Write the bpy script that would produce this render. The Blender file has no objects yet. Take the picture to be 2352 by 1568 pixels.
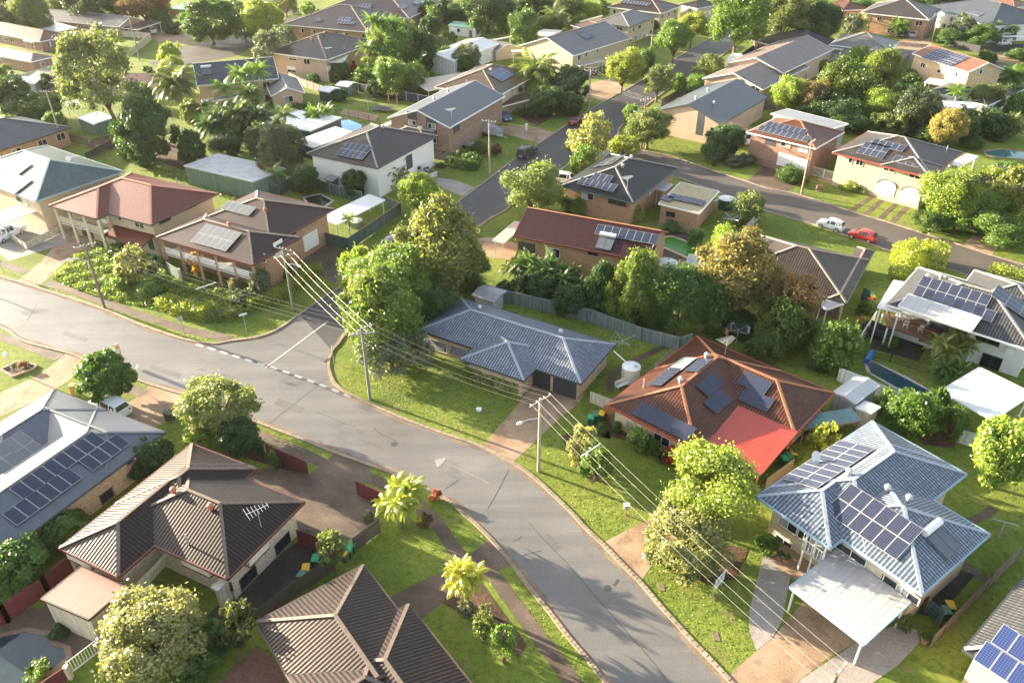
import bpy, math, random
import numpy as np
from mathutils import Vector, Matrix
rnd = random.Random(7)
S = bpy.context.scene
COL = S.collection
R = math.radians
V = Vector
# ---------------------------------------------------------------- camera
F = 1829.0; PITCH = R(32.9); CAMH = 50.0
CAM = V((0, 0, CAMH))
cd = bpy.data.cameras.new('camera'); co = bpy.data.objects.new('camera', cd); COL.objects.link(co)
cd.sensor_width = 36; cd.lens = 36 * F / 2352; cd.clip_end = 6000; cd.clip_start = 0.5
co.location = CAM; co.rotation_euler = (R(90) - PITCH, 0, 0)
S.camera = co
SP, CP = math.sin(PITCH), math.cos(PITCH)
def ray(px, py):
    x = (px - 1176) / F; v = (py - 784) / F
    return V((x, CP - v * SP, -(SP + v * CP)))
def G(px, py, z=0.0):                     # photo point -> world point at height z
    d = ray(px, py); return CAM + d * ((z - CAMH) / d.z)
def depth(p): return (p - CAM).dot(V((0, CP, -SP)))
def height_at(base, py):                  # height above a base point whose tip shows at py
    v = (py - 784) / F
    # (dy*-SP... ) solve v = -(up.q)/(fwd.q)
    q = base - CAM
    # up=(0,SP,CP) fwd=(0,CP,-SP);   -(q.up + h CP) = v (q.fwd - h SP)
    return (-(q.y * SP + q.z * CP) - v * (q.y * CP - q.z * SP)) / (CP - v * SP)
# ---------------------------------------------------------------- materials
def nt(name):
    m = bpy.data.materials.new(name); m.use_nodes = True
    t = m.node_tree; b = t.nodes['Principled BSDF']; return m, t, b
def N(t, k, **kw):
    n = t.nodes.new(k)
    for a, v in kw.items(): setattr(n, a, v)
    return n
def L(t, a, b): t.links.new(a, b)
def ramp(t, fac, stops):
    r = N(t, 'ShaderNodeValToRGB'); e = r.color_ramp.elements
    e[0].position, e[0].color = stops[0][0], (*stops[0][1], 1)
    e[1].position, e[1].color = stops[-1][0], (*stops[-1][1], 1)
    for p, c in stops[1:-1]:
        k = e.new(p); k.color = (*c, 1)
    L(t, fac, r.inputs[0]); return r.outputs[0]
def noise(t, vec, scale, det=3, rough=.55):
    n = N(t, 'ShaderNodeTexNoise'); n.inputs['Scale'].default_value = scale
    n.inputs['Detail'].default_value = det; n.inputs['Roughness'].default_value = rough
    if vec is not None: L(t, vec, n.inputs['Vector'])
    return n.outputs[0]
def mixc(t, fac, a, b, mode='MIX'):
    m = N(t, 'ShaderNodeMix', data_type='RGBA', blend_type=mode)
    for s, v in ((m.inputs[0], fac), (m.inputs[6], a), (m.inputs[7], b)):
        if isinstance(v, (int, float)): s.default_value = v
        elif isinstance(v, tuple): s.default_value = (*v, 1)
        else: L(t, v, s)
    return m.outputs[2]
def mth(t, op, a, b=0.0):
    m = N(t, 'ShaderNodeMath', operation=op)
    for s, v in ((m.inputs[0], a), (m.inputs[1], b)):
        if isinstance(v, (int, float)): s.default_value = v
        else: L(t, v, s)
    return m.outputs[0]
def bump(t, b, h, strength, dist):
    n = N(t, 'ShaderNodeBump'); n.inputs['Strength'].default_value = strength; n.inputs['Distance'].default_value = dist
    L(t, h, n.inputs['Height']); L(t, n.outputs[0], b.inputs['Normal'])
def sc(c, k): return tuple(min(1, x * k) for x in c)
MC = {}
def plain(name, c, rough=.6, metal=0, var=.12, scale=1.5, spec=.5):
    k = ('p', name)
    if k in MC: return MC[k]
    m, t, b = nt(name); tc = N(t, 'ShaderNodeTexCoord')
    n = noise(t, tc.outputs['Object'], scale, 5, .65)
    L(t, ramp(t, n, [(.3, sc(c, 1 - var)), (.7, sc(c, 1 + var))]), b.inputs['Base Color'])
    b.inputs['Roughness'].default_value = rough; b.inputs['Metallic'].default_value = metal
    b.inputs['Specular IOR Level'].default_value = spec
    MC[k] = m; return m
def tile(name, c, lichen=None, amt=.35, rough=.42):
    k = ('t', name)
    if k in MC: return MC[k]
    m, t, b = nt(name); uv = N(t, 'ShaderNodeUVMap'); s = N(t, 'ShaderNodeSeparateXYZ'); L(t, uv.outputs[0], s.inputs[0])
    u, v = s.outputs[0], s.outputs[1]
    iu = mth(t, 'FLOOR', mth(t, 'DIVIDE', u, .30)); iv = mth(t, 'FLOOR', mth(t, 'DIVIDE', v, .33))
    cb = N(t, 'ShaderNodeCombineXYZ'); L(t, iu, cb.inputs[0]); L(t, iv, cb.inputs[1])
    w = N(t, 'ShaderNodeTexWhiteNoise', noise_dimensions='2D'); L(t, cb.outputs[0], w.inputs['Vector'])
    base = ramp(t, w.outputs[0], [(0, sc(c, .72)), (.5, c), (1, sc(c, 1.28))])
    big = noise(t, uv.outputs[0], .35, 4, .7)
    lc = lichen or sc(c, 1.6)
    f = ramp(t, big, [(.42, (0, 0, 0)), (.75, (amt,) * 3)])
    base = mixc(t, f, base, lc)
    dk = noise(t, uv.outputs[0], 1.3, 5, .75)
    base = mixc(t, ramp(t, dk, [(.35, (.35,) * 3), (.5, (0, 0, 0))]), base, sc(c, .45))
    sm = N(t, 'ShaderNodeTexNoise'); mp = N(t, 'ShaderNodeMapping'); mp.inputs['Scale'].default_value = (2.4, .16, 1)
    L(t, uv.outputs[0], mp.inputs[0]); L(t, mp.outputs[0], sm.inputs['Vector']); sm.inputs['Scale'].default_value = 1; sm.inputs['Detail'].default_value = 4
    base = mixc(t, ramp(t, sm.outputs[0], [(.5, (0, 0, 0)), (.72, (.45,) * 3)]), base, sc(c, .5))
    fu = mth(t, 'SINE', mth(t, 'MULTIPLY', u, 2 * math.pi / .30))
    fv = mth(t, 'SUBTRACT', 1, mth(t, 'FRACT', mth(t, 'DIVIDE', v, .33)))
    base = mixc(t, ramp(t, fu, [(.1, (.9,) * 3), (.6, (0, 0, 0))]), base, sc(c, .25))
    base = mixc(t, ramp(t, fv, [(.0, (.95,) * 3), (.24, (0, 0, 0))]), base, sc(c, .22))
    L(t, base, b.inputs['Base Color']); b.inputs['Roughness'].default_value = rough; b.inputs['Specular IOR Level'].default_value = .3
    h = mth(t, 'ADD', mth(t, 'MULTIPLY', fu, .5), mth(t, 'MULTIPLY', fv, .8))
    bump(t, b, h, .55, .03)
    MC[k] = m; return m
def sheet(name, c, rib=.25, rough=.35, rust=None, spec=.6):
    k = ('m', name)
    if k in MC: return MC[k]
    m, t, b = nt(name); uv = N(t, 'ShaderNodeUVMap'); s = N(t, 'ShaderNodeSeparateXYZ'); L(t, uv.outputs[0], s.inputs[0])
    mp = N(t, 'ShaderNodeMapping'); mp.inputs['Scale'].default_value = (1.6, .14, 1); L(t, uv.outputs[0], mp.inputs[0])
    n = noise(t, mp.outputs[0], 1.1, 5, .7)
    n2 = noise(t, uv.outputs[0], .5, 4, .7)
    base = ramp(t, n, [(.3, sc(c, .8)), (.7, sc(c, 1.15))])
    if rust: base = mixc(t, ramp(t, n2, [(.45, (0, 0, 0)), (.7, (.6,) * 3)]), base, rust)
    else: base = mixc(t, ramp(t, n2, [(.5, (0, 0, 0)), (.8, (.3,) * 3)]), base, sc(c, .6))
    fr = mth(t, 'FRACT', mth(t, 'DIVIDE', s.outputs[0], rib))
    h = mth(t, 'SMOOTH_MIN', mth(t, 'MULTIPLY', mth(t, 'ABSOLUTE', mth(t, 'SUBTRACT', fr, .5)), 4), 1)
    ln = ramp(t, fr, [(.0, (.6,) * 3), (.10, (0, 0, 0))])
    base = mixc(t, mth(t, 'MULTIPLY', ln, .55), base, sc(c, .55))
    L(t, base, b.inputs['Base Color']); b.inputs['Roughness'].default_value = rough
    bump(t, b, h, .35, .025); b.inputs['Specular IOR Level'].default_value = spec
    MC[k] = m; return m
def brick(name, c, mortar=(.45, .4, .33)):
    k = ('b', name)
    if k in MC: return MC[k]
    m, t, b = nt(name); uv = N(t, 'ShaderNodeUVMap')
    br = N(t, 'ShaderNodeTexBrick'); L(t, uv.outputs[0], br.inputs['Vector'])
    br.inputs['Scale'].default_value = 1; br.inputs['Brick Width'].default_value = .24; br.inputs['Row Height'].default_value = .086
    br.inputs['Mortar Size'].default_value = .008; br.inputs['Color1'].default_value = (*sc(c, .7), 1)
    br.inputs['Color2'].default_value = (*sc(c, 1.3), 1); br.inputs['Mortar'].default_value = (*mortar, 1); br.inputs['Bias'].default_value = -.1
    n = noise(t, uv.outputs[0], .8, 5, .7)
    w = noise(t, uv.outputs[0], 5, 3, .7)
    base = mixc(t, ramp(t, n, [(.35, (.3,) * 3), (.65, (0, 0, 0))]), br.outputs[0], sc(c, .55))
    base = mixc(t, ramp(t, w, [(.5, (0, 0, 0)), (.7, (.35,) * 3)]), base, sc(c, 1.35))
    L(t, base, b.inputs['Base Color']); b.inputs['Roughness'].default_value = .85
    MC[k] = m; return m
def boards(name, c, w=.16, vertical=True):
    k = ('w', name)
    if k in MC: return MC[k]
    m, t, b = nt(name); uv = N(t, 'ShaderNodeUVMap'); s = N(t, 'ShaderNodeSeparateXYZ'); L(t, uv.outputs[0], s.inputs[0])
    a = s.outputs[0 if vertical else 1]
    q = mth(t, 'DIVIDE', a, w); wn = N(t, 'ShaderNodeTexWhiteNoise', noise_dimensions='1D'); L(t, mth(t, 'FLOOR', q), wn.inputs['W'])
    base = ramp(t, wn.outputs[0], [(0, sc(c, .8)), (1, sc(c, 1.2))])
    fr = mth(t, 'FRACT', q)
    base = mixc(t, ramp(t, fr, [(.0, (.75,) * 3), (.12, (0, 0, 0))]), base, sc(c, .3))
    n = noise(t, uv.outputs[0], 1.2, 5, .7)
    base = mixc(t, ramp(t, n, [(.4, (.4,) * 3), (.6, (0, 0, 0))]), base, sc(c, .6))
    L(t, base, b.inputs['Base Color']); b.inputs['Roughness'].default_value = .7
    bump(t, b, fr, .5, .02)
    MC[k] = m; return m
def ground_mat(name, stops, scale, fine, bumpd=.03, rough=.9, spec=.2, spots=None, seam=None):
    m, t, b = nt(name); g = N(t, 'ShaderNodeNewGeometry'); p = g.outputs['Position']
    a = noise(t, p, scale, 5, .6); f = noise(t, p, fine, 4, .7)
    base = ramp(t, a, stops)
    base = mixc(t, .5, base, ramp(t, f, [(.3, (.25,) * 3), (.7, (.8,) * 3)]), 'OVERLAY')
    if spots:
        sp = noise(t, p, spots[0], 3, .6)
        base = mixc(t, ramp(t, sp, [(spots[1], (0, 0, 0)), (spots[1] + .08, (spots[3],) * 3)]), base, spots[2])
    L(t, base, b.inputs['Base Color']); b.inputs['Roughness'].default_value = rough; b.inputs['Specular IOR Level'].default_value = spec
    bump(t, b, f, .7, bumpd)
    return m
def leafmat():
    m, t, b = nt('leaves'); o = N(t, 'ShaderNodeObjectInfo'); at = N(t, 'ShaderNodeAttribute', attribute_name='tint')
    oc = N(t, 'ShaderNodeVectorMath', operation='SCALE'); L(t, o.outputs['Color'], oc.inputs[0]); oc.inputs['Scale'].default_value = 1.8; oc = oc.outputs[0]
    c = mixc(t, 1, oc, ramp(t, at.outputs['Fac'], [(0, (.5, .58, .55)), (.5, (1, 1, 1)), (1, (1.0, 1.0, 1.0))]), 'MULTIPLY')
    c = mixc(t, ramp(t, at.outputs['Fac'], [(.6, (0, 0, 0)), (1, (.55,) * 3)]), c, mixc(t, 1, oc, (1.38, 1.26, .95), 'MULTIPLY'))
    b.inputs['Roughness'].default_value = .42; L(t, c, b.inputs['Base Color']); b.inputs['Specular IOR Level'].default_value = .5
    tr = N(t, 'ShaderNodeBsdfTranslucent'); L(t, mixc(t, 1, c, (1.2, 1.3, .62), 'MULTIPLY'), tr.inputs[0])
    mx = N(t, 'ShaderNodeMixShader'); mx.inputs[0].default_value = .42
    L(t, b.outputs[0], mx.inputs[1]); L(t, tr.outputs[0], mx.inputs[2])
    L(t, mx.outputs[0], t.nodes['Material Output'].inputs[0]); return m
LEAF = leafmat()
def objcol(name, rough=.3, coat=0, metal=0):      # paint whose hue is the object's own colour
    m, t, b = nt(name); o = N(t, 'ShaderNodeObjectInfo'); L(t, o.outputs['Color'], b.inputs['Base Color'])
    b.inputs['Roughness'].default_value = rough; b.inputs['Coat Weight'].default_value = coat; b.inputs['Metallic'].default_value = metal; return m
PAINT = objcol('car_paint', .28, .6)
PLASTIC = objcol('bin_plastic', .5)
def cells():
    m, t, b = nt('solar_cells'); uv = N(t, 'ShaderNodeUVMap'); s = N(t, 'ShaderNodeSeparateXYZ'); L(t, uv.outputs[0], s.inputs[0])
    fs = []
    for i in (0, 1):
        fr = mth(t, 'FRACT', mth(t, 'DIVIDE', s.outputs[i], .163)); fs.append(mth(t, 'LESS_THAN', fr, .1))
    g = mth(t, 'MAXIMUM', fs[0], fs[1])
    o = N(t, 'ShaderNodeObjectInfo')
    base = mixc(t, g, mixc(t, 1, o.outputs['Color'], (.016, .022, .05), 'MULTIPLY'), (.13, .14, .17))
    L(t, base, b.inputs['Base Color']); b.inputs['Roughness'].default_value = .16; b.inputs['Specular IOR Level'].default_value = .3
    return m
CELLS = cells()
def glassm():
    m, t, b = nt('window_glass'); b.inputs['Base Color'].default_value = (.02, .025, .03, 1); b.inputs['Roughness'].default_value = .08
    return m
GLASS = glassm()
def waterm(name, c, rough=.05):
    m, t, b = nt(name); g = N(t, 'ShaderNodeNewGeometry'); n = noise(t, g.outputs['Position'], 1.2, 3)
    L(t, ramp(t, n, [(.3, sc(c, .8)), (.7, sc(c, 1.15))]), b.inputs['Base Color']); b.inputs['Roughness'].default_value = rough
    n2 = noise(t, g.outputs['Position'], 3, 3); bump(t, b, n2, .08, .05); return m
WHITE = plain('white_paint', (.74, .73, .70), .5, var=.06)
DKMET = plain('dark_metal', (.05, .05, .055), .5)
GREYMET = plain('grey_metal', (.45, .46, .47), .4, .3)
TIMBER = plain('pole_timber', (.17, .13, .10), .85, var=.3, scale=4)
BARK = plain('bark', (.16, .115, .08), .9, var=.35, scale=3)
PALEBARK = plain('pale_bark', (.36, .31, .25), .85, var=.3, scale=3)
RUBBER = plain('rubber', (.02, .02, .02), .8)
CONC = plain('concrete', (.42, .38, .33), .85, var=.2)
KERB = plain('kerb_concrete', (.27, .21, .155), .85, var=.3, scale=.8)
CREAM = plain('cream_render', (.47, .385, .265), .8, var=.07, scale=.5)
TANW = plain('tan_render', (.48, .34, .24), .8, var=.08, scale=.5)
GREYW = plain('grey_render', (.30, .32, .35), .7, var=.08)
DKW = plain('dark_cladding', (.05, .055, .065), .6)
# ---------------------------------------------------------------- mesh builder
class MB:
    def __init__(s): s.v = []; s.f = []; s.uv = []; s.mi = []
    def face(s, pts, uv=None, hint=None, mi=0):
        pts = [V(p) for p in pts]
        if hint is not None:
            n = V((0, 0, 0))
            for i in range(len(pts)):
                a, b = pts[i], pts[(i + 1) % len(pts)]
                n += V(((a.y - b.y) * (a.z + b.z), (a.z - b.z) * (a.x + b.x), (a.x - b.x) * (a.y + b.y)))
            if n.dot(hint) < 0:
                pts.reverse(); uv = list(reversed(uv)) if uv else None
        i = len(s.v); s.v += [tuple(p) for p in pts]; s.f.append(tuple(range(i, i + len(pts))))
        if uv is None:
            e = (pts[1] - pts[0]); l = e.length or 1; e = e / l
            n = e.cross(pts[-1] - pts[0]); g = n.cross(e); g = g / (g.length or 1)
            uv = [((p - pts[0]).dot(e), (p - pts[0]).dot(g)) for p in pts]
        s.uv += [tuple(q) for q in uv]; s.mi.append(mi)
    def box(s, o, a, b, c, mi=0):          # origin and three edge vectors
        o, a, b, c = V(o), V(a), V(b), V(c); ce = o + (a + b + c) / 2
        P = [o, o + a, o + a + b, o + b]; Q = [p + c for p in P]
        for q in ([P[0], P[1], P[2], P[3]], Q, [P[0], P[1], Q[1], Q[0]], [P[1], P[2], Q[2], Q[1]], [P[2], P[3], Q[3], Q[2]], [P[3], P[0], Q[0], Q[3]]):
            s.face(q, hint=(q[0] + q[2]) / 2 - ce, mi=mi)
    def cbox(s, c, sx, sy, sz, mi=0):
        s.box(V(c) - V((sx / 2, sy / 2, 0)), (sx, 0, 0), (0, sy, 0), (0, 0, sz), mi)
    def beam(s, p, q, w, h, mi=0, up=V((0, 0, 1))):
        p, q = V(p), V(q); d = (q - p)
        if d.length < 1e-6: return
        x = d.normalized().cross(up)
        if x.length < 1e-3: x = V((1, 0, 0))
        x.normalize(); y = x.cross(d.normalized())
        s.box(p - x * w / 2 - y * h / 2, d, x * w, y * h, mi)
    def tube(s, pts, rads, n=8, cap=True, mi=0):
        pts = [V(p) for p in pts]; rings = []
        for i, p in enumerate(pts):
            d = (pts[min(i + 1, len(pts) - 1)] - pts[max(i - 1, 0)]).normalized()
            x = d.cross(V((0, 0, 1)))
            if x.length < .05: x = d.cross(V((1, 0, 0)))
            x.normalize(); y = d.cross(x); r = rads[i] if isinstance(rads, (list, tuple)) else rads
            rings.append([p + (x * math.cos(2 * math.pi * k / n) + y * math.sin(2 * math.pi * k / n)) * r for k in range(n)])
        for a, b in zip(rings, rings[1:]):
            for k in range(n):
                q = [a[k], a[(k + 1) % n], b[(k + 1) % n], b[k]]
                s.face(q, hint=(sum(q, V()) / 4 - (sum(a, V()) + sum(b, V())) / (2 * n)), mi=mi)
        if cap:
            s.face(rings[0], hint=pts[0] - pts[1], mi=mi); s.face(rings[-1], hint=pts[-1] - pts[-2], mi=mi)
    def build(s, name, mats, parent=None, smooth=False, local=False):
        me = bpy.data.meshes.new(name)
        off = V((0, 0, 0)) if (parent is None or local) else WLOC[parent.name]
        me.from_pydata([(x - off.x, y - off.y, z - off.z) for x, y, z in s.v], [], s.f)
        uvl = me.uv_layers.new(name='UVMap'); uvl.data.foreach_set('uv', [c for q in s.uv for c in q])
        mats = mats if isinstance(mats, (list, tuple)) else [mats]
        for m in mats: me.materials.append(m)
        me.polygons.foreach_set('material_index', s.mi)
        if smooth:
            import bmesh
            bm = bmesh.new(); bm.from_mesh(me); bmesh.ops.remove_doubles(bm, verts=bm.verts, dist=1e-4); bm.to_mesh(me); bm.free()
            me.polygons.foreach_set('use_smooth', [True] * len(me.polygons))
        o = bpy.data.objects.new(name, me); COL.objects.link(o)
        if parent is not None:
            o.parent = parent; WLOC[o.name] = off if not local else V((0, 0, 0))
        return o
WLOC = {}
REG = []      # (object, photo point, look, explicit label or None)
LAND = []     # (photo point, short phrase)
def reg(o, px, look=None, cat=None, group=None, label=None):
    if cat: o['category'] = cat
    if group: o['group'] = group
    REG.append((o, px, look, label)); return o
def thing(name, loc, rz=0):
    o = bpy.data.objects.new(name, None); COL.objects.link(o); o.location = loc; o.rotation_euler = (0, 0, rz)
    o.empty_display_size = .3; WLOC[o.name] = V(loc); return o
def dup(o, parent=None):
    c = o.copy(); COL.objects.link(c)
    if parent is not None: c.parent = parent
    for ch in o.children: dup(ch, c)
    return c
def structure(name, mb, mat):
    o = mb.build(name, mat); o['kind'] = 'structure'; return o
# ---------------------------------------------------------------- houses
PANEL = {}
def panel_proto(dark):
    if dark in PANEL: return PANEL[dark]
    mb = MB(); w, h, t = 1.0, 1.65, .04
    fm = DKMET if dark else plain('panel_frame', (.36, .36, .36), .4, .2)
    mb.box((-w / 2, -h / 2, 0), (w, 0, 0), (0, h, 0), (0, 0, t), 0)
    e = .035
    mb.face([(-w / 2 + e, -h / 2 + e, t + .003), (w / 2 - e, -h / 2 + e, t + .003), (w / 2 - e, h / 2 - e, t + .003), (-w / 2 + e, h / 2 - e, t + .003)], hint=V((0, 0, 1)), mi=1)
    me = mb.build('solar_panel', [fm, CELLS]); d = me.data; bpy.data.objects.remove(me); PANEL[dark] = d; return d
class House: pass
def angdiff(a, b): return (a - b + math.pi) % (2 * math.pi) - math.pi
def H(label, short, rects, eave, roof, wall, pitch=21, ov=.55, win=(), pan=(), name='house', cat='house', auto=True, fascia=None,
      cap=None, hot=(), vents=(), base=0.0, darkpan=False, ant=(), ground=None, frame=None, px=None, gutter=True, dish=(), ac=()):
    h = House(); h.roof = []; h.walls = []; h.rects = []
    A, B, C = rects[0][:3]
    a, b_ = G(*A, eave), G(*B, eave)
    th = math.atan2(b_.y - a.y, b_.x - a.x)
    if not isinstance(C, (int, float)):
        c = G(*C, eave); t2 = math.atan2(c.y - b_.y, c.x - b_.x)
        s = 1 if math.sin(t2 - th) > 0 else -1
        t2 -= s * math.pi / 2; la = (b_ - a).length; lb = (c - b_).length
        th = th + angdiff(t2, th) * lb / (la + lb)
    if frame is not None: th = frame
    h.th = th
    for i, rc in enumerate(rects):
        A, B, C = rc[:3]; o = rc[3] if len(rc) > 3 else {}
        ez = o.get('z', eave) + i * .007
        a, b_ = G(*A, ez), G(*B, ez)
        t1 = math.atan2(b_.y - a.y, b_.x - a.x); k = round((t1 - th) / (math.pi / 2)); ta = th + k * math.pi / 2
        u = V((math.cos(ta), math.sin(ta), 0)); w = V((-u.y, u.x, 0))
        if isinstance(C, (int, float)):
            Ln = (b_ - a).dot(u); W = C; org = (a + b_) / 2 - u * Ln / 2
        else:
            c = G(*C, ez)
            if (c - b_).dot(w) < 0: w = -w
            Ln, W = abs((c - a).dot(u)), abs((c - a).dot(w)); cen = (a + c) / 2; org = cen - u * Ln / 2 - w * W / 2
        h.rects.append((org, u, w, Ln, W, ez, o))
    allc = [r[0] + r[1] * r[3] / 2 + r[2] * r[4] / 2 for r in h.rects]
    ctr = allc[0].copy(); ctr.z = 0
    root = thing(name, ctr); h.root = root
    wl, rf, cp, gt = MB(), MB(), MB(), MB()
    tp = math.tan(R(pitch))
    for i, (org, u, w, Ln, W, ez, o) in enumerate(h.rects):
        tp = math.tan(R(o.get('p', pitch)))
        ins = o.get('ov', ov) + i * .031
        e = o.get('e', 'hh'); r = o.get('r', 'ab' if Ln >= W else 'bc')
        if r == 'bc':    # swap so the ridge is parallel to U
            O, U, WW, LL, LW = org, w, u, W, Ln
        else: O, U, WW, LL, LW = org, u, w, Ln, W
        P = lambda x, y, z: O + U * x + WW * y + V((0, 0, z))
        eaves = []; caps = []
        if e == 's':
            hi = o.get('dz', .35); flip = o.get('flip', 0)
            zz = lambda y: hi * (y / LW if not flip else 1 - y / LW)
            q = [P(0, 0, zz(0)), P(LL, 0, zz(0)), P(LL, LW, zz(LW)), P(0, LW, zz(LW))]
            faces = [(q, U, (P(0, LW, zz(LW)) - P(0, 0, zz(0))).normalized())]
            rim = q; hr = hi
        else:
            hr = LW / 2 * tp
            g0, g1 = e[0] == 'g', e[1] == 'g'
            x0 = 0 if g0 else min(LW / 2, LL / 2); x1 = LL if g1 else LL - min(LW / 2, LL / 2)
            c00, c10, c11, c01 = P(0, 0, 0), P(LL, 0, 0), P(LL, LW, 0), P(0, LW, 0)
            r0, r1 = P(x0, LW / 2, hr), P(x1, LW / 2, hr)
            cs = math.cos(math.atan(tp)); up = V((0, 0, math.sin(math.atan(tp))))
            faces = [([c00, c10, r1, r0], U, WW * cs + up), ([c11, c01, r0, r1], -U, -WW * cs + up)]
            caps.append((r0, r1))
            if not g0: faces.append(([c01, c00, r0], -WW, U * cs + up)); caps += [(c00, r0), (c01, r0)]
            if not g1: faces.append(([c10, c11, r1], WW, -U * cs + up)); caps += [(c10, r1), (c11, r1)]
            rim = None
        for pts, uu, vv in faces:
            if rim is None and len(pts) == 4 and (pts[2] - pts[3]).length < 1e-4: pts = pts[:3]
            rf.face(pts, [((p - O).dot(uu), (p - O).dot(vv)) for p in pts], hint=V((0, 0, 1)))
            h.roof.append((pts, uu, vv, i))
        for pts, uu, vv in faces:      # underside
            rf.face([p - V((0, 0, .12)) for p in pts], hint=V((0, 0, -1)), mi=1)
        # gutters and barge boards around the rim
        if e == 's': loop = rim
        else:
            loop = [c00, c10] + ([r1] if g1 else []) + [c11, c01] + ([r0] if g0 else [])
        cen = sum(loop, V()) / len(loop)
        for p, q in zip(loop, loop[1:] + loop[:1]):
            n = (q - p).cross(V((0, 0, 1))); n.z = 0
            if n.length < 1e-5: continue
            n.normalize()
            if n.dot((p + q) / 2 - cen) < 0: n = -n
            d = (q - p).normalized() * (.06 if abs(q.z - p.z) < .01 else 0)
            gt.box(p - V((0, 0, .19)) - d, q - p + d * 2, n * .11, (0, 0, .2))
        for p, q in caps:
            if (q - p).length > .05: cp.beam(p + V((0, 0, .02)), q + V((0, 0, .02)), .26, .1)
        # walls
        i0 = o.get('i0', ins); i1 = o.get('i1', ins); j0 = o.get('j0', ins); j1 = o.get('j1', ins)   # x ends then y ends in U/WW frame
        if e[0] == 'g': i0 = o.get('i0', .25 + i * .03)
        if e != 's' and e[1] == 'g': i1 = o.get('i1', .25 + i * .03)
        for fx, fy, fv in o.get('fi', ()):     # a deeper eave (veranda) on the side nearest this photo point
            q_ = G(fx, fy, ez); k_ = min(range(4), key=lambda k: (([P(LL / 2, 0, 0), P(LL, LW / 2, 0), P(LL / 2, LW, 0), P(0, LW / 2, 0)][k]) - q_).length)
            if k_ == 0: j0 = fv
            elif k_ == 1: i1 = fv
            elif k_ == 2: j1 = fv
            else: i0 = fv
        top = -.10; zb = base - ez + o.get('zb', 0)
        cs = [(i0, j0), (LL - i1, j0), (LL - i1, LW - j1), (i0, LW - j1)]
        for k in range(4):
            (xa, ya), (xb, yb) = cs[k], cs[(k + 1) % 4]
            if e == 's': za, zb2 = zz(ya) - .13, zz(yb) - .13
            else: za = zb2 = top
            q = [P(xa, ya, zb), P(xb, yb, zb), P(xb, yb, zb2), P(xa, ya, za)]
            out = (P((xa + xb) / 2, (ya + yb) / 2, 0) - P(LL / 2, LW / 2, 0)); n = (q[1] - q[0]).cross(V((0, 0, 1))).normalized()
            if n.dot(out) < 0: n = -n
            ul = (q[1] - q[0]).length
            gab = e != 's' and ((k == 1 and e[1] == 'g') or (k == 3 and e[0] == 'g'))
            if gab:
                tpz = (LW / 2 - j0) * tp * .0 + hr - .14
                pk = P(xa, LW / 2, tpz); s0 = j0 * tp - .14
                q = [q[0], q[1], P(xb, yb, s0), pk, P(xa, ya, s0)]
            wl.face(q, hint=n)
            h.walls.append((q, (q[1] - q[0]).normalized(), n, i))
    h.px = px or (sum((r[0][0] for r in rects)) / len(rects), sum((r[0][1] for r in rects)) / len(rects))
    proj = [(r[0][0] + (r[2][0] if not isinstance(r[2], (int, float)) else r[1][0])) / 2 for r in rects]
    projy = [(r[0][1] + (r[2][1] if not isinstance(r[2], (int, float)) else r[1][1])) / 2 for r in rects]
    if px is None: h.px = (sum(proj) / len(proj), sum(projy) / len(projy))
    wl.build('wall', wall, root)
    ro = rf.build('roof', [roof, plain('soffit', (.5, .47, .42))], root)
    if cap is not False and cp.f: cp.build('ridge_capping', cap or roof, ro)
    if gutter: gt.build('gutter', fascia or WHITE, root)
    h.ro = ro
    h.dark = darkpan
    for p in pan: panels(h, *p)
    for p in hot: hotwater(h, *p)
    for p in vents: vent(h, *p)
    for p in ant: antenna(h, *p)
    for p in dish: satdish(h, *p)
    for p in ac: aircon(h, *p)
    for p in win: window(h, *p)
    if auto: autowin(h, eave)
    reg(root, h.px, cat=cat, label=label)
    if short: LAND.append((h.px, short))
    return h
def inpoly(p, pts, n):
    s = None
    for i in range(len(pts)):
        c = (pts[(i + 1) % len(pts)] - pts[i]).cross(p - pts[i]).dot(n)
        if abs(c) < 1e-9: continue
        if s is None: s = c > 0
        elif (c > 0) != s: return False
    return True
def hit(px, py, faces, normals):
    d = ray(px, py); best = None
    for (pts, uu, x, i), n in zip(faces, normals):
        dn = d.dot(n)
        if dn > -1e-4: continue
        t = (pts[0] - CAM).dot(n) / dn
        p = CAM + d * t
        if inpoly(p, pts, n) and (best is None or t < best[0]): best = (t, p, uu, x, n)
    return best
def roofhit(h, px, py):
    ns = [f[1].cross(f[2]) * (1 if f[1].cross(f[2]).z > 0 else -1) for f in h.roof]
    b = hit(px, py, h.roof, ns)
    if b is None: print('ROOF MISS', h.root.name, px, py)
    return b
def panels(h, px, py, cols, rows, mode='p', dark=None, tint=(1, 1, 1), gap=.02):
    b = roofhit(h, px, py)
    if not b: return
    _, p, u, v, n = b
    pw, ph = (1.0, 1.65) if mode == 'p' else (1.65, 1.0)
    me = panel_proto(h.dark if dark is None else dark)
    X, Y = (u, v) if mode == 'p' else (v, -u)
    M = Matrix((X, Y, n)).transposed().to_4x4()
    for i in range(cols):
        for j in range(rows):
            q = p + u * ((i - (cols - 1) / 2) * (pw + gap)) + v * ((j - (rows - 1) / 2) * (ph + gap)) + n * .13
            o = bpy.data.objects.new('solar_panel', me); COL.objects.link(o); o.parent = h.root
            o.matrix_basis = Matrix.Translation(q - WLOC[h.root.name]) @ M; o.color = (*tint, 1)  # strong tints paint a pale sky reflection into the cell colour
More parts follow.
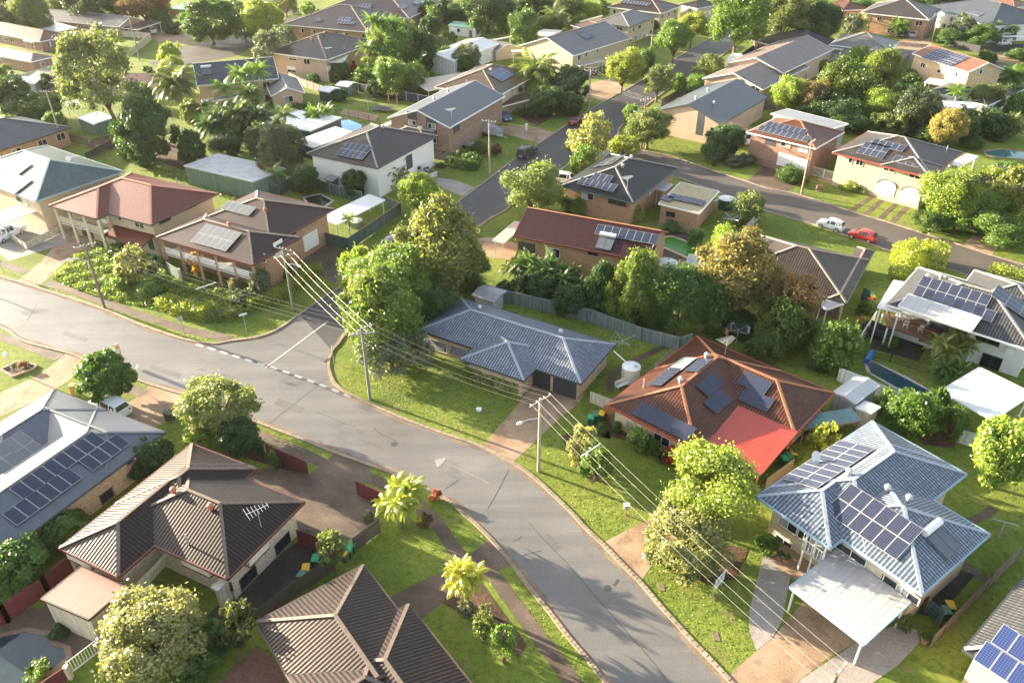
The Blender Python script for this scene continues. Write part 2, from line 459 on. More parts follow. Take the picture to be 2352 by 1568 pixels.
def hotwater(h, px, py):
    b = roofhit(h, px, py)
    if not b: return
    _, p, u, v, n = b
    mb = MB()
    for s in (-1, 1):
        mb.box(p + u * (s * .52 - .5) - v * 1 + n * .08, u * 1.0, v * 1.9, n * .09)
    o = mb.build('heater_collector', plain('collector_glass', (.10, .11, .13), .15), h.root)
    t = MB(); t.tube([p + v * 1.25 - u * 1.05 + n * .32, p + v * 1.25 + u * 1.05 + n * .32], .29, 12)
    t.build('water_tank', WHITE, h.root)
def vent(h, px, py, kind='w'):
    b = roofhit(h, px, py)
    if not b: return
    p = b[1]; mb = MB()
    if kind == 'p': mb.tube([p, p + V((0, 0, 1.1))], .07, 8); mb.build('vent_pipe', GREYMET, h.root); return
    mb.tube([p, p + V((0, 0, .3)), p + V((0, 0, .32)), p + V((0, 0, .45)), p + V((0, 0, .6)), p + V((0, 0, .68))], [.16, .16, .24, .28, .22, .05], 10)
    mb.build('roof_vent', plain('terracotta_vent', (.42, .15, .09), .7) if kind == 't' else GREYMET, h.root)
def antenna(h, px, py, k=1.0):
    b = roofhit(h, px, py)
    p = b[1] if b else None
    if p is None: return
    mb = MB(); t = p + V((0, 0, 1.9 * k)); mb.tube([p, t], .025, 5)
    d = V((.8, .6, 0)); e = V((-.6, .8, 0))
    mb.beam(t - d * .9 * k, t + d * .9 * k, .03, .03)
    for i in range(7):
        c = t + d * (-.85 + i * .28) * k; w = (.75 - i * .07) * k; mb.beam(c - e * w, c + e * w, .025, .025)
    mb.build('tv_antenna', GREYMET, h.root)
def satdish(h, px, py):
    b = roofhit(h, px, py)
    if not b: return
    p = b[1]; mb = MB(); c = p + V((0, 0, .75)); mb.tube([p, c], .03, 6)
    n = V((.35, -.75, .55)).normalized()
    mb.tube([c - n * .1, c - n * .06, c, c + n * .1], [.05, .22, .36, .45], 16, cap=False)
    mb.tube([c + n * .1, c - n * .0, c - n * .07, c - n * .1], [.44, .35, .2, .01], 16, cap=False)
    mb.build('satellite_dish', WHITE, h.root)
def wallhit(h, px, py):
    b = hit(px, py, h.walls, [f[2] for f in h.walls])
    if b is None: print('WALL MISS', h.root.name, px, py)
    return b
SHUT = sheet('roller_shutter', (.7, .69, .66), .11)
CURT = [plain('curtain_cream', (.42, .37, .29), .9), plain('curtain_grey', (.25, .25, .25), .9), plain('curtain_white', (.5, .49, .46), .9)]
SILL = plain('sill_brick', (.30, .2, .14), .8)
def put_window(h, p, u, n, w, hh, kind):
    up = V((0, 0, 1)); mb = MB(); f = .07; o = p - u * w / 2 - up * hh / 2
    if kind in 'gG':       # garage door
        d = MB(); q = [o + n * .05, o + u * w + n * .05, o + u * w + up * hh + n * .05, o + up * hh + n * .05]
        d.box(o - n * .02, u * w, up * hh, n * .07)
        g = d.build('garage_door', WHITE if kind == 'g' else plain('dark_door', (.035, .04, .05), .5), h.root)
        r = MB()
        for i in range(1, 5): r.box(o + up * hh * i / 5 + n * .052, u * w, up * .03, n * .012)
        r.build('rib', DKMET if kind == 'G' else plain('door_groove', (.4, .4, .39)), g)
        return
    if kind == 'a':        # arched garage door
        d = MB(); pts = []
        for k in range(13):
            t = math.pi * k / 12; pts.append(p + u * (w / 2 * math.cos(t)) + up * (hh * .12 + hh * .34 * math.sin(t)))
        pts = [p + u * w / 2 - up * hh / 2] + pts + [p - u * w / 2 - up * hh / 2]
        d.face([q + n * .06 for q in pts], hint=n)
        for a, b in zip(pts, pts[1:] + pts[:1]): d.face([a, b, b + n * .06, a + n * .06], hint=(a + b) / 2 - p)
        g = d.build('garage_door', WHITE, h.root)
        r = MB()
        for a, b in zip(pts[1:-1], pts[2:-1]): r.beam(a + n * .06, b + n * .06, .1, .14, up=n)
        r.build('arch_trim', plain('arch_brown', (.16, .10, .07)), g); return
    if kind == 'd':
        d = MB(); d.box(o - n * .02, u * w, up * hh, n * .06); d.build('door', plain('door_brown', (.14, .09, .06)), h.root); return
    if kind == 'k':        # dark panel painted as the shade inside an opening
        d = MB(); d.box(o - n * .02, u * w, up * hh, n * .045); d.build('opening_shade', DKW, h.root); return
    if kind == 'm':        # window with a striped metal hood
        d = MB(); a, b = o + up * hh + n * .05, o + u * w + up * hh + n * .05
        d.face([a, b, b - up * .75 + n * .6, a - up * .75 + n * .6], hint=n)
        d.face([a - n * .02, b - n * .02, b - up * .75 + n * .58, a - up * .75 + n * .58], hint=-n)
        d.build('window_hood', sheet('striped_hood', (.16, .165, .17), .2), h.root)
    for a, s, t in ((o, u * w, up * f), (o + up * (hh - f), u * w, up * f), (o + up * f, u * f, up * (hh - 2 * f)), (o + u * (w - f) + up * f, u * f, up * (hh - 2 * f)), (p - u * f / 2 - up * (hh / 2 - f), u * f, up * (hh - 2 * f))):
        mb.box(a - n * .02, s, t, n * .09)
    fr = mb.build('window', plain('window_frame', (.62, .60, .56), .5) if kind != 'b' else DKMET, h.root)
    sl = MB(); sl.box(o - up * .07 - u * .06 + n * .0, u * (w + .12), up * .065, n * .12); sl.build('sill', SILL, fr)
    g = MB(); g.box(o + u * .01 + up * .01 - n * .02, u * (w - .02), up * (hh - .02), n * .045); g.build('pane', GLASS, fr)
    if kind == 'w' and rnd.random() < .55:
        c = MB(); x0, x1 = rnd.choice(((0, .45), (.55, 1), (0, 1))); hb = rnd.choice((.4, .7, 1)) if x1 - x0 > .9 else 1; c.box(o + u * (f + (w - 2 * f) * x0) + up * (f + (hh - 2 * f) * (1 - hb)) + n * .027, u * ((w - 2 * f) * (x1 - x0)), up * ((hh - 2 * f) * hb), n * .008); c.build('blind', CURT[rnd.randint(0, 2)], fr)
    if kind == 's':
        b2 = MB(); b2.box(o + up * (hh * .45) + n * .075, u * w, up * hh * .6, n * .06); b2.build('roller_shutter', SHUT, fr)
def window(h, px, py, w=1.6, hh=1.1, kind='w'):
    b = wallhit(h, px, py)
    if not b: return
    put_window(h, b[1], b[2], b[4], w, hh, kind)
def inside_other(h, p, i):
    for k, (org, u, w, Ln, W, ez, o) in enumerate(h.rects):
        if k == i: continue
        d = p - org
        if .2 < d.dot(u) < Ln - .2 and .2 < d.dot(w) < W - .2: return True
    return False
def autowin(h, eave):
    for (q, u, n, i) in h.walls:
        c = (q[0] + q[1]) / 2; c.z = 2
        if (CAM - c).normalized().dot(n) < .12: continue
        ln = (q[1] - q[0]).length; org = h.rects[i]
        if ln < 3: continue
        zt = q[2].z; lv = [zt - 1.15] if zt < 3.9 else [zt - 1.15, zt - 3.9]
        k = max(1, int(ln / 3.4))
        for z in lv:
            if z < .8: z = .9
            for j in range(k):
                t = (j + .5) / k + rnd.uniform(-.06, .06); p = q[0] + (q[1] - q[0]) * t; p = V((p.x, p.y, z))
                if rnd.random() < .15 or inside_other(h, p + n * .2, i): continue
                put_window(h, p, u, n, rnd.choice((1.1, 1.5, 1.8)), rnd.choice((1.0, 1.15, 1.3)), 'w')
def aircon(h, px, py):
    b = wallhit(h, px, py)
    if not b: return
    _, p, u, x, n = b; mb = MB(); mb.box(p - u * .45, u * .9, n * .4, (0, 0, .65)); mb.build('air_conditioner', WHITE, h.root)
def slab(label, short, A, B, C, z, roofm, dz=.25, posts=True, name='carport', cat='carport', postm=None, wallm=None, edge=None, thick=.09):
    """a free sheet roof on posts, or a lean-to; corners A,B,C seen in the photo at height z"""
    a, b, c = G(*A, z), G(*B, z), G(*C, z)
    u = (b - a).normalized(); w = V((-u.y, u.x, 0))
    if (c - b).dot(w) < 0: w = -w
    Ln = abs((c - a).dot(u)); W = abs((c - a).dot(w)); cen = (a + c) / 2; o = cen - u * Ln / 2 - w * W / 2
    root = thing(name, V((cen.x, cen.y, 0)))
    P = lambda x, y, k=0: o + u * x + w * y + V((0, 0, dz * (y / W - .5) + k))
    mb = MB(); q = [P(0, 0), P(Ln, 0), P(Ln, W), P(0, W)]
    up = (P(0, W) - P(0, 0)).normalized()
    mb.face(q, [((p - o).dot(u), (p - o).dot(up)) for p in q], hint=V((0, 0, 1)))
    mb.face([p - V((0, 0, thick)) for p in q], hint=V((0, 0, -1)))
    mb.build('roof', roofm, root)
    e = MB()
    for p, r in zip(q, q[1:] + q[:1]):
        n = (r - p).cross(V((0, 0, 1))).normalized()
        if n.dot((p + r) / 2 - cen) < 0: n = -n
        e.box(p - V((0, 0, .17)), r - p, n * .07, (0, 0, .185))
    e.build('fascia', edge or WHITE, root)
    if posts:
        for x, y in ((.25, .25), (Ln - .25, .25), (Ln - .25, W - .25), (.25, W - .25)):
            p = P(x, y, -thick); m = MB(); m.box(V((p.x - .06, p.y - .06, 0)), (.12, 0, 0), (0, .12, 0), (0, 0, p.z)); m.build('post', postm or WHITE, root)
    if wallm:
        m = MB()
        for k in range(4):
            xs = [(.2, .2), (Ln - .2, .2), (Ln - .2, W - .2), (.2, W - .2)]
            (x0, y0), (x1, y1) = xs[k], xs[(k + 1) % 4]; p, r = P(x0, y0, -thick), P(x1, y1, -thick)
            m.face([V((p.x, p.y, 0)), V((r.x, r.y, 0)), r, p], hint=(p + r) / 2 - cen)
        m.build('wall', wallm, root)
    pc = ((A[0] + C[0]) / 2, (A[1] + C[1]) / 2)
    reg(root, pc, cat=cat, label=label)
    if short: LAND.append((pc, short))
    root['_fr'] = 0; del root['_fr']
    return root, P, Ln, W
def veranda(h, px, z, dep, posts=5, rail=WHITE, postm=None, solid=True, sub=(0, 1), gap=.35):
    """floor, railing and posts under the deep eave on the side of the house nearest a photo point"""
    best = None
    for (org, u, w, Ln, W, ez, o) in h.rects:
        q = G(*px, ez)
        for a, b, n in ((org, org + u * Ln, w), (org + u * Ln, org + u * Ln + w * W, -u), (org + u * Ln + w * W, org + w * W, -w), (org + w * W, org, u)):
            t = max(0, min(1, (q - a).dot(b - a) / (b - a).length_squared)); d = (a.lerp(b, t) - q).length
            if best is None or d < best[0]: best = (d, a, b, n, ez)
    _, a, b, n, ez = best; a, b = a.lerp(b, sub[0]), a.lerp(b, sub[1])
    u = (b - a).normalized(); a = a + n * gap + u * gap; b = b + n * gap - u * gap; Ln = (b - a).length
    F_ = lambda p, zz: V((p.x, p.y, zz))
    mb = MB(); mb.box(F_(a, z - .22), u * Ln, n * dep, (0, 0, .22)); mb.build('veranda_floor', CONC, h.root)
    r = MB(); r.beam(F_(a, z + 1), F_(b, z + 1), .09, .07)
    if solid:
        for k in range(3): r.box(F_(a, z + .18 + .26 * k), u * Ln, n * .04, (0, 0, .17))
    else:
        k = int(Ln / .26)
        for i in range(k + 1): p = a + u * (Ln * i / k); r.beam(F_(p, z), F_(p, z + 1), .035, .035)
    r.build('veranda_railing', rail, h.root)
    for i in range(posts):
        p = a + u * (.12 + (Ln - .24) * i / max(1, posts - 1)) + n * .12; m = MB(); sz = .36 if postm else .12
        m.cbox(F_(p, 0), sz, sz, ez - .14); m.build('veranda_post', postm or WHITE, h.root)
def balcony(h, A, B, z, dep, rail=WHITE, floor=None, posts=4, postm=None, ph=None, solid=False):
    """a balcony or veranda of a house: A,B = front edge at floor height in the photo"""
    a, b = G(*A, z), G(*B, z); u = (b - a).normalized(); w = V((-u.y, u.x, 0)); Ln = (b - a).length
    if w.y < 0: w = -w
    mb = MB(); mb.box(a - V((0, 0, .2)), u * Ln, w * dep, (0, 0, .2)); mb.build('balcony_floor', floor or CONC, h.root)
    r = MB(); r.beam(a + V((0, 0, 1)), b + V((0, 0, 1)), .07, .07); r.beam(a + V((0, 0, .12)), b + V((0, 0, .12)), .05, .05)
    if solid:
        for k in range(4): r.box(a + V((0, 0, .15 + .21 * k)), u * Ln, w * .04, (0, 0, .15))
    else:
        n = int(Ln / .28)
        for i in range(n + 1):
            p = a + u * (Ln * i / n); r.beam(p, p + V((0, 0, 1)), .03, .03)
    r.build('balcony_railing', rail, h.root)
    for i in range(posts):
        p = a + u * (.1 + (Ln - .2) * i / max(1, posts - 1)) - w * .08; m = MB(); m.cbox(V((p.x, p.y, 0)), .28 if postm else .12, .28 if postm else .12, ph or z); m.build('veranda_post', postm or WHITE, h.root)
# ---------------------------------------------------------------- foliage
def quads_mesh(name, P, X, Y, tint, mat):
    n = len(P); v = np.empty((n, 4, 3), np.float32)
    bend = np.cross(X, Y); bl = np.linalg.norm(bend, axis=1, keepdims=True) + 1e-9; bend = bend / bl * np.linalg.norm(X, axis=1, keepdims=True) * .35
    v[:, 0] = P - X * .15 - Y; v[:, 1] = P + X - bend * .5; v[:, 2] = P + X * .15 + Y; v[:, 3] = P - X - bend * .5
    me = bpy.data.meshes.new(name); me.vertices.add(n * 4); me.vertices.foreach_set('co', v.ravel())
    me.loops.add(n * 4); me.loops.foreach_set('vertex_index', np.arange(n * 4, dtype=np.int32))
    me.polygons.add(n); me.polygons.foreach_set('loop_start', np.arange(0, n * 4, 4, dtype=np.int32))
    try: me.polygons.foreach_set('loop_total', np.full(n, 4, np.int32))
    except Exception: pass
    a = me.attributes.new('tint', 'FLOAT', 'FACE'); a.data.foreach_set('value', tint.astype(np.float32))
    me.update(calc_edges=True); me.materials.append(mat); return me
def unit(a): return a / (np.linalg.norm(a, axis=-1, keepdims=True) + 1e-9)
def leaves_at(rs, P, nrm, size, tint, name):
    n = len(P); d = unit(nrm + rs.normal(0, .75, (n, 3))); t = unit(np.cross(d, rs.normal(0, 1, (n, 3)))); b = np.cross(d, t)
    s = size * rs.uniform(.6, 1.3, (n, 1)); return quads_mesh(name, P, t * s * .62, b * s, tint, LEAF)
CR = {}
KIND = {  # clumps, clump radius, spread, leaf factor, vertical bias, lower cut
    'round': (70, .27, .80, 1.15, 0, -.75), 'dense': (95, .23, .84, 1.35, 0, -.9), 'spread': (85, .235, .82, 1.0, .2, -.7),
    'airy': (90, .20, .84, .72, .1, -.8), 'cone': (95, .21, .80, 1.2, 0, -1), 'shrub': (45, .30, .76, 1.1, .1, -.9), 'lumpy': (48, .30, .80, 1.05, .1, -.8)}
def crown_mesh(kind, size, seed):
    key = (kind, size, seed)
    if key in CR: return CR[key]
    rs = np.random.RandomState(seed * 31 + sum(map(ord, kind)) + int(size * 10))
    nc, rc, sp, lf, vb, cut = KIND[kind]
    if size < 1.5: nc = int(nc * .5); rc *= 1.2
    c = unit(rs.normal(0, 1, (nc * 3, 3))); c = c[c[:, 2] > cut][:nc]
    c[:, 2] += vb * rs.uniform(0, .5, len(c)) ; c = unit(c)
    lob = unit(rs.normal(0, 1, (7, 3)) * [1, 1, .8]); lf_ = .66 + .42 * np.clip((c @ lob.T), 0, 1).max(1, keepdims=True) ** 4
    rad = rs.uniform(.5, 1.05, (len(c), 1)) ** .6 * sp * (lf_ if kind not in ('cone', 'dense') else .5 + .5 * lf_); c = c * rad
    if kind == 'cone':
        k = 1 - .62 * np.clip((c[:, 2:] + .9) / 1.8, 0, 1); c[:, :2] *= k * 1.15
    lsz = {1.0: .115, 2.0: .14, 4.0: .165}[size] / size
    area = nc * 4 * math.pi * rc * rc * .6
    n = int(area * lf * 1.5 / (lsz * lsz * 1.3)); n = min(n, 60000)
    idx = rs.randint(0, len(c), n); ctint = rs.uniform(.25, .75, len(c))
    rcl = rc * rs.uniform(.55, 1.3, len(c))
    d = unit(rs.normal(0, 1, (n, 3))); out = unit(c[idx] + [0, 0, .25]); d = unit(d + out * .7)
    P = c[idx] + d * rcl[idx][:, None] * rs.uniform(.45, 1.05, (n, 1)) * [1, 1, .85]
    st = rs.uniform(0, 1, n) < .05; P[st] += d[st] * rc * .5
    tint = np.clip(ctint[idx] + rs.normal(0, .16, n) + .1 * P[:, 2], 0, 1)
    m = np.percentile(np.abs(P), 97.5, axis=0); P = P / m * .92
    CR[key] = leaves_at(rs, P, d, lsz, tint, 'crown_' + kind); return CR[key]
def fit(cx, cy, w, h, tl):
    """world centre and semi axes of a crown seen as a w x h box in the photo, its bottom tl metres up"""
    Hc = 3.0
    for _ in range(12):
        p = G(cx, cy, tl + Hc / 2); z = depth(p); s = F / z
        D = w / s; dl = (CAM - p).normalized(); sd = dl.z; cdp = math.sqrt(1 - sd * sd)
        k = (h / s) ** 2 - (D * sd) ** 2
        Hc = min(max(math.sqrt(max(k, 0)) / cdp, .55 * D), 2.6 * D + 2)
    return p, D / 2, Hc / 2
TREELOOK = {}
def tree(cx, cy, w, h, kind, col, look, tl=None, bark=None, label=None, cat=None, name=None, group=None, base=None):
    bush = kind == 'shrub'
    if tl is None: tl = 0 if bush else 1.2
    p, r, hh = fit(cx, cy, w, h, tl)
    if bush and tl == 0: p.z = hh * .92
    size = 1.0 if r < 1.5 else 2.0 if r < 3 else 4.0
    me = crown_mesh(kind, size, rnd.randint(0, 2))
    j = rnd.uniform(.9, 1.12); col = tuple(c * j for c in col)
    if bush:
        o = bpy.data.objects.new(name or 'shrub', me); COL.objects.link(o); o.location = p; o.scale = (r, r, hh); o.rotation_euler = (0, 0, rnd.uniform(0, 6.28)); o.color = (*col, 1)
        reg(o, (cx, cy), look, cat or 'shrub', group, label); return o
    b = V((p.x, p.y, 0)) if base is None else G(*base)
    root = thing(name or 'tree', b)
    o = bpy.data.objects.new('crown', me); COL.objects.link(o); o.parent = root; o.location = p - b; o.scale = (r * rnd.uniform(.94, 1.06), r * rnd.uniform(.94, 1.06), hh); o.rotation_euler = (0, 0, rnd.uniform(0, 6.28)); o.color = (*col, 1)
    mb = MB(); tr = .05 * r + .07; lean = V((rnd.uniform(-.3, .3), rnd.uniform(-.3, .3), 0)); top = p + V((0, 0, -hh * .25))
    fork = b + (V((top.x, top.y, 0)) - b) * .5 + V((0, 0, max(.5, tl * .75 + .3)))
    mb.tube([b, b + V((0, 0, .25)), fork], [tr * 1.5, tr * 1.1, tr * .85], 8)
    for i in range(6):
        a = i * 1.047 + rnd.uniform(-.3, .3); q = p + V((math.cos(a) * r * .62, math.sin(a) * r * .62, hh * rnd.uniform(-.2, .45)))
        mid = fork.lerp(q, .5) + V((0, 0, hh * .12)); mb.tube([fork - V((0, 0, .1)), mid, q], [tr * .6, tr * .38, .03], 6)
    mb.tube([fork - V((0, 0, .1)), p + V((0, 0, hh * .5))], [tr * .7, .04], 6)
    mb.build('trunk', bark or BARK, root, smooth=True)
    reg(root, (cx, cy), look, cat or 'tree', group, label); return root
def fronds(seed, n, ln, droop, width, upb, nl=22, stems=1, spread=0):
    rs = np.random.RandomState(seed); P, X, Y, T = [], [], [], []
    for s in range(stems):
        a0 = rs.uniform(0, 6.28); so = np.array([math.cos(a0), math.sin(a0), 0]) * spread * rs.uniform(.1, 1) + [0, 0, rs.uniform(-.35, .25) * (stems > 1)]
        tilt = so * [.5, .5, 0]
        for i in range(n):
            az = i * 2.4 + rs.uniform(-.2, .2); el = upb * (1 - i / n * 1.25) + rs.uniform(-.12, .12)
            d = np.array([math.cos(az) * math.cos(el), math.sin(az) * math.cos(el), math.sin(el)]) + tilt; p = so.copy(); l = ln * rs.uniform(.8, 1.1)
            tn = rs.uniform(.3, .8); step = l / nl
            for k in range(nl):
                t = k / nl; d = d + np.array([0, 0, -droop * (1.1 * t + .12) * step / ln * 2.2]); d = d / np.linalg.norm(d); p = p + d * step
                side = np.cross(d, [0, 0, 1]); side /= np.linalg.norm(side) + 1e-6; lw = width * ln * math.sin(math.pi * min(1, .12 + .88 * t) ** .8) * rs.uniform(.8, 1.15)
                for sg in (-1, 1):
                    y = side * sg * .9 + d * .35 + np.array([0, 0, -.45 - .25 * rs.rand()]); y /= np.linalg.norm(y)
                    P.append(p + y * lw * .5); Y.append(y * lw * .55); X.append(d * step * .62); T.append(np.clip(tn + rs.normal(0, .1) + .15 * (1 - t), 0, 1))
    return quads_mesh('palm_fronds', np.array(P), np.array(X), np.array(Y), np.array(T), LEAF)
PF = {}
def palm(cx, cy, w, th, kind, col, look, label=None, base=None, group=None, skirt=False):
    """kind: feather (queen palm), king (upright), clump (many stems from the ground)"""
    sd = rnd.randint(0, 1)
    if (kind, sd) not in PF:
        PF[kind, sd] = {'feather': lambda: fronds(3 + sd, 34, 1.0, 1.35, .28, 1.2, 26), 'king': lambda: fronds(8 + sd, 17, 1.0, .95, .27, 1.1, 24), 'clump': lambda: fronds(14 + sd, 11, .62, 1.15, .26, 1.25, 18, 13, .55)}[kind]()
    me = PF[kind, sd]
    if kind == 'clump':
        z = th; p = G(cx, cy, z); r = w / 2 * depth(p) / F / 1.0
        root = thing('palm_clump', (p.x, p.y, 0)); k = r * 1.08; p = V((p.x, p.y, z))
        mb = MB()
        for i in range(9):
            a = rnd.uniform(0, 6.28); e = p + V((math.cos(a), math.sin(a), 0)) * r * rnd.uniform(.05, .4); mb.tube([V((p.x + (e.x - p.x) * .35, p.y + (e.y - p.y) * .35, 0)), e], [.07, .05], 6)
        mb.build('trunk', plain('palm_stem', (.22, .24, .08), .7), root)
    else:
        p = G(cx, cy, th); r = w / 2 * depth(p) / F; k = r * 1.4; b = V((p.x, p.y, 0)) if base is None else G(*base)
        root = thing('palm_tree', b); mb = MB(); mid = b.lerp(p, .5) + V((rnd.uniform(-.15, .15), 0, 0))
        rr = .17 if kind == 'feather' else .12
        mb.tube([b, b + V((0, 0, .5)), mid, p - V((0, 0, .3)), p], [rr * 1.5, rr, rr * .9, rr * .85, rr * .6], 8)
        mb.build('trunk', PALEBARK if kind == 'king' else BARK, root, smooth=True)
        if skirt or kind == 'king':
            s = MB(); s.tube([p - V((0, 0, 1.5)), p - V((0, 0, 1.0)), p - V((0, 0, .2))], [.10, .22, .13], 8); s.build('seed_skirt' if skirt else 'crownshaft', plain('palm_skirt', (.42, .31, .18), .8) if skirt else plain('crownshaft', (.22, .26, .10), .6), root)
    o = bpy.data.objects.new('fronds', me); COL.objects.link(o); o.parent = root; o.location = p - root.location; o.scale = (k, k, k * (1.0 if kind != 'clump' else 1.1)); o.rotation_euler = (0, 0, rnd.uniform(0, 6.28)); o.color = (*col, 1)
    reg(root, (cx, cy), look, 'palm', group, label); return root
def scatter_box(path, width, h0, h1, dens, size, seed, top=True, rough=.08):
    rs = np.random.RandomState(seed); P, Nn = [], []
    for a, b in zip(path, path[1:]):
        ln = (b - a).length; u = np.array((b - a).normalized()); w = np.array([-u[1], u[0], 0]); hh = h1 - h0
        for nrm, A in ((w, ln * hh), (-w, ln * hh), (np.array([0, 0, 1.]), ln * width), (u, width * hh), (-u, width * hh)):
            n = int(A * dens); s, t = rs.uniform(0, 1, n), rs.uniform(0, 1, n); q = np.array(a)[None] + np.zeros((n, 3))
            if nrm[2] > .5: q = q + np.outer(s * ln, u) + np.outer((t - .5) * width, w) + [0, 0, h1]
            elif abs(nrm @ u) < .5: q = q + np.outer(s * ln, u) + nrm * width / 2 + np.outer(h0 + t * hh, [0, 0, 1])
            else: q = q + u * (ln if nrm @ u > 0 else 0) + np.outer((s - .5) * width, w) + np.outer(h0 + t * hh, [0, 0, 1])
            P.append(q + rs.normal(0, rough, (n, 3)) ); Nn.append(np.repeat(nrm[None], n, 0))
    P = np.concatenate(P); Nn = np.concatenate(Nn)
    f = np.sin(P[:, 0] * 1.7) * np.cos(P[:, 1] * 1.3)
    P[:, 2] += f * .12 * (P[:, 2] > h0 + .3)
    tint = np.clip(.5 + f * .15 + rs.normal(0, .2, len(P)), 0, 1); return leaves_at(rs, P, Nn, size, tint, 'hedge')
def hedge(path, width, hgt, col, look, label=None, z=0.0, dens=60):
    pts = [G(x, y, z) for x, y in path]; pts = [V((p.x, p.y, 0)) for p in pts]; o0 = sum(pts, V()) / len(pts)
    me = scatter_box([p - o0 for p in pts], width, 0.0, hgt, dens, .14, rnd.randint(0, 99), rough=.1)
    o = bpy.data.objects.new('hedge', me); COL.objects.link(o); o.location = o0; o.color = (*col, 1)
    px = (sum(p[0] for p in path) / len(path), sum(p[1] for p in path) / len(path)); reg(o, px, look, 'hedge', None, label); return o
def inside2(x, y, poly):
    c = False; n = len(poly)
    for i in range(n):
        x0, y0 = poly[i]; x1, y1 = poly[i - 1]
        if (y0 > y) != (y1 > y) and x < (x1 - x0) * (y - y0) / (y1 - y0) + x0: c = not c
    return c
def cover(name, poly, dens, size, hgt, col, seed=1, mounds=1.3):
    pts = [G(*q) for q in poly]; pl = [(p.x, p.y) for p in pts]; rs = np.random.RandomState(seed)
    x0, x1 = min(p[0] for p in pl), max(p[0] for p in pl); y0, y1 = min(p[1] for p in pl), max(p[1] for p in pl)
    n = int((x1 - x0) * (y1 - y0) * dens); X, Y = rs.uniform(x0, x1, n), rs.uniform(y0, y1, n)
    m = np.array([inside2(a, b, pl) for a, b in zip(X, Y)]); X, Y = X[m], Y[m]
    g = np.clip(np.sin(X * mounds + 1) * np.sin(Y * mounds * 1.2 + 2) + .35 * np.sin(X * 3.1) * np.sin(Y * 2.7), -.4, 1) * .5 + .3
    Z = rs.uniform(0, 1, len(X)) * hgt * g + .02
    P = np.stack([X, Y, Z], 1); c = np.array([(x0 + x1) / 2, (y0 + y1) / 2, 0])
    me = leaves_at(rs, P - c, np.repeat([[0, 0, 1.]], len(P), 0), size, np.clip(rs.normal(.5, .2, len(P)) + .25 * (g - .4), 0, 1), name)
    o = bpy.data.objects.new(name, me); COL.objects.link(o); o.location = c; o.color = (*col, 1); o['kind'] = 'stuff'; return o
# ---------------------------------------------------------------- fences
def fence(path, mat, label, look=None, h=1.8, z=None, kind='panel', post=None, posted=2.4, name='fence', cat='fence', px=None, base=0.0):
    """path = photo points of the fence top"""
    z = h if z is None else z
    pts = [G(x, y, z) for x, y in path]; pts = [V((p.x, p.y, 0)) for p in pts]
    ctr = sum(pts, V()) / len(pts); root = thing(name, ctr); mb, pm = MB(), MB(); cnt = 0
    for a, b in zip(pts, pts[1:]):
        d = b - a; ln = d.length; u = d / ln; w = V((-u.y, u.x, 0)); n = max(1, round(ln / posted)); z0 = V((0, 0, base + .04))
        if kind == 'panel': mb.box(a - w * .02 + z0, d, w * .04, (0, 0, h - .04 - base))
        elif kind == 'mesh':
            for q in (.1, h * .5, h - .03): mb.beam(a + V((0, 0, q)), b + V((0, 0, q)), .03, .03)
            k = max(2, int(ln / .16))
            for i in range(k): p = a + d * (i / k); mb.beam(p + V((0, 0, .05)), p + V((0, 0, h)), .018, .018)
        elif kind == 'paling':
            k = max(2, int(ln / .14)); 
            for i in range(k):
                p = a + d * (i / k); hh = h + rnd.uniform(-.05, .05); mb.box(p - w * .012 + V((0, 0, .03)), u * .125, w * .024, (0, 0, hh - .03))
            mb.beam(a + w * .04 + V((0, 0, h * .3)), b + w * .04 + V((0, 0, h * .3)), .05, .08); mb.beam(a + w * .04 + V((0, 0, h * .8)), b + w * .04 + V((0, 0, h * .8)), .05, .08)
        elif kind == 'pickets':
            for q in (.1, h - .08): mb.box(a - w * .02 + V((0, 0, q)), d, w * .04, (0, 0, .07))
            k = max(2, int(ln / .2))
            for i in range(k): p = a + d * (i / k); mb.box(p - w * .015 + V((0, 0, .08)), u * .05, w * .03, (0, 0, h - .1))
        if post is not None:
            s = .08 if post is not CREAMP else .32
            for i in range(n + 1):
                if cnt < 60:
                    p = a + d * (i / n); m = MB(); m.cbox(p, s, s, h + .04); m.build('post', post, root); cnt += 1
        if kind == 'panel':
            pm.box(a - w * .035 + V((0, 0, h - .02)), d, w * .07, (0, 0, .04))
    mb.build('panel', mat, root)
    if pm.f: pm.build('rail', post if post not in (None, CREAMP) else mat, root)
    px = px or (sum(p[0] for p in path) / len(path), sum(p[1] for p in path) / len(path)); reg(root, px, look, cat, None, label); return root
CREAMP = plain('cream_pier', (.62, .50, .34), .8)
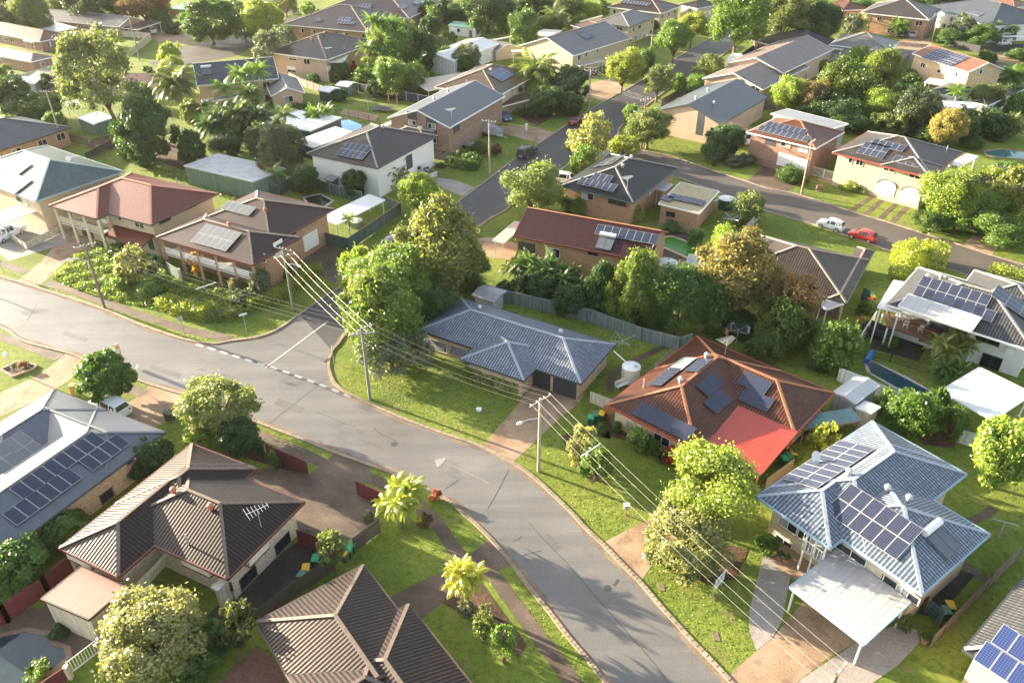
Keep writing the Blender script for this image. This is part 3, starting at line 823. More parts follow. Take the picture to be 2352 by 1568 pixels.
# ---------------------------------------------------------------- power poles and wires
def pole(base, topy, label, arms=((0, 1),), lamp=None, mat=None, angle=0.0, short=None, hfix=None, top=None):
    b = G(*base)
    if top: b = G(*top, hfix); b.z = 0
    b = b; h = hfix or height_at(b, topy); root = thing('power_pole', b)
    mb = MB(); mb.tube([b, b + V((0, 0, h))], [.17, .12], 10); mb.build('pole', mat or TIMBER, root, smooth=False)
    ends = []
    for dz, ang in arms:
        u = V((math.cos(angle + ang - 1), math.sin(angle + ang - 1), 0)); c = b + V((0, 0, h - .25 - dz)); m = MB(); m.beam(c - u * 1.25, c + u * 1.25, .10, .12); a = m.build('crossarm', plain('weathered_arm', (.27, .25, .22), .8, var=.3, scale=4), root)
        i = MB(); e = []
        for t in (-1.15, -.45, .45, 1.15):
            q = c + u * t + V((0, 0, .06)); i.tube([q, q + V((0, 0, .1)), q + V((0, 0, .2))], [.06, .07, .03], 6); e.append(q + V((0, 0, .2)))
        i.build('insulator', WHITE, a); ends.append(e)
    if lamp:
        c = b + V((0, 0, h * .74)); u = V((math.cos(lamp), math.sin(lamp), 0)); m = MB(); m.tube([c, c + u * 1.0 + V((0, 0, .35)), c + u * 1.9 + V((0, 0, .42))], .035, 6); a = m.build('lamp_arm', GREYMET, root)
        l = MB(); q = c + u * 1.9 + V((0, 0, .36)); l.tube([q - u * .1, q + u * .05, q + u * .35, q + u * .5], [.05, .13, .15, .05], 8); l.build('lamp_head', WHITE, a)
    reg(root, base, cat='power pole', label=label, group='power poles along the streets'); return ends
WIRE = plain('wire_metal', (.32, .30, .28), .4, .2)
def span(e0, e1, label, px, sag=.5, spacer=None):
    A, B = e0, e1
    if sum((a - b).length for a, b in zip(A, B)) > sum((a - b).length for a, b in zip(A, B[::-1])): B = B[::-1]
    for a, b in zip(A, B):
        mb = MB(); mb.tube([a.lerp(b, i / 14) - V((0, 0, 4 * sag * (i / 14) * (1 - i / 14))) for i in range(15)], .0075, 5)
        o = mb.build('power_line', WIRE); o.data.transform(Matrix.Translation(-a)); o.location = a
        reg(o, px, cat='power line', group=label, label=label)
    if spacer:
        t = spacer; f = [a.lerp(b, t) - V((0, 0, 4 * sag * t * (1 - t))) for a, b in zip(A, B)]; mb = MB(); mb.beam(f[0], f[3], .05, .05); o = mb.build('line_spacer', WHITE); reg(o, px, cat='spacer bar', label='white spacer bar clamped across ' + label.replace('four ', 'the '))
# ---------------------------------------------------------------- vehicles
CARS = {}
CARDEF = {  # length, width, sections: x, shoulder z, roof z
    'hatch': (3.9, 1.68, [(-1.95, .55, .57), (-1.9, .9, .95), (-1.55, .95, 1.35), (-.9, .95, 1.48), (0, .93, 1.5), (.45, .92, 1.4), (1.05, .9, .96), (1.75, .78, .8), (1.95, .5, .52)]),
    'sedan': (4.6, 1.75, [(-2.3, .55, .57), (-2.25, .92, .95), (-1.55, .95, 1.0), (-.95, .95, 1.38), (-.3, .94, 1.44), (.3, .93, 1.38), (1.0, .9, .95), (2.1, .75, .78), (2.3, .5, .52)]),
    'suv': (4.6, 1.85, [(-2.3, .6, .62), (-2.25, 1.05, 1.1), (-1.95, 1.08, 1.6), (-1.2, 1.08, 1.72), (.2, 1.06, 1.72), (.6, 1.05, 1.6), (1.2, 1.03, 1.08), (2.15, .92, .95), (2.3, .6, .62)]),
    'ute': (5.2, 1.85, [(-2.6, .7, .72), (-2.55, 1.08, 1.1), (-.75, 1.08, 1.1), (-.6, 1.08, 1.6), (-.1, 1.08, 1.75), (.6, 1.06, 1.7), (1.35, 1.04, 1.1), (2.45, .95, .98), (2.6, .65, .67)]),
    'canopy': (5.2, 1.85, [(-2.6, .7, .72), (-2.55, 1.08, 1.15), (-2.4, 1.08, 1.78), (-.7, 1.08, 1.8), (-.1, 1.08, 1.78), (.6, 1.06, 1.7), (1.35, 1.04, 1.1), (2.45, .95, .98), (2.6, .65, .67)]),
    'van': (4.7, 1.8, [(-2.35, .6, .62), (-2.3, 1.1, 1.15), (-2.2, 1.12, 1.85), (0, 1.1, 1.95), (1.3, 1.08, 1.9), (1.95, 1.05, 1.15), (2.25, .8, .85), (2.35, .55, .57)])}
def car(kind, px, toward, col, label, z=0.0):
    p = G(*px); q = G(*toward); ang = math.atan2(q.y - p.y, q.x - p.x)
    if kind not in CARS:
        Ln, W, S_ = CARDEF[kind]; hw = W / 2; root = thing('parked_car', (0, 0, 0)); b, g = MB(), MB(); rings = []
        for i, (x, zs, zr) in enumerate(S_):
            e = 1 if i in (0, len(S_) - 1) else 0; w = hw * (.86 if e else 1); tall = zr - zs > .2; rw = w * (.76 if tall else .93)
            rings.append([V((x, -w * .93, .22)), V((x, -w, .5)), V((x, -w, zs)), V((x, -rw, zr)), V((x, rw, zr)), V((x, w, zs)), V((x, w, .5)), V((x, w * .93, .22))])
        for i, (r0, r1) in enumerate(zip(rings, rings[1:])):
            t0, t1 = S_[i][2] - S_[i][1] > .2, S_[i + 1][2] - S_[i + 1][1] > .2; ce = (sum(r0, V()) + sum(r1, V())) / 16
            for k in range(8):
                qd = [r0[k], r1[k], r1[(k + 1) % 8], r0[(k + 1) % 8]]; gl = False
                if k in (2, 4): gl = t0 and t1
                if k == 3: gl = (t0 != t1) and not (kind in ('van',) and i < 2)
                if kind == 'canopy' and k in (2, 4) and i == 3: gl = True
                h = sum(qd, V()) / 4 - ce
                b.face(qd, hint=h)
                if gl:
                    c = sum(qd, V()) / 4; n = (qd[1] - qd[0]).cross(qd[3] - qd[0]); 
                    if n.length < 1e-6: continue
                    n.normalize(); n = n if n.dot(h) > 0 else -n; g.face([c + (v - c) * .86 + n * .012 for v in qd], hint=n)
        b.face(rings[0], hint=V((-1, 0, 0))); b.face(rings[-1], hint=V((1, 0, 0)))
        o = b.build('body', PAINT, root, smooth=True); md = o.modifiers.new('bev', 'BEVEL'); md.width = .06; md.segments = 2; md.limit_method = 'ANGLE'; md.angle_limit = R(25)
        g.build('windows', GLASS, root)
        if kind == 'ute':
            m = MB(); m.box((-2.45, -.78, .7), (1.65, 0, 0), (0, 1.56, 0), (0, 0, .42)); m.build('tray', DKMET, root)
        if kind == 'canopy':
            m = MB()
            for y in (-.6, .6): m.beam(V((-2.3, y, 1.9)), V((.3, y, 1.9)), .05, .05)
            for x in (-2.1, -1.3, -.5, .2): m.beam(V((x, -.6, 1.9)), V((x, .6, 1.9)), .05, .05)
            m.build('roof_rack', DKMET, root)
        for sx in (-1, 1):
            for sy in (-1, 1):
                x, y = sx * Ln * .31, sy * (hw - .1); m = MB(); m.tube([(x, y - .11, .32), (x, y + .11, .32)], .32, 16); t = m.build('wheel', RUBBER, root); m = MB(); m.tube([(x, y + sy * .1, .32), (x, y + sy * .13, .32)], .2, 12); m.build('rim', GREYMET, t)
        for sy in (-1, 1):
            m = MB(); m.cbox((Ln / 2 - .12, sy * hw * .62, .6), .16, .34, .14); m.build('headlight', plain('lamp_glass', (.7, .7, .7), .1), root)
            m = MB(); m.cbox((-Ln / 2 + .07, sy * hw * .7, .72), .12, .22, .2); m.build('taillight', plain('tail_red', (.35, .02, .02), .3), root)
            m = MB(); m.cbox((Ln * .16, sy * (hw + .08), 1.0), .1, .16, .13); m.build('mirror', PAINT, root)
        m = MB(); m.cbox((-Ln / 2 + .005, 0, .55), .03, .5, .12); m.build('number_plate', WHITE, root)
        CARS[kind] = root; r = root
    else: r = dup(CARS[kind])
    r.location = (p.x, p.y, z); r.rotation_euler = (0, 0, ang)
    for c in r.children:
        if c.name.split('.')[0] in ('body', 'mirror'): c.color = (*col, 1)
    reg(r, px, cat='car', label=label); return r
BIN = None
def binn(px, lid, look, open_=False, body=(.03, .10, .06), label=None, rz=None):
    global BIN
    if BIN is None:
        BIN = thing('wheelie_bin', (0, 0, 0)); m = MB()
        for (z0, w0, d0), (z1, w1, d1) in (((.08, .22, .24), (.95, .29, .36)),):
            a = [V((-w0, -d0, z0)), V((w0, -d0, z0)), V((w0, d0, z0)), V((-w0, d0, z0))]; b = [V((-w1, -d1, z1)), V((w1, -d1, z1)), V((w1, d1, z1)), V((-w1, d1, z1))]
            for k in range(4): q = [a[k], a[(k + 1) % 4], b[(k + 1) % 4], b[k]]; m.face(q, hint=V(((q[0] + q[1]).x, (q[0] + q[1]).y, 0)))
            m.face(a, hint=V((0, 0, -1))); m.face(b, hint=V((0, 0, 1)))
        m.build('body', PLASTIC, BIN); m = MB(); m.box((-.31, -.40, .96), (.62, 0, 0), (0, .80, 0), (0, 0, .05)); m.box((-.24, -.3, 1.01), (.48, 0, 0), (0, .6, 0), (0, 0, .035)); m.beam(V((-.25, .44, .98)), V((.25, .44, .98)), .04, .04); m.build('lid', PLASTIC, BIN)
        for s in (-1, 1): m = MB(); m.tube([(s * .2, .27, .1), (s * .27, .27, .1)], .1, 10); m.build('wheel', RUBBER, BIN)
        r = BIN
    else: r = dup(BIN)
    p = G(*px); r.location = p; r.rotation_euler = (0, 0, rnd.uniform(-.5, .1) if rz is None else rz)
    for c in r.children:
        k = c.name.split('.')[0]; c.color = (*(lid if k == 'lid' else body), 1)
    reg(r, px, look, 'bin', 'wheelie bins', label); return r
GRN, YEL, REDL = (.02, .30, .13), (.62, .38, .01), (.5, .03, .02)
def tank(cx, cy, w, h, mat, label, z=None, pipe=None):
    b = G(cx, cy + h / 2); b = G(cx, cy + h / 2 - w * .18); r = w / 2 * depth(b) / F; hh = height_at(b, cy - h / 2 + w * .12)
    root = thing('water_tank', b); mb = MB(); n = 20
    k = 7; pts = [b + V((0, 0, .02))]; rr = [r]
    for i in range(k): z0 = hh * .88 * i / k; pts += [b + V((0, 0, z0 + .1)), b + V((0, 0, z0 + hh * .1))]; rr += [r, r * 1.018]
    pts.append(b + V((0, 0, hh * .88))); rr.append(r); mb.tube(pts, rr, n, cap=False); mb.build('tank_wall', mat, root, smooth=True)
    t = MB(); t.tube([b + V((0, 0, hh * .88)), b + V((0, 0, hh * .97)), b + V((0, 0, hh))], [r * 1.02, r * .5, r * .12], n); t.build('lid', WHITE, root)
    c = MB(); c.tube([b + V((r * .4, -r * .3, hh * .93)), b + V((r * .4, -r * .3, hh * .93 + .12))], [.24, .22], 12); c.build('inlet', GREYMET, root)
    if pipe:
        q = G(*pipe[:2], pipe[2]); m = MB(); m.tube([b + V((-r * .4, 0, hh + .05)), q], .06, 8); m.build('pipe', WHITE, root)
    reg(root, (cx, cy), cat='water tank', label=label); return root
def hoist(px, topy, label, wash=None):
    b = G(*px); h = 2.1; root = thing('clothes_hoist', b); m = MB(); m.tube([b, b + V((0, 0, h))], .035, 8); m.build('post', GREYMET, root)
    m = MB(); a0 = .4
    for k in range(4):
        a = a0 + k * math.pi / 2; e = b + V((math.cos(a) * 1.6, math.sin(a) * 1.6, h + .15)); m.tube([b + V((0, 0, h - .2)), e], .022, 6)
        for s in (.4, .7, 1):
            q = b + V((math.cos(a) * 1.6 * s, math.sin(a) * 1.6 * s, h - .2 + .35 * s)); a2 = a + math.pi / 2; r_ = b + V((math.cos(a2) * 1.6 * s, math.sin(a2) * 1.6 * s, h - .2 + .35 * s)); m.tube([q, r_], .01, 4)
    m.build('arms', GREYMET, root); reg(root, px, cat='clothes hoist', label=label)
    if wash:
        for i, c in enumerate(wash):
            a = a0 + i * .7; q = b + V((math.cos(a) * 1.3, math.sin(a) * 1.3, h + .05)); u = V((-math.sin(a), math.cos(a), 0)); m = MB()
            n = 6
            for k in range(n):
                x0, x1 = -.35 + .7 * k / n, -.35 + .7 * (k + 1) / n; d = lambda x: V((math.cos(a), math.sin(a), 0)) * .05 * math.sin(x * 14)
                m.box(q + u * x0 + d(x0) - V((0, 0, .85)), u * (x1 - x0) + d(x1) - d(x0), V((math.cos(a), math.sin(a), 0)) * .015, (0, 0, .85))
            o = m.build('hanging_washing', plain('cloth%d' % i, c, .9)); o.data.transform(Matrix.Translation(-b)); o.location = b
            o['category'] = 'washing'; o['group'] = 'washing on the hoist'; REG.append((o, px, None, wash[c]))
HAZE = .000045
# ---------------------------------------------------------------- light
SUNDIR = V((-.879, .476, 0)).normalized(); ELEV = R(11.8)
w = bpy.data.worlds.new('World'); S.world = w; w.use_nodes = True
t = w.node_tree; bg = t.nodes['Background']; sk = t.nodes.new('ShaderNodeTexSky'); sk.sky_type = 'NISHITA'; sk.sun_disc = False
sk.sun_elevation = ELEV; sk.sun_rotation = math.atan2(SUNDIR.x, SUNDIR.y); sk.air_density = 1.0; sk.dust_density = 2.0; sk.ozone_density = 1.0
hs = t.nodes.new('ShaderNodeHueSaturation'); hs.inputs['Saturation'].default_value = .62; t.links.new(sk.outputs[0], hs.inputs['Color']); t.links.new(hs.outputs[0], bg.inputs[0]); bg.inputs[1].default_value = .096
sd = bpy.data.lights.new('sun', 'SUN'); sd.energy = 5.0; sd.angle = R(.55); sd.color = (1, .85, .62); so = bpy.data.objects.new('sun', sd); COL.objects.link(so)
dv = V((SUNDIR.x * math.cos(ELEV), SUNDIR.y * math.cos(ELEV), math.sin(ELEV))); so.rotation_euler = dv.to_track_quat('Z', 'Y').to_euler(); so.location = dv * 200
S.view_settings.view_transform = 'Standard'; S.view_settings.look = 'None'; S.view_settings.gamma = 1; S.view_settings.exposure = 2.66
S.render.engine = 'CYCLES'; S.cycles.max_bounces = 6; S.cycles.diffuse_bounces = 3; S.cycles.glossy_bounces = 2; S.cycles.transmission_bounces = 3; S.cycles.sample_clamp_indirect = 4; S.cycles.use_denoising = True
# ---------------------------------------------------------------- ground, roads, drives
GRASS = ground_mat('grass', [(.25, (.075, .105, .016)), (.45, (.125, .165, .024)), (.6, (.165, .20, .032)), (.8, (.21, .20, .055))], .11, 2.4, .06, .9, .2, spots=(.35, .60, (.17, .13, .065), .6))
_t = GRASS.node_tree; _b = _t.nodes['Principled BSDF']; _src = _b.inputs['Base Color'].links[0].from_socket; _g = N(_t, 'ShaderNodeNewGeometry')
_c = mixc(_t, ramp(_t, noise(_t, _g.outputs['Position'], 1.4, 5, .75), [(.36, (.75,) * 3), (.5, (0, 0, 0))]), _src, (.06, .095, .018))
_c = mixc(_t, ramp(_t, noise(_t, _g.outputs['Position'], .7, 4, .7), [(.58, (0, 0, 0)), (.72, (.7,) * 3)]), _c, (.22, .205, .06))
L(_t, _c, _b.inputs['Base Color'])
ASPH = ground_mat('old_asphalt', [(.3, (.125, .118, .108)), (.55, (.155, .147, .135)), (.75, (.19, .18, .166))], .12, 9, .012, .42, .5, spots=(.22, .6, (.11, .10, .09), .6))
ASPH2 = ground_mat('new_asphalt', [(.3, (.040, .038, .040)), (.6, (.055, .052, .052)), (.8, (.075, .07, .066))], .15, 8, .012, .6, .4)
ASPH3 = ground_mat('brown_asphalt', [(.3, (.075, .062, .052)), (.6, (.10, .085, .072)), (.8, (.125, .105, .088))], .15, 8, .012, .6, .4)
TAN = ground_mat('tan_concrete', [(.3, (.20, .125, .075)), (.5, (.30, .205, .13)), (.7, (.37, .265, .18))], .3, 6, .01, .8, .3, spots=(.5, .56, (.14, .09, .06), .5))
BRN = ground_mat('brown_concrete', [(.3, (.06, .042, .03)), (.5, (.10, .07, .05)), (.75, (.165, .12, .088))], .35, 6, .01, .7, .35)  # base darkened to hold the shade lying on the driveway
GRY = ground_mat('grey_concrete', [(.3, (.23, .20, .175)), (.6, (.31, .275, .24)), (.8, (.36, .325, .285))], .3, 6, .01, .8, .3)
DIRT = ground_mat('garden_soil', [(.3, (.05, .03, .02)), (.6, (.10, .06, .038)), (.8, (.17, .10, .06))], .5, 4, .06)
BRK = brick('paving_brick', (.22, .10, .065), (.15, .1, .08))
g = MB(); g.face([(-2500, -600, 0), (2500, -600, 0), (2500, 4200, 0), (-2500, 4200, 0)], hint=V((0, 0, 1))); structure('ground', g, GRASS)
LAY = [0.006]
def sheetp(name, polys, mat, z=None):
    mb = MB()
    for p in polys:
        LAY[0] += .00035
        pts = [G(*q) for q in p]; zz = (z or LAY[0]); pts = [V((q.x, q.y, zz)) for q in pts]
        mb.face(pts, [(q.x, q.y) for q in pts], hint=V((0, 0, 1)))
    return structure(name, mb, mat)
def smooth(pts, k=6):
    P = [G(*p) for p in pts]; P = [V((p.x, p.y, 0)) for p in P]; out = []
    for i in range(len(P) - 1):
        a, b, c, d = P[max(i - 1, 0)], P[i], P[i + 1], P[min(i + 2, len(P) - 1)]
        for j in range(k):
            s = j / k; out.append(.5 * ((2 * b) + (c - a) * s + (2 * a - 5 * b + 4 * c - d) * s * s + (3 * b - a - 3 * c + d) * s ** 3))
    return out + [P[-1]]
mainN = [(-160, 592), (0, 636), (85, 661), (240, 711), (325, 747), (425, 780), (490, 789), (530, 783), (588, 775), (635, 758), (688, 722), (738, 687), (795, 650), (930, 553), (1068, 452), (1145, 394), (1176, 370), (1234, 333), (1316, 278), (1389, 233), (1469, 188), (1536, 145), (1601, 105), (1661, 73), (1730, 30), (1790, -8)]
sideR = [(1860, -2), (1780, 45), (1714, 85), (1651, 133), (1576, 180), (1514, 220), (1455, 268), (1420, 300), (1440, 325), (1473, 345), (1546, 360), (1621, 387), (1700, 412), (1764, 433), (1836, 448), (1949, 484), (2049, 514), (2209, 564), (2279, 587), (2352, 609), (2460, 640)]
sideR2 = [(2470, 705), (2352, 672), (2226, 634), (2174, 617), (2061, 583), (2016, 567), (1951, 544), (1874, 518), (1764, 487), (1680, 455), (1608, 427), (1540, 404), (1440, 378), (1370, 365), (1320, 372), (1255, 414), (1160, 484), (1120, 507), (1000, 598), (880, 685), (800, 760), (778, 789), (763, 806), (755, 834), (758, 856), (768, 879), (788, 896), (813, 911), (863, 934), (938, 966), (1013, 994), (1100, 1024), (1173, 1061), (1206, 1081), (1238, 1106), (1268, 1134), (1311, 1176), (1348, 1216), (1383, 1248), (1426, 1293), (1471, 1338), (1518, 1393), (1591, 1473), (1661, 1546), (1760, 1660)]
nearL = [(1500, 1710), (1391, 1568), (1351, 1516), (1306, 1464), (1258, 1401), (1213, 1346), (1176, 1296), (1140, 1252), (1123, 1234), (1093, 1204), (1060, 1176), (1038, 1157), (988, 1127), (926, 1097), (853, 1069), (763, 1037), (688, 1007), (588, 969), (510, 939), (430, 909), (343, 882), (290, 862), (193, 825), (150, 809), (55, 784), (0, 752), (-160, 700)]
A1, A2, A3, A4 = smooth(mainN), smooth(sideR), smooth(sideR2), smooth(nearL)
def splitx(pts): return [V((p.x, p.y, 0)) for p in pts]
poly = A1 + A2 + A3 + A4
mb = MB(); mb.face([V((p.x, p.y, .016)) for p in poly], [(p.x, p.y) for p in poly], hint=V((0, 0, 1)))
structure('road', mb, ASPH)
_t = ASPH.node_tree; _b = _t.nodes['Principled BSDF']; _src = _b.inputs['Base Color'].links[0].from_socket
_g = N(_t, 'ShaderNodeNewGeometry'); _mp = N(_t, 'ShaderNodeMapping'); _mp.inputs['Rotation'].default_value = (0, 0, R(27)); _mp.inputs['Scale'].default_value = (.05, .8, 1); L(_t, _g.outputs['Position'], _mp.inputs[0])
_c = mixc(_t, ramp(_t, noise(_t, _mp.outputs[0], 1, 4, .6), [(.40, (.5,) * 3), (.6, (0, 0, 0))]), _src, (.105, .097, .09))
_c = mixc(_t, ramp(_t, noise(_t, _g.outputs['Position'], .45, 6, .75), [(.56, (0, 0, 0)), (.7, (.5,) * 3)]), _c, (.09, .083, .077))
L(_t, _c, _b.inputs['Base Color'])
# newer, darker surfacing of the two upper streets
def pick(pts, lo, hi): return pts[lo * 6:hi * 6 + 1]
up = pick(A1, 10, 25) + A2[:7 * 6 + 1] + A3[13 * 6:22 * 6 + 1]
mb = MB(); mb.face([V((p.x, p.y, .021)) for p in up], [(p.x, p.y) for p in up], hint=V((0, 0, 1))); structure('upper_street', mb, ASPH2)
cr = A2[8 * 6:] + A3[:12 * 6 + 1]
mb = MB(); mb.face([V((p.x, p.y, .0215)) for p in cr], [(p.x, p.y) for p in cr], hint=V((0, 0, 1))); structure('cross_street', mb, ASPH3)
sheetp('upper_road', [[(340, 147), (420, 108), (500, 95), (563, 76), (653, 46), (763, 18), (830, -8), (880, -8), (790, 22), (700, 52), (640, 80), (570, 112), (540, 130), (440, 147), (360, 152)],
                      [(2040, 88), (2059, 105), (2120, 118), (2200, 126), (2290, 140), (2352, 165), (2440, 205), (2440, 230), (2352, 190), (2300, 168), (2220, 150), (2100, 140), (2055, 128), (2030, 112)]], ASPH3)
def kerb(paths):
    mb = MB()
    for pts in paths:
        for a, b in zip(pts, pts[1:]):
            if (b - a).length < .02: continue
            u = (b - a).normalized(); w = V((-u.y, u.x, 0)); mb.box(a - w * .16 - u * .03, (b - a) + u * .06, w * .32, (0, 0, .12))
            
    return structure('kerb', mb, KERB)
kerb([A1, A2, A3, A4])
# gutter strip of pale earth and grit along the kerbs
GRIT = ground_mat('gutter_grit', [(.3, (.13, .10, .075)), (.55, (.20, .15, .105)), (.8, (.27, .2, .14))], .5, 5, .01)
mb = MB()
for pts, sgn in ((A3[14 * 6:], 1), (A4, 1), (A1[:60], 1)):
    for a, b in zip(pts, pts[1:]):
        u = (b - a).normalized(); w = V((-u.y, u.x, 0)) * sgn; q = [a + w * .0, b + w * .0, b - w * (.5 + .15 * math.sin(b.x)), a - w * (.5 + .15 * math.sin(a.x))]
        if sgn: q2 = q
        mb.face([V((p.x, p.y, .0235)) for p in q2], hint=V((0, 0, 1)))
structure('gutter', mb, GRIT)
sheetp('driveway', [[(1738, 1494), (1774, 1465), (1849, 1376), (1900, 1330), (2010, 1400), (1971, 1471), (1899, 1513), (1839, 1559), (1760, 1640), (1671, 1556), (1690, 1535)],
    [(1388, 1244), (1486, 1194), (1556, 1133), (1600, 1100), (1640, 1150), (1512, 1275), (1471, 1336)],
    [(1110, 1022), (1150, 975), (1180, 940), (1210, 900), (1232, 862), (1345, 900), (1330, 925), (1268, 975), (1215, 1028), (1176, 1062), (1145, 1042)],
    [(38, 647), (83, 662), (115, 635), (150, 600), (230, 545), (260, 520), (180, 515), (130, 560), (95, 600), (62, 628)],
    [(150, 812), (193, 826), (175, 862), (125, 895), (60, 930), (-40, 975), (-60, 930), (90, 860), (118, 840)],
    [(345, 883), (430, 910), (415, 940), (400, 955), (350, 985), (290, 968), (240, 950), (283, 930), (310, 915)],
    [(2234, 540), (2294, 557), (2279, 589), (2209, 566)], [(1095, 548), (1135, 545), (1190, 560), (1180, 600), (1120, 590)],
    [(1359, 190), (1410, 180), (1430, 205), (1385, 232), (1330, 215)], [(1213, 288), (1275, 305), (1240, 330), (1150, 305), (1130, 290)], [(2090, 80), (2150, 95), (2110, 120), (2050, 108)], [(2270, 112), (2352, 120), (2352, 150), (2290, 142)],
    [(345, 85), (400, 60), (470, 100), (380, 108)], [(470, 205), (600, 240), (560, 270), (455, 245)]], TAN)
sheetp('driveway', [[(766, 1041), (851, 1071), (846, 1100), (832, 1122), (872, 1165), (860, 1195), (805, 1242), (700, 1222), (560, 1160), (580, 1080), (640, 1072), (708, 1093), (751, 1058)],
    [(690, 585), (735, 552), (790, 578), (845, 612), (795, 651), (778, 656), (728, 627), (705, 600)],
    [(893, 1372), (985, 1325), (1015, 1312), (1060, 1288), (1093, 1262), (1123, 1237), (1140, 1252), (1176, 1297), (1150, 1306), (1105, 1332), (1050, 1362), (1015, 1386), (970, 1420), (925, 1440)],
    [(1715, 417), (1805, 445), (1850, 405), (1765, 372)], [(1370, 150), (1450, 120), (1500, 140), (1440, 165)], [(1640, 64), (1655, 40), (1610, 52), (1600, 75)]], BRN)
sheetp('driveway', [[(998, 407), (1040, 412), (1090, 430), (1062, 451), (1000, 425), (940, 405), (960, 395)],
    [(1764, 1278), (1753, 1276), (1721, 1401), (1721, 1451), (1738, 1493), (1774, 1464), (1796, 1426), (1818, 1311)],
    [(1839, 1560), (1971, 1472), (2054, 1436), (2106, 1446), (2113, 1473), (2064, 1526), (2004, 1568), (1950, 1640), (1780, 1640)], [(0, 480), (-60, 530), (20, 600), (150, 560), (170, 510), (110, 460)]], GRY)
def strip_px(name, lines, wid, mat):
    mb = MB()
    for ln in lines:
        LAY[0] += .00035; pts = smooth(ln, 4)
        L_, R_ = [], []
        for i, p in enumerate(pts):
            d = (pts[min(i + 1, len(pts) - 1)] - pts[max(i - 1, 0)]).normalized(); w_ = V((-d.y, d.x, 0)) * wid / 2; L_.append(p + w_); R_.append(p - w_)
        z = LAY[0]; 
        for i in range(len(pts) - 1): mb.face([V((q.x, q.y, z)) for q in (L_[i], L_[i + 1], R_[i + 1], R_[i])], hint=V((0, 0, 1)))
    return structure(name, mb, mat)
strip_px('driveway', [[(2012, 446), (1955, 484)], [(2035, 452), (1985, 495)], [(2066, 462), (2018, 505)], [(2092, 468), (2045, 513)]], .75, BRN)
strip_px('footpath', [[(108, 649), (240, 694), (350, 733), (440, 760), (530, 778)], [(0, 603), (60, 626)], [(-40, 765), (20, 779), (137, 822)], [(278, 885), (330, 905)], [(590, 996), (660, 1026), (750, 1066)]], 1.25, BRN)
strip_px('footpath', [[(830, 1090), (900, 1120), (978, 1175), (1010, 1210), (1050, 1268), (1080, 1290)], [(1130, 1315), (1190, 1398), (1250, 1478), (1330, 1585)]], 1.2, BRN)
strip_px('footpath', [[(2282, 1165), (2258, 1185), (2220, 1200)], [(1398, 990), (1392, 1005), (1402, 950)], [(2206, 1290), (2260, 1330), (2280, 1345)], [(1560, 780), (1420, 850), (1400, 900)]], .8, BRN)
sheetp('garden_bed', [[(2100, 1000), (2150, 980), (2200, 1010), (2190, 1030), (2120, 1020)], [(1010, 1380), (1105, 1335), (1210, 1480), (1190, 1510), (1130, 1430), (1060, 1410)], [(560, 1010), (700, 1090), (640, 1075), (560, 1050)],
    [(1400, 975), (1470, 985), (1560, 1040), (1600, 1060), (1560, 1075), (1480, 1030), (1400, 1000)], [(300, 300), (400, 330), (480, 370), (420, 390), (300, 350), (200, 340), (210, 320)],
    [(1290, 1000), (1340, 990), (1400, 1080), (1360, 1110), (1310, 1060)], [(0, 850), (60, 838), (85, 842), (30, 865)], [(1190, 268), (1240, 255), (1275, 265), (1235, 290)], [(1780, 365), (1860, 385), (1880, 360), (1800, 345)],
    [(870, 212), (990, 232), (985, 240), (860, 222)], [(1600, 770), (1800, 850), (1760, 880), (1600, 800)], [(1580, 1305), (1660, 1250), (1720, 1260), (1690, 1330), (1620, 1340)]], DIRT)
sheetp('patio', [[(0, 1420), (60, 1400), (140, 1390), (235, 1460), (155, 1520), (100, 1568), (-60, 1640), (-100, 1450)]], BRN)
sheetp('patio', [[(500, 1568), (590, 1480), (660, 1550), (640, 1600), (500, 1640)]], BRK)
sheetp('patio', [[(1510, 540), (1580, 530), (1600, 600), (1620, 640), (1560, 640), (1500, 600)], [(590, 1400), (760, 1290), (690, 1240), (560, 1330), (470, 1420), (540, 1450)], [(1700, 1120), (1800, 1040), (1860, 990), (1830, 960), (1760, 1060)], [(2070, 1395), (2180, 1300), (2240, 1320), (2150, 1420)], [(2000, 760), (2130, 790), (2110, 830), (2000, 800)]], ground_mat('dark_paving', [(.3, (.035, .03, .028)), (.6, (.06, .05, .045)), (.8, (.09, .075, .065))], .5, 5, .01))
sheetp('patio', [[(1764, 1270), (1830, 1240), (1900, 1290), (1860, 1340), (1800, 1320)], [(1880, 400), (1990, 430), (1960, 440), (1880, 415)], [(790, 250), (870, 265), (862, 280), (780, 262)]], TAN)
# painted marks
MARK = plain('road_paint', (.38, .37, .355), .7, var=.35, scale=5); CRK = plain('crack_filler', (.05, .047, .045), .7)
mb = MB(); z = .027
for i in range(13):
    k = i / 12; a = G(450 + (790 - 450) * k, 790 + (905 - 790) * k - 5 * math.sin(k * 3.1)); b = G(466 + (806 - 466) * k, 796 + (911 - 796) * k - 5 * math.sin(k * 3.1))
    u = (b - a).normalized(); w_ = V((-u.y, u.x, 0)) * .18; mb.face([V((q.x, q.y, z)) for q in (a - w_, b - w_, b + w_, a + w_)], hint=V((0, 0, 1)))
a, b = G(609, 845), G(753, 738); u = (b - a).normalized(); w_ = V((-u.y, u.x, 0)) * .09; mb.face([V((q.x, q.y, z + .001)) for q in (a - w_, b - w_, b + w_, a + w_)], hint=V((0, 0, 1)))
structure('road_marking', mb, MARK)
mb = MB(); mb.face([V((*G(*q).xy, .0285)) for q in [(998, 1056), (1026, 1050), (1019, 1062), (1005, 1075)]], hint=V((0, 0, 1)))
mb2 = [(1019, 1062), (1040, 1071), (1070, 1084), (1100, 1098), (1124, 1111)]
pts = smooth(mb2, 3)
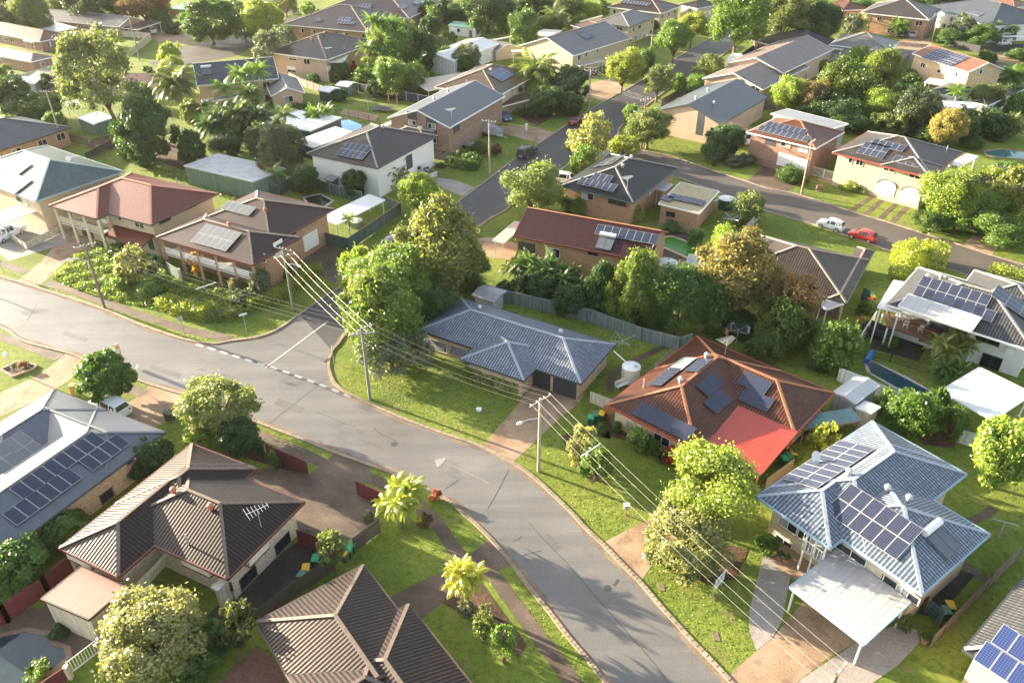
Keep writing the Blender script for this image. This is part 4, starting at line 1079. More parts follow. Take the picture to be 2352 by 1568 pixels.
for a, b in zip(pts, pts[1:]): u = (b - a).normalized(); w_ = V((-u.y, u.x, 0)) * .04; mb.face([V((q.x, q.y, .0275)) for q in (a - w_, b - w_, b + w_, a + w_)], hint=V((0, 0, 1)))
structure('chalk_arrow', mb, plain('chalk', (.235, .225, .21), .8, var=.4, scale=9))
mb = MB()
for ln, wd in (([(610, 979), (660, 940), (713, 898), (760, 862)], .05), ([(1120, 1169), (1145, 1125), (1168, 1079)], .05), ([(726, 947), (750, 955), (790, 972), (818, 980)], .05), ([(1242, 812 + 784 - 784), (1242, 812)], .01), ([(860, 983), (868, 992), (880, 1000), (897, 1006), (916, 1018)], .07), ([(902, 970), (930, 970), (958, 968)], .07), ([(824, 1009), (850, 1018), (880, 1031)], .05), ([(1022, 1123), (1034, 1115), (1054, 1101)], .06), ([(1178, 1240), (1190, 1238), (1198, 1231)], .06), ([(1195, 1279), (1210, 1272), (1244, 1264)], .05), ([(457, 847), (470, 851), (476, 855)], .05), ([(488, 856), (510, 860), (540, 867)], .04), ([(480, 795), (600, 835), (700, 872), (790, 912)], .10), ([(1300, 1290), (1360, 1360), (1430, 1440), (1500, 1520), (1550, 1590)], .05), ([(1215, 1200), (1250, 1240), (1300, 1290)], .04), ([(85, 700), (60, 740), (40, 758)], .04), ([(770, 890), (860, 930), (960, 975)], .05), ([(1420, 1330), (1410, 1345)], .2), ([(590, 1101), (640, 1125), (700, 1150)], .04)):
    pts = smooth(ln, 4)
    for a, b in zip(pts, pts[1:]):
        if (b - a).length < 1e-3: continue
        u = (b - a).normalized(); w_ = V((-u.y, u.x, 0)) * wd / 2; j = V((rnd.uniform(-.03, .03), rnd.uniform(-.03, .03), 0)) * (wd < .1); mb.face([V((q.x, q.y, .026)) for q in (a - w_, b - w_, b + w_, a + w_)], hint=V((0, 0, 1)))
structure('road_cracks', mb, CRK)

DPATCH = ground_mat('asphalt_patch', [(.3, (.10, .094, .087)), (.6, (.122, .115, .106)), (.8, (.145, .137, .127))], .5, 9, .012, .5, .4)
sheetp('road_patch', [[(640, 915), (700, 936), (688, 950), (628, 928)], [(350, 838), (420, 860), (412, 868), (343, 846)], [(1260, 1225), (1290, 1258), (1272, 1266), (1244, 1232)], [(820, 985), (838, 991), (830, 999), (812, 993)], [(150, 760), (205, 778), (196, 786), (140, 768)]], DPATCH, .0245)
mb = MB()
for q in ((905, 1020), (520, 880), (1395, 1350)):
    c = G(*q); mb.face([V((c.x + .32 * math.cos(k * .524), c.y + .32 * math.sin(k * .524), .0285)) for k in range(12)], hint=V((0, 0, 1)))
structure('drain_cover', mb, DKMET)
# ---------------------------------------------------------------- roofs and walls
T = dict(blue=tile('blue_grey_tile', (0.233, 0.257, 0.320), (0.451, 0.477, 0.553), .5), terra=tile('terracotta_tile', (0.129, 0.048, 0.028), (0.281, 0.125, 0.070), .3), light=tile('light_blue_tile', (0.216, 0.259, 0.324), (0.389, 0.416, 0.454), .4, .36),
    brown=tile('dark_brown_tile', (0.042, 0.023, 0.017), (0.064, 0.045, 0.039), .3, .34), dbrown=tile('brown_tile', (0.044, 0.023, 0.015), (0.075, 0.049, 0.036), .3, .34), grey=tile('grey_tile', (0.104, 0.104, 0.104), (0.180, 0.176, 0.166), .45), mossy=tile('weathered_brown_tile', (0.076, 0.054, 0.044), (0.152, 0.120, 0.096), .5),
    maroon=tile('maroon_tile', (0.058, 0.016, 0.016), (0.072, 0.027, 0.042), .35), black=tile('black_tile', (0.014, 0.014, 0.017), (0.030, 0.025, 0.030), .25), bgrey=tile('brown_grey_tile', (0.080, 0.064, 0.056), (0.160, 0.132, 0.108), .5), orange=tile('orange_tile', (0.320, 0.152, 0.088), (0.400, 0.208, 0.128), .3),
    red=tile('red_tile', (0.201, 0.037, 0.018), (0.276, 0.069, 0.040), .35), tan=tile('tan_brown_tile', (0.160, 0.104, 0.068), (0.240, 0.168, 0.112), .4), slate=tile('slate_tile', (0.096, 0.108, 0.128), (0.200, 0.216, 0.240), .4), orbr=tile('orange_brown_tile', (0.180, 0.064, 0.034), (0.225, 0.098, 0.053), .35), fib=tile('fibro_sheet', (0.225, 0.214, 0.203), (0.315, 0.300, 0.277), .5), teal=tile('teal_tile', (0.080, 0.136, 0.136), (0.200, 0.264, 0.256), .4), pale=tile('pale_pink_tile', (0.285, 0.225, 0.195), (0.375, 0.315, 0.285), .4))
M = dict(white=sheet('white_sheet', (.60, .595, .58), .3, .35), char=sheet('charcoal_sheet', (.036, .042, .052), .25, .43, None, 1.0), grey=sheet('grey_sheet', (.22, .23, .25), .25, .4), red=sheet('red_sheet', (.36, .05, .03), .3, .4), tan=sheet('tan_sheet', (.33, .19, .14), .25, .4), zinc=sheet('zinc_sheet', (.42, .43, .45), .3, .35), green=sheet('green_sheet', (.06, .20, .13), .3, .4),
    rusty=sheet('yellowed_sheet', (.33, .27, .14), .28, .5, (.2, .12, .05)), cream=sheet('cream_sheet', (.58, .52, .42), .3, .4), wribb=sheet('wide_white_sheet', (.37, .365, .365), .42, .45), pink=sheet('faded_pink_sheet', (.42, .33, .27), .3, .5), slate=sheet('slate_blue_sheet', (.065, .075, .095), .3, .43, None, 1.0), old=sheet('stained_grey_sheet', (.36, .35, .36), .3, .5, (.1, .09, .09)), pergola=sheet('plum_grey_sheet', (.40, .36, .37), .35, .4))
B = dict(cream=brick('cream_brick', (.50, .35, .20)), orange=brick('orange_brick', (.40, .20, .10)), red=brick('red_brick', (.27, .12, .075)), pale=brick('pale_brick', (.60, .48, .34), (.6, .52, .42)), brown=brick('brown_brick', (.21, .11, .07)))
WW = plain('white_wall', (.70, .69, .66), .7, var=.05, scale=.5); WB = boards('white_boards', (.66, .66, .63), .18, False); GB = boards('grey_boards', (.52, .53, .53), .18, False); CRIB = boards('cream_ribs', (.56, .49, .38), .14); GRIB = boards('grey_ribs', (.34, .36, .38), .12); GNRIB = boards('green_ribs', (.13, .20, .16), .2); WRIB = boards('white_ribs', (.66, .66, .64), .15)
MAR = plain('maroon_trim', (.12, .03, .025), .5); REDT = plain('red_trim', (.30, .06, .035), .5); DKB = plain('dark_brown_trim', (.07, .045, .035), .5); CHT = plain('charcoal_trim', (.05, .055, .065), .5); BLT = plain('blue_trim', (.22, .33, .42), .5); GNT = plain('green_trim', (.06, .11, .09), .5); TEALT = plain('teal_trim', (.30, .42, .40), .5)
CAPT = plain('terracotta_cap', (.34, .14, .07), .7, var=.25, scale=3); CAPB = plain('brown_cap', (.13, .095, .075), .7, var=.25, scale=3); CAPL = plain('pale_blue_cap', (.30, .33, .38), .6, var=.15, scale=3); CAPR = plain('pale_red_cap', (.5, .22, .15), .7, var=.2, scale=3); CAPG = plain('pale_grey_cap', (.28, .265, .245), .7, var=.25, scale=3); CAPC = plain('cream_cap', (.30, .235, .18), .7, var=.25, scale=3)
g_ = dict
h1 = H('low cream brick house under a mottled blue grey tiled hip roof beside the street corner', 'the blue grey tiled house', [((962, 757), (1338, 888), (1413, 790)), ((1059, 823), (1202, 874), 6.5, g_(r='bc', e='hh'))], 2.7, T['blue'], B['cream'], 22, .6, fascia=CHT, cap=CAPL,
    win=[(1001, 792, 3.0, 1.3, 'm'), (1055, 808, 1.9, 1.2, 'm'), (1238, 872, 2.7, 2.1, 'G'), (1297, 890, 2.7, 2.1, 'G'), (1372, 850, .9, 1.0, 'w')], vents=[(1102, 712), (1288, 768), (1345, 764, 'p'), (1131, 693, 'p')], auto=False, px=(1190, 790))
h2 = H('brick house with a terracotta tiled hip roof carrying several black solar arrays', 'the terracotta tiled house', [((1602, 772), (1911, 902), (1826, 996)), ((1602, 772), (1406, 937), (1600, 1034))], 2.7, T['terra'], CREAM, 22, .6, fascia=REDT, cap=CAPT, darkpan=True, auto=False, px=(1640, 900),
    pan=[(1525, 968, 6, 1, 'p'), (1630, 884, 3, 1, 'p'), (1648, 923, 3, 1, 'p'), (1733, 880, 3, 1, 'p'), (1737, 919, 3, 1, 'p'), (1529, 867, 4, 1, 'p'), (1605, 841, 3, 1, 'p')], vents=[(1622, 822), (1562, 878), (1478, 890, 'p')], ant=[(1665, 815)], win=[(1455, 980, 1.8, 1.1), (1520, 1010, 1.8, 1.1), (1585, 1040, 1.5, 1.1)])
for hx, hy, c, r_ in ((1567, 838, 3, 1),): panels(h2, hx, hy, c, r_, 'p', False, (20, 19, 7))  # pale heater glass, its reflected sky painted by the strong tint
h3 = H('tall cream house with a pale blue tiled roof, solar panels and a rooftop water heater', 'the pale blue tiled house', [((2003, 967), (1762, 1141), (1906, 1257), g_(fi=((1834, 1199, 1.9),))), ((2273, 1226), (2121, 1363), (1850, 1178)), ((2003, 967), (2201, 1082), (1990, 1268))], 4.7, T['light'], CREAM, 21, .6, fascia=BLT, cap=CAPL, auto=False, px=(2010, 1170),
    pan=[(1904, 1067, 8, 2, 'p'), (2004, 1196, 6, 2, 'p')], hot=[(2166, 1246)], vents=[(1948, 1090), (2036, 1127), (2085, 1150)], dish=[(1868, 1062)],
    win=[(1810, 1205, 1.8, 1.0), (1850, 1222, 1.2, 1.9), (1800, 1245, 1.6, .9), (1955, 1270, 2.6, .8), (2030, 1325, 3.0, .8), (2085, 1365, 1.8, .8), (2190, 1330, 1.4, 1.0)])
h4 = H('cream brick house with a dark brown tiled roof and cream window boxes at lower left', 'the dark brown tiled house', [((440, 1019), (137, 1257), (272, 1323)), ((250, 1203), (516, 1332), (698, 1152)), ((440, 1019), (580, 1076), (420, 1225))], 3.4, T['brown'], B['pale'], 22, .6, fascia=MAR, cap=CAPB, auto=False, px=(420, 1170),
    vents=[(400, 1133, 't'), (485, 1170, 't'), (433, 1250, 'p')], ant=[(600, 1210)], win=[(570, 1325, 1.8, 1.2, 'b'), (649, 1247, 1.8, 1.2, 'b'), (520, 1340, 1.2, .9, 'b')])
h5 = H('brick house with a smooth slate grey metal roof and black solar panels at far left', 'the slate grey metal roof', [((122, 895), (365, 995), (245, 1092)), ((222, 936), (365, 995), (-95, 1345)), ((122, 895), (222, 936), (-8, 1111), g_(r='bc'))], 3.0, M['slate'], B['cream'], 20, .5, fascia=CHT, auto=False, px=(130, 1080),
    pan=[(137, 1067, 8, 1, 'p'), (241, 1040, 4, 1, 'p'), (100, 1140, 6, 1, 'p'), (55, 1028, 2, 2, 'p', False, (11, 8, 3.4)), (5, 1055, 2, 2, 'p', False, (11, 8, 3.4))], win=[(245, 1138, 1.3, 1.0, 'b'), (300, 1052, 1.1, .8, 'b')], ac=[(312, 1046)])  # the strongly tinted panels carry a painted sky reflection
h6 = H('house with a ridged chocolate brown tiled roof cut off by the bottom edge', 'the chocolate tiled roof', [((588, 1427), (833, 1300), (1000, 1512), g_(r='bc', e='hg')), ((1115, 1612), (938, 1387), 8.2, g_(r='ab', e='gh')), ((880, 1427), (655, 1543), 9.0, g_(r='ab', e='hg'))], 2.9, T['dbrown'], B['brown'], 22, .6, fascia=DKB, cap=CAPB, auto=False, px=(830, 1440))
h7 = H('grey tiled corner house with blue solar panels in the bottom right corner', None, [((2395, 1275), (2169, 1486), (2400, 1612))], 4.5, T['grey'], CREAM, 21, .6, cap=CAPG, fascia=CHT, auto=False, px=(2270, 1460), pan=[(2305, 1530, 3, 1, 'p', False, (1.1, 1.7, 2.8)), (2345, 1490, 3, 1, 'p', False, (1.1, 1.7, 2.8))])
h8 = H('white two storey house with a grey tiled roof above an outdoor deck at right', 'the white house with the deck', [((2111, 613), (2058, 697), (2375, 806), g_(fi=((2200, 745, 3.4),))), ((2239, 620), (2200, 690), (2420, 765))], 5.4, T['grey'], WW, 21, .6, fascia=WHITE, cap=CAPG, auto=False, px=(2220, 720),
    pan=[(2185, 680, 7, 2, 'p'), (2200, 705, 7, 1, 'p'), (2330, 700, 3, 3, 'p')], vents=[(2130, 640), (2160, 640)], win=[(2275, 833, 2.0, 1.9, 'b'), (2270, 778, 2.4, 1.0, 'b'), (2130, 770, 1.4, 2.0, 'k'), (2180, 745, 4.0, 2.1, 'k')], ac=[(2320, 810)])
h9 = H('low house with a weathered brown tiled roof partly hidden by autumn trees', 'the weathered brown roof', [((1741, 538), (1665, 625), (1944, 695)), ((1970, 567), (2046, 593), (1944, 695))], 2.7, T['mossy'], B['brown'], 22, .6, fascia=GNT, cap=CAPC, auto=True, px=(1860, 620))
h10 = H('long two storey brick house with a maroon tiled gable roof', 'the long maroon roof', [((1180, 542), (1486, 596), (1535, 533), g_(e='gg'))], 4.9, T['maroon'], B['orange'], 25, .5, fascia=MAR, cap=CAPT, auto=False, px=(1350, 530),
    pan=[(1440, 540, 8, 1, 'p')], hot=[(1390, 560)], win=[(1362, 577, 1.4, 1.1, 'b'), (1500, 572, 1.3, 1.2, 'w'), (1210, 568, 2.4, 1.4, 'k'), (1270, 580, 2.0, 1.3, 'w')], vents=[(1428, 482, 'p')])
h11 = H('high brick house with a glossy black tiled hip roof beside the corner junction', 'the black tiled house', [((1402, 353), (1295, 426), (1454, 466))], 4.0, T['black'], B['orange'], 21, .6, fascia=GNT, cap=CAPG, auto=False, px=(1420, 405), pan=[(1372, 425, 6, 1, 'p'), (1383, 410, 3, 1, 'p'), (1400, 372, 5, 2, 'p')], vents=[(1450, 365), (1430, 385)], win=[(1418, 463, 3, 1.1, 'b'), (1350, 450, 2, 1.2), (1490, 440, 1.2, 1.1), (1510, 410, 1, 1)], ant=[(1440, 435)])
h12 = H('low brick garage with a yellowed metal roof and black solar panels', 'the low brick garage', [((1513, 471), (1611, 495), (1651, 439), g_(e='s', dz=.25, flip=1))], 3.0, M['rusty'], B['orange'], 4, .25, pan=[(1532, 457, 2, 1), (1562, 457, 2, 2), (1592, 463, 2, 2)], darkpan=True, auto=False, win=[(1540, 492, 1.4, .8, 'b')], fascia=WHITE, name='garage', cat='garage', cap=False)
h13 = H('cream two storey house with two white arched garage doors and a brown tiled roof', 'the cream house with arched garages', [((1994, 302), (1925, 350), (2139, 405)), ((2020, 380), (2139, 407), 6, g_(r='bc'))], 5.6, T['bgrey'], CREAM, 20, .7, fascia=REDT, cap=CAPG, auto=False, px=(2060, 355), pan=[(2007, 346, 4, 2, 'p'), (2040, 335, 5, 1, 'p'), (2083, 372, 4, 1, 'p')], win=[(2035, 430, 3.0, 2.7, 'a'), (2091, 447, 3.0, 2.7, 'a'), (2043, 386, 1.8, 1.1), (2102, 403, 1.8, 1.0), (1975, 372, 1.2, 1.2), (1950, 365, 1.2, 1.2)], vents=[(2173, 350, 'p')])
h14 = H('red brick house with an orange brown tiled roof, solar panels and white garage doors', 'the red brick house with white garage doors', [((1786, 269), (1720, 303), (1873, 341))], 5.4, T['orbr'], B['red'], 20, .6, fascia=WHITE, cap=CAPT, auto=False, px=(1820, 310), pan=[(1805, 296, 7, 1, 'p'), (1800, 308, 9, 1, 'p')], win=[(1802, 368, 2.6, 2.2, 'g'), (1836, 378, 2.6, 2.2, 'g'), (1805, 330, 1.8, 1.1), (1845, 342, 1.8, 1.1), (1770, 325, 2.0, 1.4, 'k')], vents=[(1818, 272), (1834, 273)])
H('long grey metal roofed rear wing behind the red brick house', 'the long grey metal wing', [((1809, 250), (1943, 284), (1911, 300), g_(e='s', dz=.3))], 5.0, M['grey'], GREYW, 5, .3, auto=False, name='house_wing', cat='house wing', cap=False, win=[(1925, 310, 1.2, 1)])
h15 = H('grey gabled house with tan and charcoal walls above a broad lawn', 'the grey gabled house', [((1618, 197), (1566, 252), (1656, 286), g_(e='gg', r='ab')), ((1639, 257), (1700, 267), (1726, 237), g_(e='s', z=3.6, dz=.15))], 4.2, M['char'], TANW, 20, .4, fascia=CHT, cap=False, auto=False, px=(1625, 245), vents=[(1598, 228), (1625, 210), (1640, 240)], win=[(1608, 285, 1.4, 4.2, 'k'), (1640, 300, 1.5, 1.0, 'b')])
slab('flat grey carport box left of the grey gabled house', None, (1537, 247), (1580, 256), (1592, 228), 3.2, M['grey'], .1, wallm=GREYW, posts=False, edge=CHT)
H('two tone gabled house with one pale and one dark roof slope beside a caravan', 'the two tone gabled house', [((1728, 132), (1652, 179), (1752, 206), g_(e='gg', r='ab', z=4.2)), ((1790, 94), (1718, 138), (1800, 168), g_(e='gg', r='ab', z=5.0))], 4.6, T['pale'], TANW, 18, .4, fascia=WHITE, cap=False, auto=False, px=(1750, 150), win=[(1705, 190, 1.0, 3.0, 'k'), (1735, 205, 2.2, 1.3)])
H('pale weatherboard house with a grey corrugated roof and a two level porch', 'the pale weatherboard house', [((1905, 103), (1921, 74), (2066, 95)), ((2064, 94), (2040, 133), (1978, 125))], 4.8, T['fib'], GB, 20, .5, fascia=WHITE, auto=False, px=(1975, 110), win=[(1966, 108, 1.5, 1.0), (1990, 132, 1.2, .8), (1985, 112, 1, 2)])
slab('pale porch roof on white posts over the weatherboard house deck', None, (1901, 108), (1953, 116), (1962, 100), 4.4, M['fib'] if 'fib' in M else M['zinc'], .3, name='porch', cat='porch')
H('wide two storey brick house with a mauve grey roof at top right', 'the mauve grey roofed house', [((2014, 7), (1999, 28), (2134, 46))], 5.2, T['bgrey'], B['orange'], 20, .6, px=(2070, 40), cap=CAPG)
slab('white slatted awning over the cars under the mauve grey roof', None, (2083, 60), (2115, 74), (2130, 60), 2.8, M['white'], .4)
H('long bluish grey roofed white house near the top right corner', 'the bluish grey roof', [((2266, 8), (2206, 23), (2276, 61))], 4.4, T['slate'], WW, 18, .5, px=(2280, 35), pan=[(2240, 32, 5, 1)])
H('brick house with a bright orange tiled gable and large solar array', 'the orange tiled gable', [((2096, 123), (2224, 166), 9.5, g_(e='gg'))], 5.2, T['orange'], B['cream'], 20, .5, px=(2180, 140), pan=[(2170, 133, 9, 3, 'p')], win=[(2120, 150, 1.5, 1.0), (2160, 165, 2, .8), (2200, 172, 1.5, 1.0), (2250, 165, 1.4, 1.0)], auto=False)
slab('cream flat carport roof below the orange tiled gable', None, (2136, 178), (2218, 190), (2190, 200), 2.8, M['cream'], .2)
H('low house with a brown tiled and pale roof behind a banana palm', 'the low brown and pale roof', [((2132, 210), (2210, 232), (2245, 205)), ((2235, 235), (2352, 250), (2352, 205))], 2.8, T['mossy'], WW, 18, .4, px=(2200, 215))
slab('long white carport roof right of the dark leafy trees', None, (2137, 244), (2252, 248), (2256, 236), 2.6, M['white'], .2)
H('yellow and cream house block in the top right corner', None, [((2238, 0), (2330, 18), 9)], 5, T['orange'], plain('yellow_wall', (.6, .42, .17), .8), 18, .4, px=(2290, 8))
H('red tiled house among trees at the top near the tall palm', 'the far red tiled house', [((1892, 8), (1936, 24), 9)], 3.4, T['orbr'], B['orange'], 20, .5, px=(1915, 12))
H('small dark charcoal tiled house behind the tall hedge', 'the dark charcoal roof', [((1834, 76), (1779, 95), (1856, 128))], 2.8, T['black'], B['brown'], 22, .4, px=(1830, 95))
H('long red brown tiled house with one row of solar panels at the top', 'the long red brown roof', [((1396, 16), (1528, 37), (1565, 14))], 5, T['dbrown'], CREAM, 20, .6, px=(1460, 22), pan=[(1460, 8, 9, 1)], cap=CAPR)
H('house with a second red brown roof beyond the street trees', None, [((1560, 12), (1602, 20), 10)], 5, T['dbrown'], B['pale'], 20, .5, px=(1585, 10))
H('pale grey hip roofed house with cream upper walls over brick', 'the pale grey hip roof', [((1366, 51), (1452, 66), (1510, 38))], 4.8, T['fib'], CREAM, 21, .6, px=(1435, 48), fascia=GNT, cap=CAPG)
H('pale grey gabled house with dark solar panels along the street', 'the pale gabled solar house', [((1331, 67), (1258, 103), (1317, 128), g_(e='gg', r='ab'))], 4.8, T['fib'], CREAM, 20, .4, px=(1320, 95), pan=[(1345, 80, 4, 2)], win=[(1330, 133, 1.2, 1.2), (1370, 115, 1.2, 1.2), (1345, 125, 1.2, 1.2)], auto=False)
slab('flat pale carport roof in front of the pale gabled solar house', None, (1321, 147), (1371, 163), (1388, 140), 2.7, M['pink'], .15)
H('small brick garage with a tan gable roof beside the pale grey hip roof', None, [((1376, 92), (1401, 117), (1420, 93), g_(e='gg', r='bc'))], 2.8, T['pale'], B['orange'], 20, .3, name='garage', cat='garage', px=(1395, 100), auto=False)
H('flat cream roofed room beside the pale gabled house', None, [((1219, 80), (1270, 92), (1290, 72), g_(e='s', dz=.2))], 3.0, M['cream'], CREAM, 4, .3, name='sunroom', cat='sunroom', auto=True, px=(1255, 80), cap=False)
h28 = H('cream house with a tan brown tiled roof and blue solar panels', 'the tan brown tiled house', [((1100, 152), (1036, 197), (1144, 221))], 5.2, T['tan'], CREAM, 21, .6, px=(1130, 180), pan=[(1152, 172, 6, 2, 'p', False, (1.6, 2, 2.6))], cap=CAPC, vents=[(1128, 164), (1073, 196, 'p')], win=[(1150, 222, 1.4, 1.2), (1175, 205, 1.2, 1.1), (1105, 235, 1, .6)], ac=[(1122, 236)], auto=False)
slab('dusty pink flat lean-to roof left of the tan brown tiled house', None, (983, 207), (1010, 222), (1092, 163), 3.0, M['pink'], .2)
slab('brown tiled veranda roof on posts in front of the tan brown tiled house', None, (1140, 245), (1168, 258), (1210, 215), 3.0, T['tan'], .5, name='veranda', cat='veranda')
h29 = H('two storey brown brick house with a charcoal metal gable roof and television antenna', 'the charcoal gabled brick house', [((1028, 202), (923, 267), (1033, 293), g_(e='gg', r='ab'))], 5.4, M['char'], B['brown'], 19, .5, px=(1020, 250), cap=False, auto=False, win=[(948, 285, 2.0, 4.4, 'k'), (992, 300, 2.2, 4.4, 'k'), (947, 282, 1.7, 1.0), (992, 290, 1.7, 1.0), (994, 322, 1.7, 1.0), (1085, 260, 1.4, 1.1), (1048, 295, 2.4, 1.4, 'k')], ac=[(966, 298)], ant=[(1038, 275)], vents=[(997, 230), (1030, 212)])
balcony(h29, (1017, 317), (1062, 296), 2.7, 1.0, solid=True, rail=plain('cream_rail', (.5, .44, .34)), posts=3)
h30 = H('white walled two storey house with a dark mottled tiled roof and solar panels', 'the white walled dark tiled house', [((852, 284), (748, 348), (867, 386)), ((930, 290), (866, 384), (972, 315))], 5.3, T['brown'], WW, 20, .6, px=(860, 335), cap=CAPG, fascia=DKB, pan=[(815, 348, 5, 2, 'p')], auto=False, win=[(770, 362, 1.2, .5), (812, 374, 1.2, .5), (940, 330, 1.4, 1.3, 'b'), (940, 372, 1.8, 2.4, 'k'), (900, 352, 1.2, 1)], vents=[(880, 295)])
r_, P_, L_, W_ = slab('plum grey metal patio roof on a raised black deck', 'the raised black deck', (677, 322), (748, 346), (812, 306), 5.0, M['pergola'], .3, name='patio_roof', cat='patio roof', postm=DKMET)
mb = MB(); dz_ = 2.6
q = [P_(0.2, .2), P_(L_ - .2, .2), P_(L_ - .2, W_ - .2), P_(.2, W_ - .2)]; q = [V((p.x, p.y, dz_)) for p in q]; mb.face(q, hint=V((0, 0, 1)))
for a, b in zip(q, q[1:] + q[:1]): mb.face([a - V((0, 0, .3)), b - V((0, 0, .3)), b + V((0, 0, 1.0)), a + V((0, 0, 1.0))])
mb.build('deck', DKW, r_)
h31 = H('tan two storey house with a dark brown hip roof and a striped awning', 'the tan house with the awning', [((736, 80), (649, 117), (750, 138)), ], 5.2, T['dbrown'], TANW, 20, .7, px=(745, 110), cap=CAPC, vents=[(716, 92, 't'), (745, 80, 't'), (792, 115, 'p'), (825, 98, 'p')], ant=[(757, 130)], auto=False, win=[(672, 133, 2.2, 1.2), (705, 142, 1.8, 1.2), (670, 160, 2.6, 1.4, 's'), (780, 142, 2.0, 1.4, 'k')])
balcony(h31, (751, 165), (800, 148), 2.6, 1.5, solid=True, posts=3)
slab('cream sheet awning on the tan two storey house', None, (755, 141), (775, 141), (800, 126), 4.6, M['cream'], .3, posts=False, name='awning', cat='awning')
H('brick house with a brown hip roof and two groups of solar panels', 'the brown roof with paired solar panels', [((752, 22), (692, 53), (845, 74))], 3.8, T['dbrown'], B['orange'], 19, .6, px=(770, 45), cap=CAPC, pan=[(794, 45, 4, 1), (796, 53, 5, 1), (732, 47, 2, 1)], hot=[])
H('brown tiled house behind with a white patio roof at the top', 'the far brown roof', [((850, -20), (790, 22), (940, 42))], 3.8, T['dbrown'], B['brown'], 20, .5, px=(860, 10), pan=[(838, 17, 4, 2), (925, 17, 5, 1), (960, 6, 6, 1)], cap=CAPC)
slab('broad white patio roof beside the far brown roof', None, (905, 39), (936, 53), (1008, 24), 3.0, M['white'], .2, name='patio_roof', cat='patio roof', postm=GNT, edge=GNT)
h34 = H('slate blue tiled gable house with a rooftop water heater among palms', 'the slate blue gable house', [((453, 197), (640, 180), 12, g_(e='gg', p=27)), ((608, 186), (635, 223), (700, 213), g_(e='gg', r='ab', z=3.4))], 4.8, T['slate'], TANW, 22, .5, px=(520, 165), hot=[(475, 165)], cap=CAPG)
slab('blue tiled veranda roof under the slate blue gable house', None, (466, 234), (475, 250), (565, 215), 2.8, T['slate'], .5, name='veranda', cat='veranda')
H('long pale grey gable roofed house at the top left', 'the long pale grey roof', [((87, 44), (272, 62), 10, g_(e='gg'))], 2.9, T['grey'], B['orange'], 20, .5, px=(190, 40), cap=CAPG)
slab('brown tiled carport on white posts beside the long pale grey roof', None, (278, 62), (340, 70), (370, 53), 2.7, T['tan'], .5)
slab('bright white gabled carport roof above the red brown roof', None, (47, 62), (117, 82), (177, 65), 2.8, M['white'], .2)
H('low red brown tiled house with a pale solar array at upper left', 'the low red brown roof', [((-60, 118), (64, 151), (124, 130))], 2.8, T['maroon'] if 0 else T['pale'], B['red'], 20, .5, px=(50, 120), cap=CAPR, pan=[(52, 110, 4, 2, 'p', False, (14, 10.5, 4.6))])  # panel tint paints in the reflected sky
H('house with a dark brown tiled roof on the upper left edge', None, [((-80, 62), (92, 96), 9)], 2.8, T['orbr'], B['red'], 20, .5, px=(30, 70))
H('brick house with a slate tiled hip roof on the left edge', 'the left slate roof', [((42, 267), (131, 295), (-30, 355))], 3.2, T['slate'], B['orange'], 20, .5, px=(50, 300), fascia=DKB)
h39 = H('cream high house with a teal tiled roof and large pale solar array', 'the teal tiled house', [((107, 334), (232, 397), (82, 462))], 5.0, T['teal'], CREAM, 20, .6, px=(110, 390), fascia=TEALT, cap=TEALT, pan=[(30, 385, 6, 2, 'p', False, (14, 10.5, 4.6)), (25, 420, 7, 2, 'p', False, (14, 10.5, 4.6))], auto=False, win=[(194, 412, 2.0, .5, 'b'), (130, 440, 2.0, .6, 'b'), (50, 460, 3, 1)], ac=[(168, 428)], dish=[(160, 375)], ant=[(175, 382, .8)])  # sky reflection is put into the tint of these panels
slab('rust stained carport roof under the teal tiled house', 'the rust stained carport', (-45, 500), (12, 524), (102, 478), 2.7, sheet('rust_stained_sheet', (.42, .36, .33), .3, .5, (.25, .17, .13)), .2)
h40 = H('cream two storey house with a bright red tiled roof and front balcony', 'the red tiled house', [((300, 397), (476, 447), (347, 516)), ((300, 397), (127, 473), (222, 502), g_(fi=((175, 488, 2.2),)))], 5.2, T['red'], CREAM, 21, .6, px=(300, 455), fascia=DKB, cap=CAPR, auto=False, win=[(270, 497, 1.6, 1.0), (320, 515, 1.8, 1.1), (378, 505, 2, .6, 'b'), (438, 472, 1.6, .6, 'b'), (348, 560, 1.4, 1.8, 'k'), (200, 530, 2.4, 2.0, 'k')], ac=[(245, 510)], vents=[(408, 425, 'p')])
veranda(h40, (175, 488), 2.7, 1.8, 4, postm=CREAMP, rail=plain('cream_rail', (.5, .44, .34)))
slab('small red tiled porch roof on cream posts below the red tiled house', None, (236, 533), (325, 563), (357, 545), 2.9, T['red'], .9, name='porch', cat='porch', postm=CREAMP, edge=DKB)
h41 = H('brick two storey house with a plum brown tiled roof and pale solar array', 'the plum brown tiled house', [((475, 489), (374, 543), (580, 608), g_(fi=((480, 575, 2.6),))), ((590, 438), (748, 482), (620, 562))], 5.0, tile('plum_brown_tile', (0.050, 0.018, 0.014), (0.081, 0.046, 0.043), .3), B['orange'], 21, .7, px=(560, 530), fascia=MAR, cap=CAPC, auto=False, pan=[(497, 547, 6, 2, 'p', False, (11, 8, 3.6)), (548, 480, 5, 1, 'p', False, (9, 7, 3))], win=[(714, 552, 3.0, 2.3, 'g'), (690, 515, 2.2, 1.0), (640, 570, 1.6, 2, 'g'), (668, 535, 1.8, .9, 'b'), (440, 590, 2.4, 1.8, 'k'), (480, 600, 2.4, 1.8, 'k'), (520, 615, 2.6, 1.8, 'k'), (600, 590, 1.5, 1.2)], vents=[(610, 487, 't'), (527, 520, 't')])  # pale tints paint the reflected sky on both arrays
veranda(h41, (480, 575), 2.6, 2.1, 6, postm=B['orange'])
